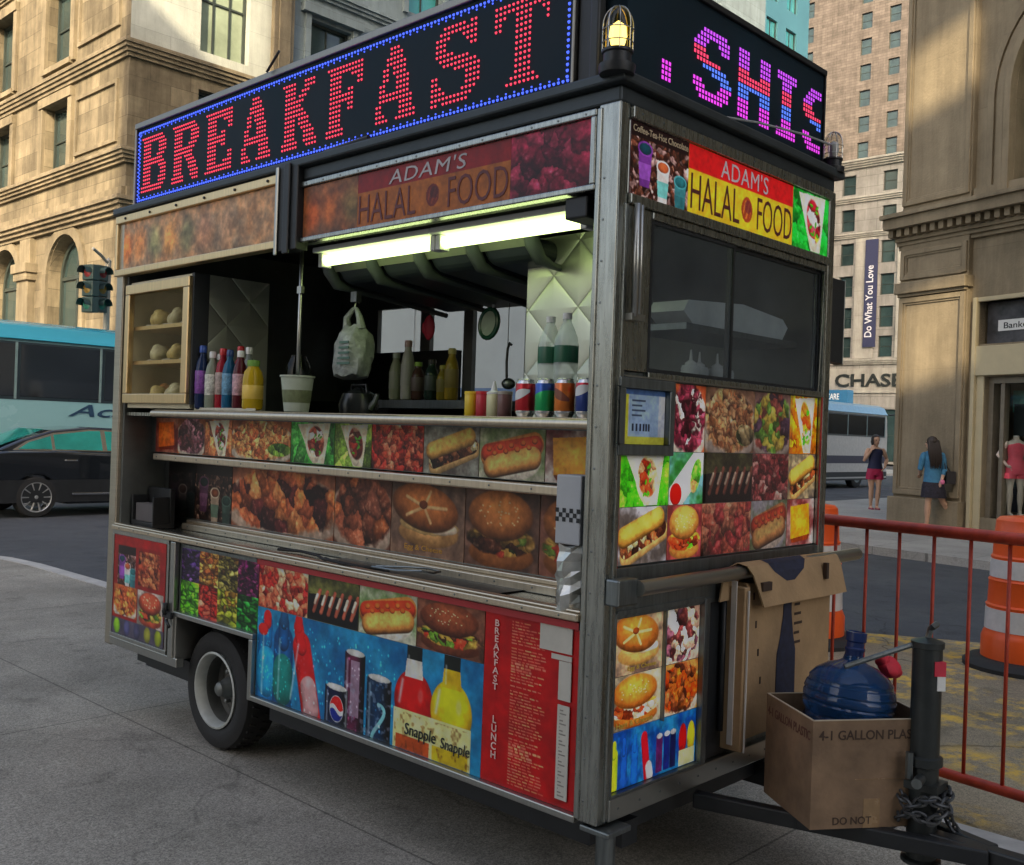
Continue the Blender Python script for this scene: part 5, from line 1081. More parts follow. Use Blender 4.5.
row = [(2.475, .06, .30, 'navy', (.02, .04, .12), BLCAP, (.2, .06, .3), 'dark navy drink bottle with purple label beside the display case'),
       (2.435, .13, .265, 'moss', (.26, .38, .14), WCAP, (.3, .4, .25), 'narrow moss green drink bottle second from the display case'),
       (2.402, .07, .27, 'pale_green', (.35, .4, .3), WCAP, (.6, .58, .5), 'pale green and white striped drink bottle on the tray'),
       (2.345, .09, .285, 'cherry', (.5, .02, .04), RCAP, (.4, .3, .26), 'cherry red drink bottle with tan label on the tray'),
       (2.31, .16, .30, 'rose', (.55, .12, .14), RCAP, (.5, .2, .2), 'taller red capped bottle behind the blue one'),
       (2.268, .08, .275, 'ocean', (.02, .16, .32), plastic('dark_blue_cap', (.02, .06, .2)), (.12, .3, .45), 'ocean blue sports drink bottle in the middle of the tray'),
       (2.205, .14, .29, 'grey', (.3, .34, .32), WCAP, (.1, .14, .14), 'grey see-through bottle with dark label on the tray'),
       (2.17, .075, .268, 'maroon', (.14, .02, .03), WCAP, (.5, .3, .34), 'dark maroon bottle with pink label next to the yellow juice')]
for (y, x, h, nm, c, cap, lc, lbl) in row:
    bottle(x, y, TRAYZ, h, .0335, liquid(nm+'_drink', c), cap, mat(nm+'_label', lc, .4, 0, .75, 55), lbl, group='bottles on the serving shelf')
t = thing('juice_jar', 'squat yellow juice bottle with green cap at the right end of the tray', 'juice bottle', (.08, 2.07, TRAYZ), 0, 'bottles on the serving shelf')
lath('body', [(.03, 0), (.043, .006), (.046, .02), (.046, .14), (.04, .17), (.026, .19), (.024, .2)], liquid('yellow_juice', (.75, .5, .02)), t); lath('cap', [(.026, .195), (.028, .2), (.028, .222), (.0001, .226)], plastic('green_cap', (.2, .4, .08)), t); lath('label', [(.046, .05), (.0465, .051), (.0465, .11), (.046, .111)], plastic('yellow_label', (.8, .55, .1), .4), t)
t = thing('glass_jar', 'dim see-through jar standing between yellow juice and plastic tub', 'jar', (.2, 1.90, 1.537))
lath('body', [(.05, 0), (.055, .01), (.055, .2), (.05, .23), (.035, .26), (.035, .27)], glass('jar_glass', (.55, .55, .5), .5, .05), t); lath('contents', [(.048, .008), (.05, .012), (.05, .07), (.0001, .075)], mat('brown_contents', (.08, .05, .05), .6), t)
t = thing('plastic_tub', 'cloudy grey green plastic tub standing on the shelf near the prop', 'tub', (.08, 1.73, 1.5535)); t.scale = (.78, .78, .88)
lath('body', [(.062, 0), (.066, .003), (.088, .165), (.094, .167), (.094, .175), (.085, .172), (.062, .01), (.0001, .008)], mat('cloudy_plastic', (.42, .47, .38), .35, 0, .12, 12), t, 28)
mb = MB(); mb.lathe([(.0718, .045), (.0725, .046), (.0805, .105), (.0795, .106)], 28); mb.build('label', mat('olive_label', (.17, .2, .1), .5, 0, .3, 30), t)
# soda cans
def can(y, x, body, lbl, cls, lean=0.):
    t = thing('soda_can', lbl, 'soda can', (x, y, 1.5535), 0, 'soda cans on the shelf'); t.rotation_euler = (lean, 0, 0)
    mb = MB(); mb.lathe([(.022, .0), (.026, .0), (.0325, .012), (.0325, .02)], 22); mb.m = 1; mb.lathe([(.0325, .02), (.033, .021), (.033, .108), (.0325, .109)], 22); mb.m = 0 if len(body) < 3 else 2; mb.lathe([(.0325, .109), (.0265, .121)], 22)
    mb.build('body', [ALU]+body, t, weld=False); lath('lid', [(.0275, .119), (.028, .122), (.026, .124), (.024, .12), (.0001, .12)], ALU, t)
    if cls: cls(t)
ALU = brushed('can_aluminium', (.7, .7, .7), .25)
def two(name, a, b, s=.5):
    """can print: two colours divided by a soft wave"""
    m, nt, bs = _nodes(name); N = nt.nodes; L = nt.links
    tc = N.new('ShaderNodeTexCoord'); sp = N.new('ShaderNodeSeparateXYZ'); L.new(tc.outputs['Object'], sp.inputs[0])
    w = N.new('ShaderNodeMath'); w.operation = 'SINE'; q = N.new('ShaderNodeMath'); q.operation = 'MULTIPLY'; q.inputs[1].default_value = 45; L.new(sp.outputs[1], q.inputs[0]); L.new(q.outputs[0], w.inputs[0])
    k = N.new('ShaderNodeMath'); k.operation = 'MULTIPLY_ADD'; L.new(w.outputs[0], k.inputs[0]); k.inputs[1].default_value = .008; L.new(sp.outputs[2], k.inputs[2])
    g = N.new('ShaderNodeMath'); g.operation = 'GREATER_THAN'; L.new(k.outputs[0], g.inputs[0]); g.inputs[1].default_value = .04+.07*s
    mx = N.new('ShaderNodeMix'); mx.data_type = 'RGBA'; L.new(g.outputs[0], mx.inputs['Factor']); mx.inputs[6].default_value = (*a, 1); mx.inputs[7].default_value = (*b, 1); L.new(mx.outputs[2], bs.inputs['Base Color'])
    bs.inputs['Roughness'].default_value = .28; bs.inputs['Metallic'].default_value = .35; return m
def swoosh(c, z0, z1):
    def f(t):
        mb = MB(); n = 12
        for i in range(n):
            a0, a1 = PI*.62+PI*.76*i/n, PI*.62+PI*.76*(i+1)/n
            h0, h1 = .012*math.sin(PI*i/n)+.004, .012*math.sin(PI*(i+1)/n)+.004; b0, b1 = z0+(z1-z0)*i/n, z0+(z1-z0)*(i+1)/n
            mb.add([(.0336*math.cos(a0), .0336*math.sin(a0), b0-h0), (.0336*math.cos(a1), .0336*math.sin(a1), b1-h1), (.0336*math.cos(a1), .0336*math.sin(a1), b1+h1), (.0336*math.cos(a0), .0336*math.sin(a0), b0+h0)], [(0, 1, 2, 3)])
        mb.build('logo', c, t)
    return f
can(.415, .075, [two('red_can', (.55, .02, .03), (.55, .02, .03)), ], 'red soda can with white wave, first of the four cans', swoosh(WHITEP, .06, .085), .0)
can(.328, .075, [two('green_blue_can', (.02, .42, .12), (.03, .1, .42), .55)], 'green and blue soda can between red and orange cans', None)
can(.24, .07, [two('orange_can', (.75, .2, .03), (.7, .16, .03))], 'orange soda can in front of the water bottles', swoosh(plastic('brown_print', (.25, .08, .05)), .09, .055))
can(.152, .07, [two('navy_can', (.03, .06, .25), (.6, .03, .05), .75)], 'navy blue can with red top and white wave next to the post', swoosh(WHITEP, .075, .095))
WATER = glass('clear_bottle_plastic', (.93, .97, .94), .9, .06, 1.45, (.85, .9, .84, .34)); WLAB = plastic('green_water_label', (.02, .12, .06), .35)  # whitish veil paints the highlights of the bottles
for i, (y, x, h) in enumerate(((.415, .19, .36), (.325, .17, .365), (.24, .25, .34))):
    t = thing('water_bottle', ('tall clear water bottle behind the green and blue can', 'tall clear water bottle behind the orange can', 'clear water bottle half hidden by the corner post')[i], 'water bottle', (x, y, 1.537), 0, 'water bottles')
    r = .041; pr = [(r*.8, 0), (r, .01)]
    for k in range(8): z = .03+.018*k; pr += [(r, z), (r*.93, z+.009)]
    pr += [(r, .19), (r, .26), (r*.9, .285), (r*.55, .32), (r*.36, .335), (r*.36, h-.012)]
    lath('body', pr, WATER, t, 22); lath('cap', [(r*.4, h-.02), (r*.4, h), (.0001, h+.001)], WCAP, t); lath('label', [(r*1.01, .2), (r*1.015, .201), (r*1.015, .255), (r*1.01, .256)], WLAB, t)
for i, (y, c, cap, lbl) in enumerate(((.725, (.8, .55, .03), None, 'yellow mustard tub at the left of the condiment row'), (.668, (.55, .03, .05), None, 'red ketchup tub next to the mustard'), (.615, (.75, .72, .42), 1, 'cream sauce squeeze bottle with pointed white tip'), (.562, (.2, .1, .09), None, 'brown sauce tub at the right of the condiment row'))):
    t = thing('condiment_tub', lbl, 'condiment', (.13, y, 1.537), 0, 'condiments on the shelf')
    lath('body', [(.022, 0), (.025, .004), (.026, .09), (.024, .095)], plastic('sauce_'+str(i), c, .3), t)
    if cap: lath('nozzle', [(.026, .094), (.026, .1), (.012, .107), (.004, .14), (.0001, .141)], WCAP, t)
    else: lath('lid', [(.027, .093), (.027, .104), (.0001, .106)], [plastic('mustard_lid', (.85, .6, .05)), RCAP, None, plastic('grey_lid', (.4, .36, .3))][i], t)
# things further inside
t = thing('carrier_bag', 'white plastic carrier bag of loaves hanging inside the left of the opening', 'carrier bag', (.38, 1.745, 1.715)); t.scale = (.82, .82, .82)
BAGM = mat('bag_plastic', (.40, .44, .41), .3, 0, .4, 14, .5, 25)
mb = MB(); rng = random.Random(5); n = 26
prof = [(.05, 0.), (.1, .015), (.115, .06), (.12, .12), (.115, .18), (.1, .23), (.075, .26), (.05, .285)]; vs = []; fs = []
for j, (r_, z) in enumerate(prof):
    for k in range(n):
        a = 2*PI*k/n; w = 1+.10*math.sin(3*a+j*.8)+.07*math.sin(7*a-j*1.3)+.04*rng.uniform(-1, 1); vs.append((r_*.75*w*math.cos(a), r_*1.05*w*math.sin(a), z+.008*math.sin(5*a+j)))
for j in range(len(prof)-1):
    for k in range(n): fs.append((j*n+k, j*n+(k+1) % n, (j+1)*n+(k+1) % n, (j+1)*n+k))
fs.append(tuple(range(n))[::-1]); mb.add(vs, fs, True); mb.build('sack', BAGM, t)
for s_ in (-1, 1):
    mb = MB(); mb.tube([(0, s_*.06, .27), (-.01, s_*.055, .33), (0, s_*.015, .375), (0, 0, .385)], [.026, .018, .012, .006], 8); mb.build('handle', BAGM, t)
mb = MB(); mb.tube([(0, 0, .38), (0, 0, .40), (.01, .0, .42), (.03, 0, .41)], .004, 6); mb.build('hook', STEELH, t)
FBG = Face((.38, 1.745, 1.715), (0, -1, 0), (-1, 0, 0))
mb = MB(); 
for i in range(5): mb.fbox(lambda u, v, n_: Vector((-n_, -u, v)), -.02+.004*i, .09-.004*i, .07+.028*i, .082+.028*i, .09, .094)
mb.build('print', mat('bag_green_print', (.1, .2, .16), .5), t)
mb = MB(); mb.box(.37, .40, 1.725, 1.765, 2.055, 2.10); mb.build('fixing', DSTEEL, cart)
t = thing('black_grill_press', 'black kettle standing under the carrier bag', 'kettle', (.4, 1.72, 1.537)); t.name = 'kettle'
lath('body', [(.07, 0), (.085, .01), (.09, .06), (.075, .11), (.03, .13), (.012, .14), (.0001, .142)], mat('black_enamel', (.02, .022, .024), .25, 0, .2), t, 24)
mb = MB(); mb.tube([(0, .06, .1), (0, .05, .15), (0, -.05, .15), (0, -.06, .1)], .007); mb.build('handle', BLACK, t); mb = MB(); mb.tube([(0, -.08, .05), (0, -.115, .08), (0, -.13, .11)], [.016, .012, .009]); mb.build('spout', DSTEEL, t)
ins = [(2.07, .24, (.42, .45, .32), (.4, .44, .38), 'pale green tall squeeze bottle behind the bag'), (1.98, .30, (.6, .6, .55), (.45, .3, .3), 'white tall bottle with pink side in the back row'), (1.90, .19, (.1, .05, .04), (.3, .5, .08), 'dark brown bottle with lime green cap in the back row'), (1.80, .2, (.03, .06, .05), (.05, .05, .05), 'black sauce bottle with green label in the back row'), (1.72, .17, (.45, .33, .05), (.5, .45, .1), 'small mustard jar low in the back row'), (1.66, .25, (.55, .36, .05), (.6, .5, .2), 'amber yellow tall bottle in the back row')]
for i, (y, h, c, cc, lbl) in enumerate(ins):
    bottle(.9, y, 1.64, h, .034 if h > .18 else .03, liquid('sauce_bottle_%d' % i, c), plastic('sauce_cap_%d' % i, cc), plastic('sauce_label_%d' % i, [x*.5+.05 for x in c], .5), lbl, 'sauce bottle', 'sauce bottles inside the cart', .5, name='sauce_bottle')
mb = MB(); mb.box(.8, 1.04, 1.2, 2.3, 1.60, 1.639); mb.build('inner_shelf', DSTEEL, cart)
for nm, y, z, m_, lbl in (('oven_mitt', 1.853, 2.0, plastic('red_mitt', (.42, .02, .05), .6), 'small red mitt hanging in front of the rear windows'),):
    t = thing(nm, lbl, 'mitt', (.92, y, z)); mb = MB(); mb.sphere((0, 0, 0), 1, 10, (.018, .038, .062)); mb.sphere((0, .035, .0), 1, 8, (.014, .014, .03)); mb.build('pad', m_, t); mb = MB(); mb.tube([(0, 0, .055), (0, 0, .12)], .003, 6); mb.build('loop', DSTEEL, t)
t = thing('tape_dispenser', 'dark green padlock shaped dispenser hanging before the rear window', 'dispenser', (.92, 1.44, 2.0)); t.rotation_euler = (.35, 0, 0)
mb = MB(); 
for q in range(18):
    pass
mb.tube([(0, .055*math.cos(2*PI*i/18), .068*math.sin(2*PI*i/18)) for i in range(18)], .012, 8, closed=True); mb.build('rim', plastic('green_rim', (.02, .1, .06)), t); mb = MB(); mb.prism([(.045*math.cos(2*PI*i/18), .058*math.sin(2*PI*i/18)) for i in range(18)], lambda a, b: (-.006, a, b), lambda a, b: (.006, a, b)); mb.build('plate', plastic('pale_green_plate', (.4, .5, .38)), t); mb = MB(); mb.tube([(0, 0, .07), (0, .01, .12)], .008, 6); mb.build('hanger', WHITEP, t)
t = thing('ladle', 'black ladle hanging low before the rear window', 'ladle', (.92, 1.315, 1.72)); mb = MB(); mb.tube([(0, 0, .02), (0, .004, .1), (0, .0, .16), (0, -.012, .185), (0, -.024, .175)], .006, 8); mb.build('handle', BLACK, t); mb = MB(); mb.sphere((0, -.012, 0), 1, 10, (.03, .034, .026)); mb.build('bowl', DSTEEL, t); mb = MB(); mb.tube([(0, 0, .17), (0, 0, .37)], .002, 5); mb.build('string', DSTEEL, t)
# paper notices on the quilted column edge
for (y, z, w, h, c, lbl) in ((1.19, 1.98, .06, .07, (.5, .4, .38), 'tan paper notice taped beside the rear window'), (1.195, 1.83, .05, .06, (.75, .75, .72), 'white paper notice taped below the tan one')):
    mb = MB(); mb.box(1.352, 1.3585, y-w, y+w, z-h, z+h); tag(mb.build('paper_notice', mat('notice_%d' % int(z*100), c, .8, 0, .15, 60), None), lbl, 'notice')
# pastries in the case
k = 0
for z, lv, nn in ((1.6, 'bottom', 6), (1.798, 'middle', 6), (1.973, 'top', 5)):
    for i in range(nn):
        rr = random.Random(k+3); t = thing('wrapped_pastry', 'wrapped pastry on the %s shelf of the display case' % lv, 'pastry', (.1+.09*(i % 2), 2.64+.085*i, z+.001), rr.uniform(-.6, .6), 'pastries on the %s shelf' % lv)
        mb = MB(); s_ = rr.uniform(.85, 1.2); mb.sphere((0, -.012, .04), 1, 10, (.042*s_, .034*s_, .036*s_)); mb.sphere((.004, .02, .036), 1, 10, (.038*s_, .032*s_, .034*s_)); mb.sphere((-.006, .0, .058*s_), 1, 8, (.026, .03, .026));
        vs = mb.v; mb.v = [(x+.006*math.sin(40*y+k), y+.006*math.sin(37*z_+k), z_+.004*math.sin(45*x)) for x, y, z_ in vs]
        mb.build('bun', mat('pastry_%d' % k, [(.85, .62, .25), (.7, .36, .14), (.85, .74, .48), (.72, .55, .28)][k % 4], .35, 0, .4, 22), t)
        mb = MB(); mb.box(-.05, .05, -.045, .045, .0, .006); mb.build('paper', PAPER, t); k += 1
# counter: black holder at the far end, cord, tongs, checkered packet with foil
t = thing('napkin_holder', 'black box holder standing at the far dark end of the counter', 'holder', (.12, 3.02, .953)); mb = MB(); mb.box(-.06, .06, -.11, .12, 0, .03); mb.box(.03, .06, -.11, .12, .03, .2); mb.box(-.06, .03, -.11, -.1, .03, .16); mb.box(-.06, .03, .11, .12, .03, .16); mb.build('tray', BLACK, t, .004); mb = MB(); mb.box(-.045, .02, -.09, .1, .031, .12); mb.build('napkins', mat('grey_napkins', (.12, .11, .11), .9), t)
t = thing('tongs', 'wire tongs lying on the steel counter near the menu board end', 'tongs', (.0, 1.0, .969)); mb = MB(); mb.tube([(.14, -.13, .012), (.09, -.15, .012), (.05, -.13, .02), (.02, -.02, .012), (.03, .13, .008)], .004, 6); mb.tube([(.14, -.13, .012), (.12, -.09, .02), (.08, -.02, .02), (.05, .13, .008)], .004, 6); mb.build('wire', DSTEEL, t)
mb = MB(); mb.tube([(.1, 1.86, .9615), (.14, 1.75, .962), (.12, 1.6, .962), (.06, 1.48, .964), (.015, 1.4, .978), (-.005, 1.34, .978), (.01, 1.27, .972), (.05, 1.2, .964), (.09, 1.12, .9645), (.06, 1.07, .9635)], .0065, 8); tag(mb.build('black_cord', BLACKR), 'black cord lying along the steel counter', 'cord')
t = thing('cup_sleeve', 'pale grey paper cup sleeve with black checkered band at the counter end', 'paper sleeve', (.05, .155, 1.16))
mb = MB(); mb.box(-.045, .045, -.05, .05, 0, .215); mb.build('sleeve', mat('grey_paper', (.45, .46, .47), .7, 0, .06), t, .004)
mb = MB()
for i in range(7):
    for j in range(3):
        if (i+j) % 2 == 0: u = -.05+.0142*i; mb.add([(-.0462, -u, .07+.014*j), (-.0462, -u-.0142, .07+.014*j), (-.0462, -u-.0142, .084+.014*j), (-.0462, -u, .084+.014*j)], [(0, 1, 2, 3)])
mb.build('checker_band', BLACK, t)
mb = MB(); rr = random.Random(9); n = 14; vs = []; fs = []
for j in range(9):
    for k in range(n): a = 2*PI*k/n; w = 1+.16*rr.uniform(-1, 1); vs.append((.048*w*math.cos(a)*(1.25 if abs(math.cos(a)) > .7 else 1), .06*w*math.sin(a), .2*j/8+rr.uniform(-.006, .006)))
for j in range(8):
    for k in range(n): fs.append((j*n+k, j*n+(k+1) % n, (j+1)*n+(k+1) % n, (j+1)*n+k))
fs += [tuple(range(n))[::-1], tuple(8*n+k for k in range(n))]; mb.add(vs, fs)
o = mb.build('foil_packet', mat('crumpled_foil', (.6, .6, .56), .3, .7, .25, 20), None, loc=(.05, .155, .958)); tag(o, 'crumpled silver foil packet standing under the checkered paper sleeve', 'foil packet')
# behind the tinted windows
t = thing('paper_bundle', 'long white bundle of wrapping paper lying behind the tinted windows', 'paper bundle', (.62, .17, 1.95)); mb = MB(); mb.prism([(-.03, -.05), (.6, -.05), (.64, .0), (.6, .03), (.3, .055), (-.06, .03), (-.09, -.01)], lambda a, b: (a, -.06, b), lambda a, b: (a, .09, b)); mb.build('paper_stack', mat('bright_white_paper', (.85, .9, .92), .6), t); mb = MB(); mb.box(-.1, .68, -.08, .2, -.075, -.053); mb.build('shelf_plate', DSTEEL, t)
for i in range(4):
    t = thing('squeeze_bottle', ('white squeeze bottle at the left behind the window divider', 'white squeeze bottle second from left behind the window', 'white squeeze bottle right of the window divider', 'white squeeze bottle furthest right behind the window')[i], 'squeeze bottle', (.60+.085*i, .12+.02*(i % 2), 1.66), 0, 'white squeeze bottles')
    lath('body', [(.03, 0), (.034, .01), (.034, .085), (.03, .095)], WHITEP, t); lath('nozzle', [(.022, .095), (.02, .105), (.006, .115), (.003, .15), (.0001, .151)], WCAP, t)
mb = MB(); mb.box(.2, 1.3, .04, .4, 1.64, 1.659); mb.build('window_shelf', DSTEEL, cart)
# ---- cardboard over the grab bar
def drape(name, prof, x0, x1, m, label, edge=(0, 0), th=.006, parent=None, cols=10, wob=.006, seed=1):
    """sheet of board: profile (y, z) swept along x, with slanted ends"""
    rr = random.Random(seed); mb = MB(); vs = []; n = len(prof)
    for s_ in (0, 1):
        for i, (y, z) in enumerate(prof):
            for k in range(cols+1):
                f = k/cols; e = i/(n-1); x = x0+edge[0]*e+(x1+edge[1]*e-x0-edge[0]*e)*f
                dy = wob*math.sin(6*f+3*e+seed); vs.append((x, y+dy+(th if s_ else 0), z+wob*.6*math.sin(4*f+2*e)))
    q = (cols+1); fs = []
    for i in range(n-1):
        for k in range(cols): fs.append((i*q+k, i*q+k+1, (i+1)*q+k+1, (i+1)*q+k)); o_ = n*q; fs.append((o_+i*q+k, o_+(i+1)*q+k, o_+(i+1)*q+k+1, o_+i*q+k+1))
    o_ = n*q
    for k in range(cols): fs.append((k, o_+k, o_+k+1, k+1)); e = (n-1)*q; fs.append((e+k, e+k+1, o_+e+k+1, o_+e+k))
    for i in range(n-1): fs.append((i*q, (i+1)*q, o_+(i+1)*q, o_+i*q)); fs.append((i*q+cols, o_+i*q+cols, o_+(i+1)*q+cols, (i+1)*q+cols))
    mb.add(vs, fs, True); return mb.build(name, m, parent)
t = thing('cardboard_flap', 'flattened tan cardboard folded over the grab bar with a dark blue round print', 'cardboard', (0, 0, 0))
drape('board', [(-.033, .95), (-.032, 1.02), (-.036, 1.062), (-.06, 1.08), (-.085, 1.07), (-.098, 1.04), (-.108, .99), (-.122, .93)], .60, 1.34, CARD, None, (.13, .02), parent=t, wob=.004, seed=2)
FP = [(-.06, 1.08), (-.085, 1.07), (-.098, 1.04), (-.106, 1.005)]
mb = MB(); vs = []; cols = 16
for i, (y, z) in enumerate(FP):
    hw = .15*math.sqrt(max(0, 1-(i/3.)**2)) if i < 3 else .03
    for k in range(cols+1): x = .95-hw+2*hw*k/cols; f = (x-.6)/.74; vs.append((x, y+.004*math.sin(6*f+3*(3+i)/7+2)-.0022, z+.0024*math.sin(4*f+2*(3+i)/7)+.0015))
mb.add(vs, [(i*(cols+1)+k, i*(cols+1)+k+1, (i+1)*(cols+1)+k+1, (i+1)*(cols+1)+k) for i in range(3) for k in range(cols)]); mb.build('round_print', BLUEPRINT, t)
for (x, z, w, h) in ((.73, 1.0, .06, .03), (1.2, 1.02, .018, .06)): mb = MB(); mb.box(x, x+w, -.1195+.03*(z-1.0), -.1035, z-h/2, z+h/2); mb.build('slot', CARDD, t)
t = thing('cardboard_panel', 'long tan cardboard carton hanging below the bar with a dark blue bottle print', 'cardboard', (0, 0, 0))
mb = MB(); mb.box(.70, 1.33, -.075, -.03, .47, 1.01); mb.build('board', CARD, t, .006)
mb = MB(); mb.box(.66, .695, -.09, -.01, .44, 1.0); mb.build('side_panel', CARD, t, .004)
mb = MB(); mb.box(.655, .66, -.06, -.04, .46, 1.02); mb.box(.67, .675, -.10, -.095, .44, .99); mb.build('white_edge', mat('white_board_edge', (.6, .58, .54), .8), t)
bp_ = [(-.035, .3), (.035, .3), (.038, .2), (.06, .1), (.085, .03), (.09, -.22), (-.09, -.22), (-.085, .03), (-.06, .1), (-.038, .2)]
mb = MB(); mb.prism([(.985+x*.8, .715+z*.82) for x, z in bp_], lambda a, b: (a, -.0765, b), lambda a, b: (a, -.0775, b)); mb.m = 1; mb.box(.955, 1.015, -.079, -.0776, .955, .985); mb.build('bottle_print', [BLUEPRINT, mat('purple_print', (.16, .03, .14), .85)], t)
mb = MB()
for i in range(5): mb.box(1.04, 1.08+.01*(i % 3), -.0765, -.0755, .9-.035*i, .91-.035*i)
for i in range(4): mb.box(.74+.02*i, .75+.02*i, -.0765, -.0755, .95-.1*i, .975-.1*i)
mb.build('print_marks', CARDD, t)
# ---- box on the tongue, water jug, rag
t = thing('cardboard_box', 'open brown cardboard box on the cart tongue printed 4-1 GALLON PLASTIC', 'cardboard box', (.80, -.40, .3075), R(-36))
w, d_, h = .205, .165, .335
mb = MB()
for (x0, x1, y0, y1) in ((-w, w, -d_, -d_+.006), (-w, w, d_-.006, d_), (-w, -w+.006, -d_+.0065, d_-.0065), (w-.006, w, -d_+.0065, d_-.0065)): mb.box(x0, x1, y0, y1, 0, h)
mb.box(-w+.007, w-.007, -d_+.007, d_-.007, .002, .01); mb.build('carton', mat('brown_cardboard', (.20, .13, .078), .9, 0, .42, 5, .15, 40), t)
mb = MB()
for (x0, x1, y0, y1) in ((-w, w, -d_-.0005, -d_+.0062), (-w, w, d_-.0062, d_+.0005), (-w-.0005, -w+.0062, -d_, d_), (w-.0062, w+.0005, -d_, d_)): mb.box(x0, x1, y0, y1, h, h+.0025)
mb.build('raw_edge', mat('pale_board_edge', (.45, .38, .28), .9), t)
BFF = Face((0, -d_, 0), (1, 0, 0), (0, -1, 0)); BFL = Face((-w, 0, 0), (0, -1, 0), (-1, 0, 0))
mb = MB(); mb.fbox(BFF, -.028, .028, .0, .09, -.001, .0012); mb.fbox(BFF, -.06, .1, .15, .152, -.001, .001); mb.build('parcel_tape', mat('clear_brown_tape', (.26, .17, .09), .25, 0, .2, 20), t)
text('4-1 GALLON PLASTIC', 'lettering', BFF, -.185, .19, .275, .305, CARDD, t, .0015, .001, .012); text('DO NOT', 'lettering', BFF, -.13, .0, .012, .036, CARDD, t, .0015, .001, .012)
text('4-1 GALLON PLASTIC', 'lettering', BFL, -.15, .15, .27, .30, mat('rust_ink', (.11, .045, .03), .9), t, .0015, .001, .012)
t = thing('water_jug', 'large translucent blue water jug lying tilted in the cardboard box', 'water jug', (.80, -.395, .545)); t.rotation_euler = (R(4), R(5), R(20))
def jugmat():
    m, nt, b = _nodes('blue_jug_plastic'); b.inputs['Base Color'].default_value = (.03, .12, .36, 1); b.inputs['Roughness'].default_value = .12; b.inputs['Transmission Weight'].default_value = .7; b.inputs['IOR'].default_value = 1.25; b.inputs['Coat Weight'].default_value = .5; return m
lath('body', [(.11, -.215), (.135, -.205), (.14, -.17), (.14, -.05), (.133, -.03), (.141, -.01), (.141, .05), (.134, .065), (.144, .085), (.147, .10), (.143, .106), (.147, .113), (.1475, .13), (.143, .137), (.1465, .144), (.14, .165), (.135, .168), (.133, .175), (.134, .182), (.115, .205), (.08, .228), (.045, .24), (.034, .248), (.031, .262)], jugmat(), t, 36)
lath('neck', [(.030, .255), (.030, .275), (.033, .28), (.033, .286), (.029, .29), (.029, .305), (.034, .31), (.034, .338), (.027, .34), (.026, .325), (.0001, .32)], mat('blue_neck', (.012, .03, .12), .25, 0, .1), t, 24)
mb = MB(); rr = random.Random(4); mb.sphere((0, 0, 0), .04, 12, (1.1, .9, .8)); mb.sphere((.035, 0, -.018), .026, 10); mb.sphere((-.02, .01, .02), .025, 10); mb.v = [(x+.006*math.sin(90*y), y+.006*math.sin(80*z_), z_+.005*math.sin(85*x)) for x, y, z_ in mb.v]
o = mb.build('red_rag', mat('red_cloth', (.55, .02, .04), .7, 0, .2, 30), None, loc=(.98, -.46, .755)); tag(o, 'crumpled red rag stuffed beside the blue jug', 'rag')
# chain round the jack
mb = MB(); npt = 44
def chain(path, r=.019, wire=.005):
    for i, p in enumerate(path):
        p = Vector(p); t_ = (Vector(path[min(i+1, len(path)-1)])-Vector(path[max(i-1, 0)])).normalized(); up = Vector((0, 0, 1)) if abs(t_.z) < .9 else Vector((1, 0, 0)); s_ = t_.cross(up).normalized(); u_ = s_.cross(t_)
        n_ = s_ if i % 2 else u_
        mb.tube([p+t_*(r*1.25*math.cos(2*PI*k/10))+n_*(r*.72*math.sin(2*PI*k/10)) for k in range(10)], wire, 5, closed=True)
path = []
for i in range(44): a = 2*PI*i/22; path.append((.835+.075*math.cos(a)+.006*math.sin(i*2.1), -.64+.075*math.sin(a), .335+.045*i/22+.012*math.sin(i*1.3)))
for i in range(14): path.append((.90-.008*i, -.70-.02*i, .33-.021*i+.004*math.sin(i)))
chain(path); tag(mb.build('steel_chain', mat('chain_steel', (.10, .105, .11), .55, .8, .3, 30)), 'heavy steel chain wound round the foot of the tongue jack', 'chain')
# ------------------------------------------------------------------ street furniture
RED = mat('red_barrier_paint', (.50, .055, .025), .45, 0, .3, 12, .05); ORG = mat('orange_barrel_plastic', (.80, .10, .012), .4, 0, .1, 4); WREFL = mat('white_reflective_band', (.62, .6, .58), .35, 0, .15, 12)
b0 = Vector((2.42, 1.35, -.12)); b1 = Vector((2.0, -1.15, -.12)); bd = (b1-b0).normalized(); bl_ = (b1-b0).length
t = thing('crowd_barrier', 'red steel crowd barrier with vertical bars standing behind the cardboard box', 'barrier', b0)
Pb = lambda s, z: bd*s + Vector((0, 0, z))
mb = MB(); mb.tube([Pb(0, .18), Pb(0, 1.16), Pb(.04, 1.235), Pb(.1, 1.25), Pb(bl_-.1, 1.25), Pb(bl_-.04, 1.235), Pb(bl_, 1.16), Pb(bl_, .18)], .027, 12); mb.build('top_rail', RED, t)
mb = MB(); mb.tube([Pb(.02, .2), Pb(bl_-.02, .2)], .023, 12); mb.build('bottom_rail', RED, t)
nb = 15
for i in range(1, nb): s_ = bl_*i/nb; mb = MB(); mb.tube([Pb(s_, .2), Pb(s_, 1.245)], .0085, 8); mb.build('bar', RED, t)
for s_ in (.25, bl_-.25):
    sd = Vector((-bd.y, bd.x, 0)); mb = MB(); mb.tube([Pb(s_, .2), Pb(s_, .06), Pb(s_, .03)+sd*.05], .016); mb.tube([Pb(s_, .025)-sd*.3, Pb(s_, .045), Pb(s_, .025)+sd*.3], .018); mb.build('foot', RED, t)
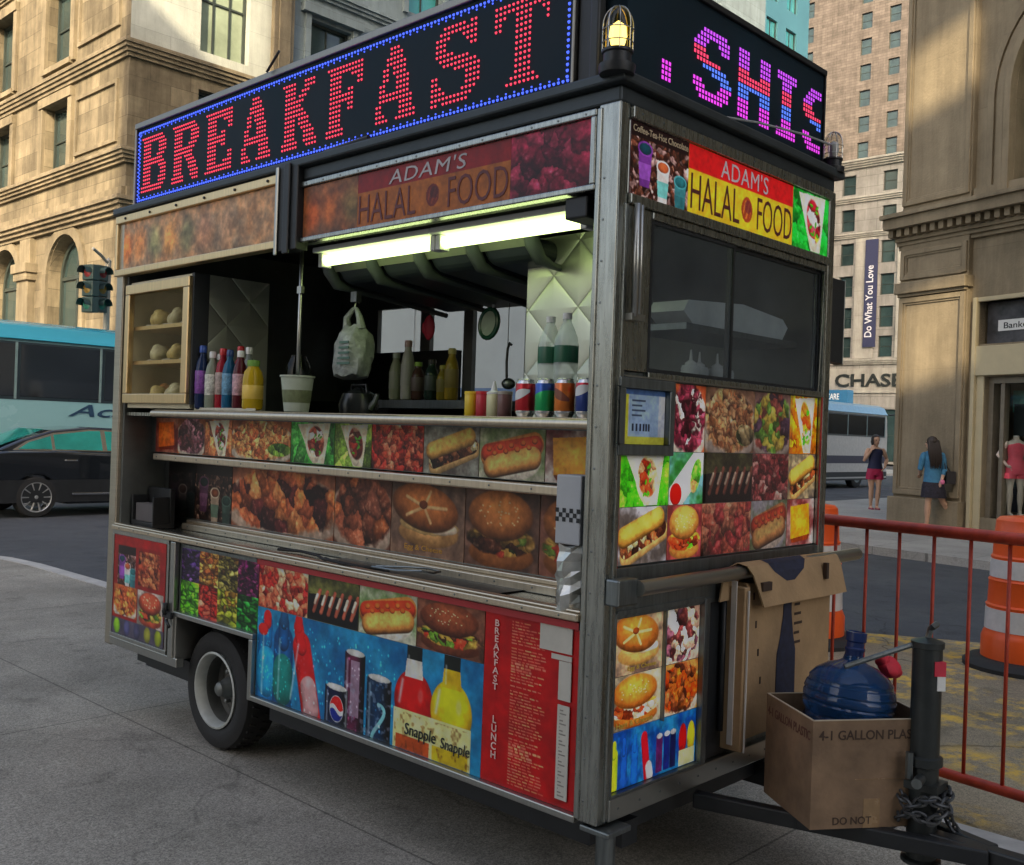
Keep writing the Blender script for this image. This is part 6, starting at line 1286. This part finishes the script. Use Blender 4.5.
def barrel(x, y, lbl, rz=0.):
    t = thing('traffic_barrel', lbl, 'traffic barrel', (x, y, -.12), rz, 'orange traffic barrels'); t.scale = (1.04, 1.04, 1.13)
    segs = [(.30, .06, .285, .24), (.283, .24, .272, .26), (.27, .26, .262, .40), (.26, .40, .25, .42), (.248, .42, .24, .565), (.238, .565, .23, .585), (.23, .585, .222, .72), (.22, .72, .214, .735), (.213, .735, .205, .87), (.203, .87, .2, .885), (.2, .885, .188, .97)]
    mb = MB(); mb.lathe([(.30, .05), (.30, .2), (.288, .23), (.278, .245), (.272, .40), (.278, .412), (.264, .424), (.258, .565), (.264, .577), (.252, .589), (.247, .72), (.252, .73), (.24, .742), (.234, .87), (.239, .88), (.23, .892), (.222, .97), (.2, .99), (.1, 1.0), (.0001, 1.0)], 36); mb.build('drum', ORG, t)
    for (r0, z0, r1, z1) in ((.2785, .255, .2738, .392), (.2535, .597, .2495, .712)): lath('reflective_band', [(r0-.003, z0-.002), (r0+.0015, z0), (r1+.0015, z1), (r1-.003, z1+.002)], WREFL, t, 36)
    mb = MB(); mb.tube([(-.09, 0, .99), (-.085, 0, 1.05), (-.05, 0, 1.075), (.05, 0, 1.075), (.085, 0, 1.05), (.09, 0, .99)], .018, 8); mb.build('handle', ORG, t)
    lath('rubber_base', [(.42, 0), (.42, .03), (.38, .06), (.31, .07), (.0001, .07)], BLACKR, t, 28)
barrel(5.72, .48, 'orange and white traffic barrel at the right edge behind the barrier'); barrel(5.29, 2.04, 'orange and white traffic barrel half hidden behind the cart corner', .6)
# traffic light on the far corner
t = thing('traffic_light', 'dark green traffic light with two signal heads before the limestone corner', 'traffic light', (7.98, 20.9, 0))
GRN = mat('signal_green_black', (.02, .045, .04), .5, 0, .2, 6)
mb = MB(); mb.lathe([(.14, 0), (.14, .4), (.09, .5), (.075, .6), (.065, 5.1), (.07, 5.12), (.0001, 5.2)], 14); mb.tube([(0, 0, 5.05), (-.25, -.15, 5.2), (-.5, -.3, 5.3)], .035, 8); mb.build('pole', mat('pole_grey', (.35, .33, .28), .5, .3), t)
mb = MB(); mb.box(-.16, .16, -.14, .14, 2.5, 3.1); mb.build('control_box', GRN, t, .02)
for (dx, dy, dz, rz) in ((-.24, -.12, 3.9, R(200)), (-.55, -.36, 3.85, R(110))):
    h = thing('signal_head', None, None, (dx, dy, dz)); h.parent = t; h.rotation_euler = (0, 0, rz)
    mb = MB()
    for k in range(3): mb.box(-.16, .16, -.1, .1, .36*k, .36*k+.345)
    mb.build('housing', GRN, h, .02)
    for k, c in enumerate(((.02, .12, .08), (.2, .12, .02), (.18, .02, .02))):
        mb = MB(); mb.lathe([(.11, 0), (.08, .02), (.0001, .03)], 16, (0, .1, .36*k+.17), Matrix.Rotation(-PI/2, 4, 'X')); mb.build('lens', mat('lens_%d_%d' % (k, int(rz*10)), c, .2), h)
        mb = MB(); n = 12; P = []
        for i in range(n+1): a = PI*1.1*i/n-.05*PI; P.append((.13*math.cos(a), .13*math.sin(a)))
        vs = [(x, y_, .36*k+.17+z) for y_ in (.1, .28) for (x, z) in P]; mb.add(vs, [(i, i+1, n+2+i, n+1+i) for i in range(n)], True); mb.build('visor', GRN, h)
# ------------------------------------------------------------------ vehicles
BUSBL = mat('coach_teal_roof', (.03, .30, .42), .22, 0, .06, 1, coat=.5); BUSW = mat('coach_pale_teal', (.24, .45, .49), .25, 0, .05, 1, coat=.4); BGL = mat('coach_window_glass', (.012, .016, .02), .08, 0, .5, 1.2, spec=.8)
def coach(name, label, loc, length, h, roofm, bodym, stripes, rz=0., text_=None, front=1):
    """coach along local x, its near side on local y = 0, going towards +x"""
    t = thing(name, label, 'coach', loc, rz); W = 2.5
    sec = [(0, .32), (0, 2.0), (.03, h-.55), (.07, h-.28), (.16, h-.1), (.4, h), (W-.4, h), (W-.16, h-.1), (W-.07, h-.28), (W-.03, h-.55), (W, 2.0), (W, .32)]
    mb = MB(); mb.prism(sec, lambda a, b: (0, a, b), lambda a, b: (length, a, b), True); mb.build('body', bodym, t, .05, 3)
    mb = MB(); rs = [(-.012, h-.36), (.055, h-.27), (.15, h-.085), (.4, h+.012), (W-.4, h+.012), (W-.15, h-.085), (W-.055, h-.27), (W+.012, h-.36)]; mb.prism(rs, lambda a, b: (.02, a, b), lambda a, b: (length-.02, a, b), True); mb.build('roof', roofm, t, .02)
    F = Face((0, 0, 0), (1, 0, 0), (0, -1, 0)); wz0, wz1 = 1.98, h-.45
    mb = MB(); mb.fbox(F, .3, length-.25, wz0-.06, wz1+.04, -.03, .004); mb.build('window_band', mat('coach_band', (.02, .035, .045), .3), t)
    n = int((length-.6)/1.62)
    for i in range(n):
        u = .4+1.62*i; mb = MB(); mb.fbox(F, u+.04, u+1.55, wz0, wz1, .004, .012); mb.build('window', BGL, t, .004)
        mb = MB(); mb.fbox(F, u+1.555, u+1.6, wz0-.05, wz1+.03, .004, .016); mb.build('window_post', mat('coach_post', (.18, .27, .28), .4), t)
    for (z0, z1, m_) in stripes: mb = MB(); mb.fbox(F, .02, length-.02, z0, z1, -.01, .008); mb.build('stripe', m_, t)
    for i in range(5): mb = MB(); u = 2.6+1.5*i; mb.fbox(F, u, u+1.42, .5, 1.2, -.01, .005); mb.build('luggage_hatch', bodym, t, .01)
    for u in (2.0, length-2.6):
        w = thing('wheel', None, None, (u, .16, .5)); w.parent = t; w.rotation_euler = (PI/2, 0, 0)
        lath('tyre', [(.3, -.13), (.46, -.13), (.5, -.1), (.5, .12), (.46, .15), (.3, .15)], BLACKR, w, 28, caps=False); lath('rim', [(.3, .13), (.3, .155), (.26, .15), (.2, .09), (.09, .09), (.08, .14), (.0001, .14)], DSTEEL, w, 24)
    if text_: text(text_[0], 'lettering', F, *text_[1:5], mat('coach_letters', (.02, .06, .12), .4), t, .012, .004, .012, .35)
    # front end
    E = lambda a, b, n_: Vector((length+n_, a, b))
    mb = MB(); mb.fbox(E, .12, W-.12, 1.3, h-.25, -.05, .02); mb.build('windscreen', BGL, t, .03)
    mb = MB(); mb.fbox(E, .1, W-.1, .35, .75, -.02, .08); mb.build('bumper', BLACK, t, .04)
    for a in (.25, W-.65): mb = MB(); mb.fbox(E, a, a+.4, .85, 1.05, -.02, .03); mb.build('headlight', WHITEP, t, .03)
    mb = MB(); mb.tube([(length-.05, -.05, h-.35), (length+.35, -.22, h-.3), (length+.4, -.25, h-.75)], .03); mb.fbox(E, -.36, -.14, 1.75, h-.7, .33, .47); mb.build('mirror', BLACK, t, .03)
    return t
coach('coach_bus', 'pale teal coach with blue roof and dark script lettering behind the black car', (-3.5, 18.0, -.12), 13.0, 3.42, BUSBL, BUSW, [(1.22, 1.27, mat('coach_dark_line', (.05, .15, .17), .4))], 0, ('Academy', 9.45, 12.4, 1.56, 1.88))
DK = mat('coach_navy_stripe', (.012, .014, .05), .35); 
coach('coach_bus', 'dark windowed white coach with black stripes behind the walking women', (24.4, 14.6, -.12), 12.0, 3.15, mat('coach_light_blue_roof', (.25, .45, .58), .35), mat('coach_offwhite', (.50, .49, .46), .4), [(.92, 1.2, DK), (.42, .6, BLACK), (.3, .36, BLACK)])
# black sedan
t = thing('sedan_car', 'shiny black sedan with chrome window line at the left edge in front of the coach', 'car', (2.92, 14.62, -.12))
CARP = mat('black_car_paint', (.006, .009, .013), .18, 0, .1, 2, spec=.6, coat=1.); CHR = brushed('chrome', (.75, .76, .76), .12, (1, 1, 1)); CGL = mat('car_glass', (.02, .26, .22), .06, 0, .3, 2, spec=.9)
Lc, Wc = 4.95, 1.84
low = [(0.02, .42), (.0, .62), (.04, .9), (.1, 1.0), (.75, 1.06), (1.4, 1.07), (2.6, 1.03), (3.4, .98), (4.2, .90), (4.75, .78), (4.93, .62), (4.95, .42), (4.88, .27), (4.5, .22), (4.28, .22)]
def arch(cx, r=.37): return [(cx+r*math.cos(a), .31+r*math.sin(a)) for a in [PI*k/10 for k in range(11)]]
outl = low + arch(3.92) + [(3.5, .2), (1.7, .2)] + arch(1.19) + [(.75, .22), (.2, .27)]
mb = MB()
def sect(y, inset): return lambda a, b: (a+(inset if a < 1 else -inset if a > 4 else 0), y, b)
mb.prism(outl, sect(.06, .0), sect(Wc-.06, .0)); body = mb.build('body', CARP, t, .05, 4)
mb = MB(); mb.box(.35, 4.7, .055, .3, .24, .6); mb.build('underbody', BLACK, t)
gh = [(.55, 1.05), (1.0, 1.24), (1.5, 1.40), (2.1, 1.465), (2.7, 1.45), (3.2, 1.33), (3.75, 1.0)]
mb = MB(); n = len(gh); vs = []
for (y0, s_) in ((.12, .2), (Wc-.12, -.2)): vs += [(x, y0+s_*max(0, (z-1.0))/.46, z) for x, z in gh]
mb.add(vs, [tuple(range(n)), tuple(range(n, 2*n))[::-1]]+[(i, (i+1) % n, n+(i+1) % n, n+i) for i in range(n)]); mb.build('roof', CARP, t, .03, 3)
def sidep(pts, name, m, off=.012, bev=0.):
    mb = MB(); f = lambda a, b, o_: (a, .12+.2*(b-1.0)/.46-o_, b); mb.prism(pts, lambda a, b: f(a, b, off), lambda a, b: f(a, b, -.02)); return mb.build(name, m, t, bev)
sidep([(.83, 1.075), (1.06, 1.215), (1.5, 1.355), (2.1, 1.425), (2.68, 1.41), (3.15, 1.29), (3.55, 1.055)], 'window_line', CHR, .014)
sidep([(.92, 1.09), (1.1, 1.2), (1.45, 1.305), (1.45, 1.09)], 'rear_quarter_window', CGL, .02); sidep([(1.5, 1.09), (1.5, 1.325), (2.1, 1.4), (2.28, 1.402), (2.28, 1.08)], 'rear_window', CGL, .02); sidep([(2.36, 1.08), (2.36, 1.4), (2.66, 1.388), (3.1, 1.272), (3.42, 1.065)], 'front_window', CGL, .02)
mb = MB(); mb.quad((.5, .3, 1.06), (.5, Wc-.3, 1.06), (1.4, Wc-.4, 1.41), (1.4, .4, 1.41)); mb.build('rear_screen', CGL, t)
for x in (1.62, 2.62): mb = MB(); mb.box(x, x+.2, .03, .06, .9, .93); mb.build('door_handle', CHR, t, .01)
mb = MB(); mb.box(1.75, 3.4, .035, .062, .35, .385); mb.build('sill_trim', CHR, t, .006)
mb = MB(); mb.box(-.01, .3, .08, .5, .82, .95); mb.build('tail_light', mat('tail_light_red', (.25, .01, .015), .15), t, .02)
for xx in (1.19, 3.92):
    for yy, rx in ((.16, PI/2), (Wc-.16, -PI/2)):
        w = thing('wheel', None, None, (xx, yy, .325)); w.parent = t; w.rotation_euler = (rx, 0, 0)
        lath('tyre', [(.235, -.1), (.31, -.1), (.325, -.07), (.325, .08), (.31, .105), (.24, .11)], BLACKR, w, 32, caps=False)
        mb = MB(); mb.lathe([(.24, .09), (.24, .112), (.225, .108), (.215, .05), (.21, .0)], 32, caps=False)
        for k in range(10):
            a = 2*PI*k/10; c_, s_ = math.cos(a), math.sin(a); mb.tube([(.05*c_, .05*s_, .085), (.14*c_, .14*s_, .095), (.225*c_, .225*s_, .095)], [.017, .014, .018], 6)
        mb.lathe([(.055, .06), (.055, .095), (.03, .105), (.0001, .106)], 16); mb.build('rim', mat('alloy_rim', (.45, .46, .46), .3, .7), w)
        lath('brake_disc', [(.16, .02), (.16, .03), (.0001, .03)], DSTEEL, w)

# box truck in the avenue behind the cart, seen through its rear windows
t = thing('box_truck', 'white box truck with a blue band glimpsed through the rear windows of the cart', 'truck', (8.3, 6.0, -.12), R(8))
TRW = mat('truck_white', (.40, .43, .46), .4, 0, .08, 1.5)
mb = MB(); mb.box(0, 2.4, 0, 5.6, 1.0, 3.75); mb.build('cargo_box', TRW, t, .04)
mb = MB(); mb.box(-.012, 0, .05, 5.55, 1.9, 2.25); mb.build('stripe', mat('truck_blue_band', (.10, .16, .30), .4), t)
for i in range(5): mb = MB(); mb.box(-.02, -.0005, .6+1.1*i, .66+1.1*i, 1.02, 3.7); mb.build('rib', TRW, t)
mb = MB(); mb.prism([(5.7, .5), (7.6, .5), (7.6, 1.35), (7.3, 1.5), (6.85, 2.45), (5.7, 2.5)], lambda a, b: (.1, a, b), lambda a, b: (2.3, a, b)); mb.build('cab', TRW, t, .05)
mb = MB(); mb.box(.085, .11, 5.95, 6.75, 1.5, 2.2); mb.build('door_window', BGL, t, .02)
mb = MB(); mb.box(.3, 2.1, -.1, 7.3, .55, .95); mb.build('chassis', BLACK, t)
for yy in (1.1, 6.6):
    for xx, rx in ((.16, -PI/2), (2.24, PI/2)):
        w = thing('wheel', None, None, (xx, yy, .45)); w.parent = t; w.rotation_euler = (0, rx, 0)
        lath('tyre', [(.27, -.12), (.42, -.12), (.45, -.09), (.45, .1), (.42, .13), (.27, .13)], BLACKR, w, 24, caps=False); lath('rim', [(.27, .1), (.27, .13), (.2, .09), (.09, .1), (.0001, .1)], DSTEEL, w, 20)
# ------------------------------------------------------------------ people
SKIN = mat('skin', (.55, .33, .22), .5, 0, .08, 8); SKINP = mat('mannequin_white', (.62, .52, .44), .35, 0, .04, 4)
HAIR = mat('dark_brown_hair', (.02, .012, .009), .45, 0, .4, 30, .3, 60)
def loft(mb, rings, n=20, smooth=True):
    """rings: (cx, cy, z, rx, ry)"""
    vs = []; fs = []
    for (cx, cy, z, rx, ry) in rings:
        for k in range(n): a = 2*PI*k/n; vs.append((cx+rx*math.cos(a), cy+ry*math.sin(a), z))
    for i in range(len(rings)-1):
        for k in range(n): fs.append((i*n+k, i*n+(k+1) % n, (i+1)*n+(k+1) % n, (i+1)*n+k))
    fs += [tuple(range(n))[::-1], tuple((len(rings)-1)*n+k for k in range(n))]; return mb.add(vs, fs, smooth)
def limb(mb, pts, rs, n=12):
    """tapered limb through its joints, round at the joints"""
    P = []; Rr = []
    for i in range(len(pts)-1):
        a, b = Vector(pts[i]), Vector(pts[i+1])
        for k in range(4): f = k/4; P.append(a.lerp(b, f)); Rr.append(rs[i]*(1-f)+rs[i+1]*f+(.010 if k in (1, 2) and rs[i] > .035 else 0))
    P.append(Vector(pts[-1])); Rr.append(rs[-1]); mb.tube(P, Rr, n)
    for p, r in zip(pts, rs): mb.sphere(p, r*.98, 8)
def hand(mb, w, d, side, curl=.5):
    """palm, four fingers of unequal length and a thumb leaving the palm's side"""
    w = Vector(w); d = Vector(d).normalized(); s = Vector(side); s = (s-d*s.dot(d)).normalized(); nrm = d.cross(s)
    M3 = Matrix((s, d, nrm)).transposed()
    mb.sphere(w+d*.045, 1, 8, (.038, .05, .016), M3.to_4x4().to_3x3())
    for i, ln in enumerate((.062, .075, .07, .055)):
        a = w+d*.085+s*(.03-.02*i); b = a+d*ln*.5+nrm*ln*.18*curl; c = b+d*ln*.38+nrm*ln*.42*curl; mb.tube([a-d*.02, a, b, c], [.0095, .0095, .009, .0075], 8); mb.sphere(c, .0075, 6)
    a = w+d*.03+s*.034; b = a+d*.03+s*.025; c = b+d*.03+s*.006; mb.tube([a-s*.012, a, b, c], [.012, .0115, .0105, .008], 8); mb.sphere(c, .008, 6)
def head(mb, c, f, r=.098):
    """skull, jaw, nose, brow, ears; f = the way the face looks"""
    c = Vector(c); f = Vector(f).normalized(); s = f.cross(Vector((0, 0, 1))).normalized(); u = s.cross(f)
    M3 = Matrix((s, f, u)).transposed()
    mb.sphere(c+u*.02, r, 14, (.80, .98, 1.0), M3); mb.sphere(c+f*.022-u*.05, r, 12, (.62, .72, .72), M3); mb.sphere(c+f*.05-u*.095, r, 8, (.3, .3, .25), M3)
    mb.tube([c+f*.09+u*.015, c+f*.112-u*.02, c+f*.095-u*.03], [.009, .014, .010], 8); mb.sphere(c+f*.088-u*.058, .02, 8, (1.2, .5, .45), M3)
    for q in (-1, 1): mb.sphere(c+s*q*.078-f*.005-u*.01, .024, 8, (.4, .8, 1.1), M3)
    return M3
def fuse(name, mb, m, parent, vox=.0095, smooth=6):
    o = mb.build(name, m, None, weld=False)
    r = o.modifiers.new('remesh', 'REMESH'); r.mode = 'VOXEL'; r.voxel_size = vox; r.use_smooth_shade = True
    q = o.modifiers.new('smooth', 'SMOOTH'); q.iterations = smooth; q.factor = .5
    dg = bpy.context.evaluated_depsgraph_get(); dg.update(); me = bpy.data.meshes.new_from_object(o.evaluated_get(dg)); o.modifiers.clear(); old = o.data; o.data = me; bpy.data.meshes.remove(old); me.name = name
    if not me.materials: me.materials.append(m)
    for p in me.polygons: p.use_smooth = True
    o.parent = parent; return o
YAW = math.atan2(RGT.y, RGT.x)
# woman on the phone, facing the camera
def eyes(t, c, f, M3):
    for q, nm in ((-1, 0), (1, 0)):
        mb = MB(); p = Vector(c)+M3 @ Vector((q*.032, .083, .012)); mb.sphere(p, .011, 8); mb.build('eye', mat('eye_dark', (.03, .02, .02), .2), t)
    mb = MB(); mb.sphere(Vector(c)+M3 @ Vector((0, .098, -.058)), .02, 8, (1.1, .3, .35), M3); mb.build('mouth', mat('lip', (.35, .08, .08), .4), t)
t = thing('person', 'woman in navy top and crimson shorts walking with a phone at her ear', 'person', (20.55, 8.15, 0), YAW)
mb = MB()
loft(mb, [(0, 0, .80, .12, .10), (0, .0, .88, .17, .12), (0, 0, .98, .165, .115), (0, 0, 1.1, .125, .09), (0, 0, 1.22, .14, .1), (0, 0, 1.34, .165, .105), (0, 0, 1.42, .15, .085), (0, 0, 1.46, .06, .055)])
limb(mb, [(-.085, 0, .86), (-.08, -.02, .49), (-.065, .03, .09)], [.088, .054, .036]); limb(mb, [(.085, 0, .86), (.075, -.06, .50), (.06, -.03, .09)], [.088, .054, .036])
for (x, y) in ((-.065, .03), (.06, -.03)): mb.tube([(x, y+.035, .045), (x, y-.06, .04), (x+.0, y-.155, .022)], [.034, .036, .024], 10)
limb(mb, [(-.175, 0, 1.39), (-.265, -.02, 1.14), (-.155, -.14, 1.36)], [.046, .037, .027]); limb(mb, [(.175, 0, 1.39), (.29, .05, 1.17), (.205, -.06, .985)], [.046, .037, .027])
hand(mb, (-.15, -.142, 1.37), (.25, .1, 1), (.6, -.5, 0), .9); hand(mb, (.205, -.06, .985), (-.5, -.15, -.6), (-.2, -.7, .2), .6)
mb.tube([(0, 0, 1.42), (0, -.01, 1.56)], [.055, .048], 12); hc = (0, -.02, 1.61); M3 = head(mb, hc, (.1, -1, -.06))
fuse('body', mb, SKIN, t); eyes(t, hc, None, M3)
mb = MB(); loft(mb, [(0, 0, .95, .18, .13), (0, 0, 1.1, .145, .11), (0, 0, 1.22, .153, .115), (0, 0, 1.34, .172, .115), (0, 0, 1.40, .15, .095), (0, 0, 1.43, .12, .075)]); mb.build('tank_top', mat('navy_top', (.012, .016, .055), .7, 0, .15, 9), t)
mb = MB(); loft(mb, [(-.09, 0, .70, .115, .11), (-.09, 0, .8, .11, .11), (-.06, 0, .9, .12, .125)]); loft(mb, [(.09, 0, .70, .115, .11), (.09, 0, .8, .11, .11), (.06, 0, .9, .12, .125)]); loft(mb, [(0, 0, .8, .185, .125), (0, 0, .9, .185, .13), (0, 0, .965, .176, .125)]); mb.build('shorts', mat('crimson_shorts', (.40, .015, .07), .65, 0, .2, 9), t)
mb = MB(); mb.sphere((0, .022, 1.65), .112, 12, (.9, .98, .92)); mb.sphere((0, -.05, 1.695), .06, 10, (1.25, .7, .5)); mb.tube([(0, .1, 1.66), (0, .15, 1.58), (-.02, .14, 1.42)], [.04, .045, .015], 10); mb.tube([(-.075, .0, 1.66), (-.085, .02, 1.58), (-.08, .03, 1.5)], [.03, .03, .012], 8); mb.build('hair', HAIR, t)
for (x, y) in ((-.065, .03), (.06, -.03)): mb = MB(); mb.tube([(x, y+.04, .02), (x, y-.05, .018), (x, y-.16, .014)], [.037, .04, .028], 10); mb.build('shoe', mat('rose_shoe', (.35, .08, .12), .6), t)
mb = MB(); mb.box(-.125, -.105, -.15, -.08, 1.53, 1.66); mb.build('phone', BLACK, t)
# woman walking left with long hair, seen from behind
t = thing('person', 'woman in blue denim shirt and dark skirt with long dark hair walking past the wall', 'person', (16.7, 5.35, 0), YAW)
mb = MB()
loft(mb, [(0, 0, .78, .13, .11), (0, .0, .87, .165, .125), (0, 0, .96, .155, .115), (-.01, 0, 1.08, .12, .09), (-.015, 0, 1.2, .14, .1), (-.02, 0, 1.32, .165, .105), (-.025, 0, 1.40, .145, .085), (-.03, 0, 1.44, .06, .055)])
limb(mb, [(-.05, -.04, .84), (-.10, -.04, .47), (-.10, -.02, .08)], [.088, .054, .036]); limb(mb, [(.06, .05, .84), (.21, .04, .49), (.47, .05, .16)], [.088, .054, .036])
mb.tube([(-.07, -.02, .045), (-.15, -.02, .04), (-.25, -.02, .022)], [.034, .036, .024], 10); mb.tube([(.495, .05, .12), (.49, .05, .07), (.42, .05, .03)], [.034, .036, .026], 10)
limb(mb, [(-.19, 0, 1.36), (-.22, .06, 1.1), (-.16, .22, .98)], [.046, .037, .027]); limb(mb, [(.15, 0, 1.36), (.19, -.02, 1.09), (.11, -.13, .90)], [.046, .037, .027])
hand(mb, (.11, -.13, .90), (-.5, -.3, -.8), (-.3, .6, 0), .9); hand(mb, (-.16, .22, .98), (.2, .8, -.3), (1, 0, 0), .7)
mb.tube([(-.03, 0, 1.4), (-.045, 0, 1.53)], [.055, .048], 12); hc = (-.05, .01, 1.57); M3 = head(mb, hc, (-.8, .55, 0))
fuse('body', mb, SKIN, t); eyes(t, hc, None, M3)
mb = MB(); loft(mb, [(0, 0, .80, .185, .145), (0, 0, .92, .175, .135), (-.01, 0, 1.08, .15, .12), (-.015, 0, 1.2, .162, .122), (-.02, 0, 1.33, .178, .12), (-.025, 0, 1.40, .15, .09), (-.03, 0, 1.43, .08, .07)]); limb(mb, [(-.185, 0, 1.35), (-.222, .06, 1.1)], [.058, .05]); limb(mb, [(.15, 0, 1.35), (.19, -.02, 1.09), (.15, -.075, 1.0)], [.058, .05, .045]); mb.build('denim_shirt', mat('denim_blue', (.05, .19, .33), .8, 0, .35, 9), t)
mb = MB(); loft(mb, [(.02, 0, .56, .235, .185), (.015, 0, .66, .225, .18), (0, 0, .79, .2, .155), (0, 0, .88, .172, .132)]); mb.build('skirt', mat('dark_floral_skirt', (.02, .018, .03), .8, 0, .95, 24), t)
mb = MB(); mb.sphere((-.04, .0, 1.60), .112, 12, (.92, .95, .95)); rr = random.Random(2)
for i in range(12): x = -.12+.017*i; mb.tube([(x*.8-.02, -.05, 1.62), (x-.015, -.115, 1.45), (x-.005+rr.uniform(-.01, .01), -.135, 1.28), (x+rr.uniform(-.02, .02), -.13, 1.13+rr.uniform(-.04, .04))], [.035, .035, .028, .008], 8)
mb.build('hair', HAIR, t)
mb = MB(); mb.box(.19, .36, -.14, .0, .83, 1.06); mb.tube([(.2, -.07, 1.05), (.17, -.06, 1.25), (.13, .0, 1.43), (.2, .05, 1.25), (.3, -.03, 1.05)], .012, 6); mb.build('handbag', mat('black_leather', (.012, .01, .014), .45), t, .02)
mb = MB(); mb.sphere((.09, -.2, .86), .045, 8, (1, .5, 1)); mb.build('pink_pouch', mat('pink_cloth', (.65, .16, .3), .7), t)
mb = MB(); mb.tube([(-.06, -.02, .018), (-.15, -.02, .018), (-.26, -.02, .014)], [.036, .04, .028], 10); mb.build('sandal', mat('tan_sandal', (.3, .2, .11), .7), t); mb = MB(); mb.tube([(.53, .05, .12), (.52, .05, .05), (.43, .05, .014)], [.02, .022, .02], 8); mb.build('sandal', mat('tan_sandal_b', (.3, .2, .11), .7), t)
# headless shop mannequin
t = thing('mannequin', 'headless mannequin in coral romper with hand on hip in the shop window', 'mannequin', RF(2.27, .3, -.42)+Vector((17.57, 6.36, 0)), YAW)
mb = MB()
loft(mb, [(0, 0, .80, .12, .10), (0, .0, .87, .165, .12), (0, 0, .96, .155, .115), (0, 0, 1.06, .115, .09), (0, 0, 1.17, .135, .1), (0, 0, 1.28, .16, .105), (0, 0, 1.35, .145, .085), (0, 0, 1.39, .06, .055)])
limb(mb, [(-.085, 0, .84), (-.09, -.01, .47), (-.08, .02, .07)], [.085, .052, .034]); limb(mb, [(.085, 0, .84), (.09, -.04, .47), (.10, -.02, .07)], [.085, .052, .034])
for x in (-.08, .10): mb.tube([(x, .04, .03), (x, -.05, .03), (x, -.13, .018)], [.03, .034, .02], 10)
limb(mb, [(-.17, 0, 1.32), (-.30, .05, 1.10), (-.19, -.05, .93)], [.043, .035, .026]); limb(mb, [(.17, 0, 1.32), (.23, .03, 1.06), (.22, -.06, .84)], [.043, .035, .026]); hand(mb, (-.19, -.05, .93), (.5, -.15, -.6), (.2, -.7, .2), .6); hand(mb, (.22, -.06, .84), (0, -.1, -1), (-.3, -1, 0), .4)
mb.tube([(0, 0, 1.35), (0, 0, 1.45)], [.052, .05], 12); fuse('body', mb, SKINP, t)
mb = MB(); loft(mb, [(0, 0, .76, .185, .14), (0, 0, .86, .185, .14), (0, 0, .96, .165, .125), (0, 0, 1.04, .13, .105), (0, 0, 1.06, .128, .103), (0, 0, 1.17, .152, .115), (0, 0, 1.28, .168, .115), (0, 0, 1.33, .12, .09), (0, 0, 1.37, .07, .065)]); loft(mb, [(-.095, 0, .68, .12, .115), (-.09, 0, .78, .11, .12)]); loft(mb, [(.095, 0, .68, .12, .115), (.09, 0, .78, .11, .12)]); mb.build('romper', mat('coral_cloth', (.85, .09, .14), .7, 0, .12, 9), t)
mb = MB(); mb.lathe([(.05, 1.45), (.046, 1.458), (.0001, 1.459)], 16); mb.build('neck_cap', WHITEP, t)

# ------------------------------------------------------------------ daylight
SUN_AZ = Vector((-.80, -.60, 0)).normalized(); EL = R(27)
sd = Vector((SUN_AZ.x*math.cos(EL), SUN_AZ.y*math.cos(EL), math.sin(EL)))
ld = bpy.data.lights.new('sun', 'SUN'); ld.energy = 2.9; ld.angle = R(.53); ld.color = (1., .82, .55)
lo = bpy.data.objects.new('sun', ld); COL.objects.link(lo); lo.rotation_euler = (-sd).to_track_quat('-Z', 'Y').to_euler()
w = bpy.data.worlds.new('World'); S.world = w; w.use_nodes = True; nt = w.node_tree; bgk = nt.nodes['Background']
sky = nt.nodes.new('ShaderNodeTexSky'); sky.sky_type = 'NISHITA'; sky.sun_disc = False; sky.sun_elevation = EL; sky.sun_rotation = math.atan2(sd.x, sd.y); sky.air_density = 1.0; sky.dust_density = 7.; sky.ozone_density = .3
nt.links.new(sky.outputs[0], bgk.inputs[0]); bgk.inputs[1].default_value = .13
vs = S.view_settings; S.display_settings.display_device = 'sRGB'; vs.view_transform = 'Standard'; vs.look = 'None'; vs.gamma = 1.; vs.use_curve_mapping = False; vs.exposure = 1.6
S.render.engine = 'CYCLES'; cy = S.cycles; cy.use_denoising = True; cy.max_bounces = 7; cy.diffuse_bounces = 3; cy.glossy_bounces = 4; cy.transmission_bounces = 6; cy.transparent_max_bounces = 12; cy.sample_clamp_indirect = 6.; cy.caustics_reflective = False; cy.caustics_refractive = False
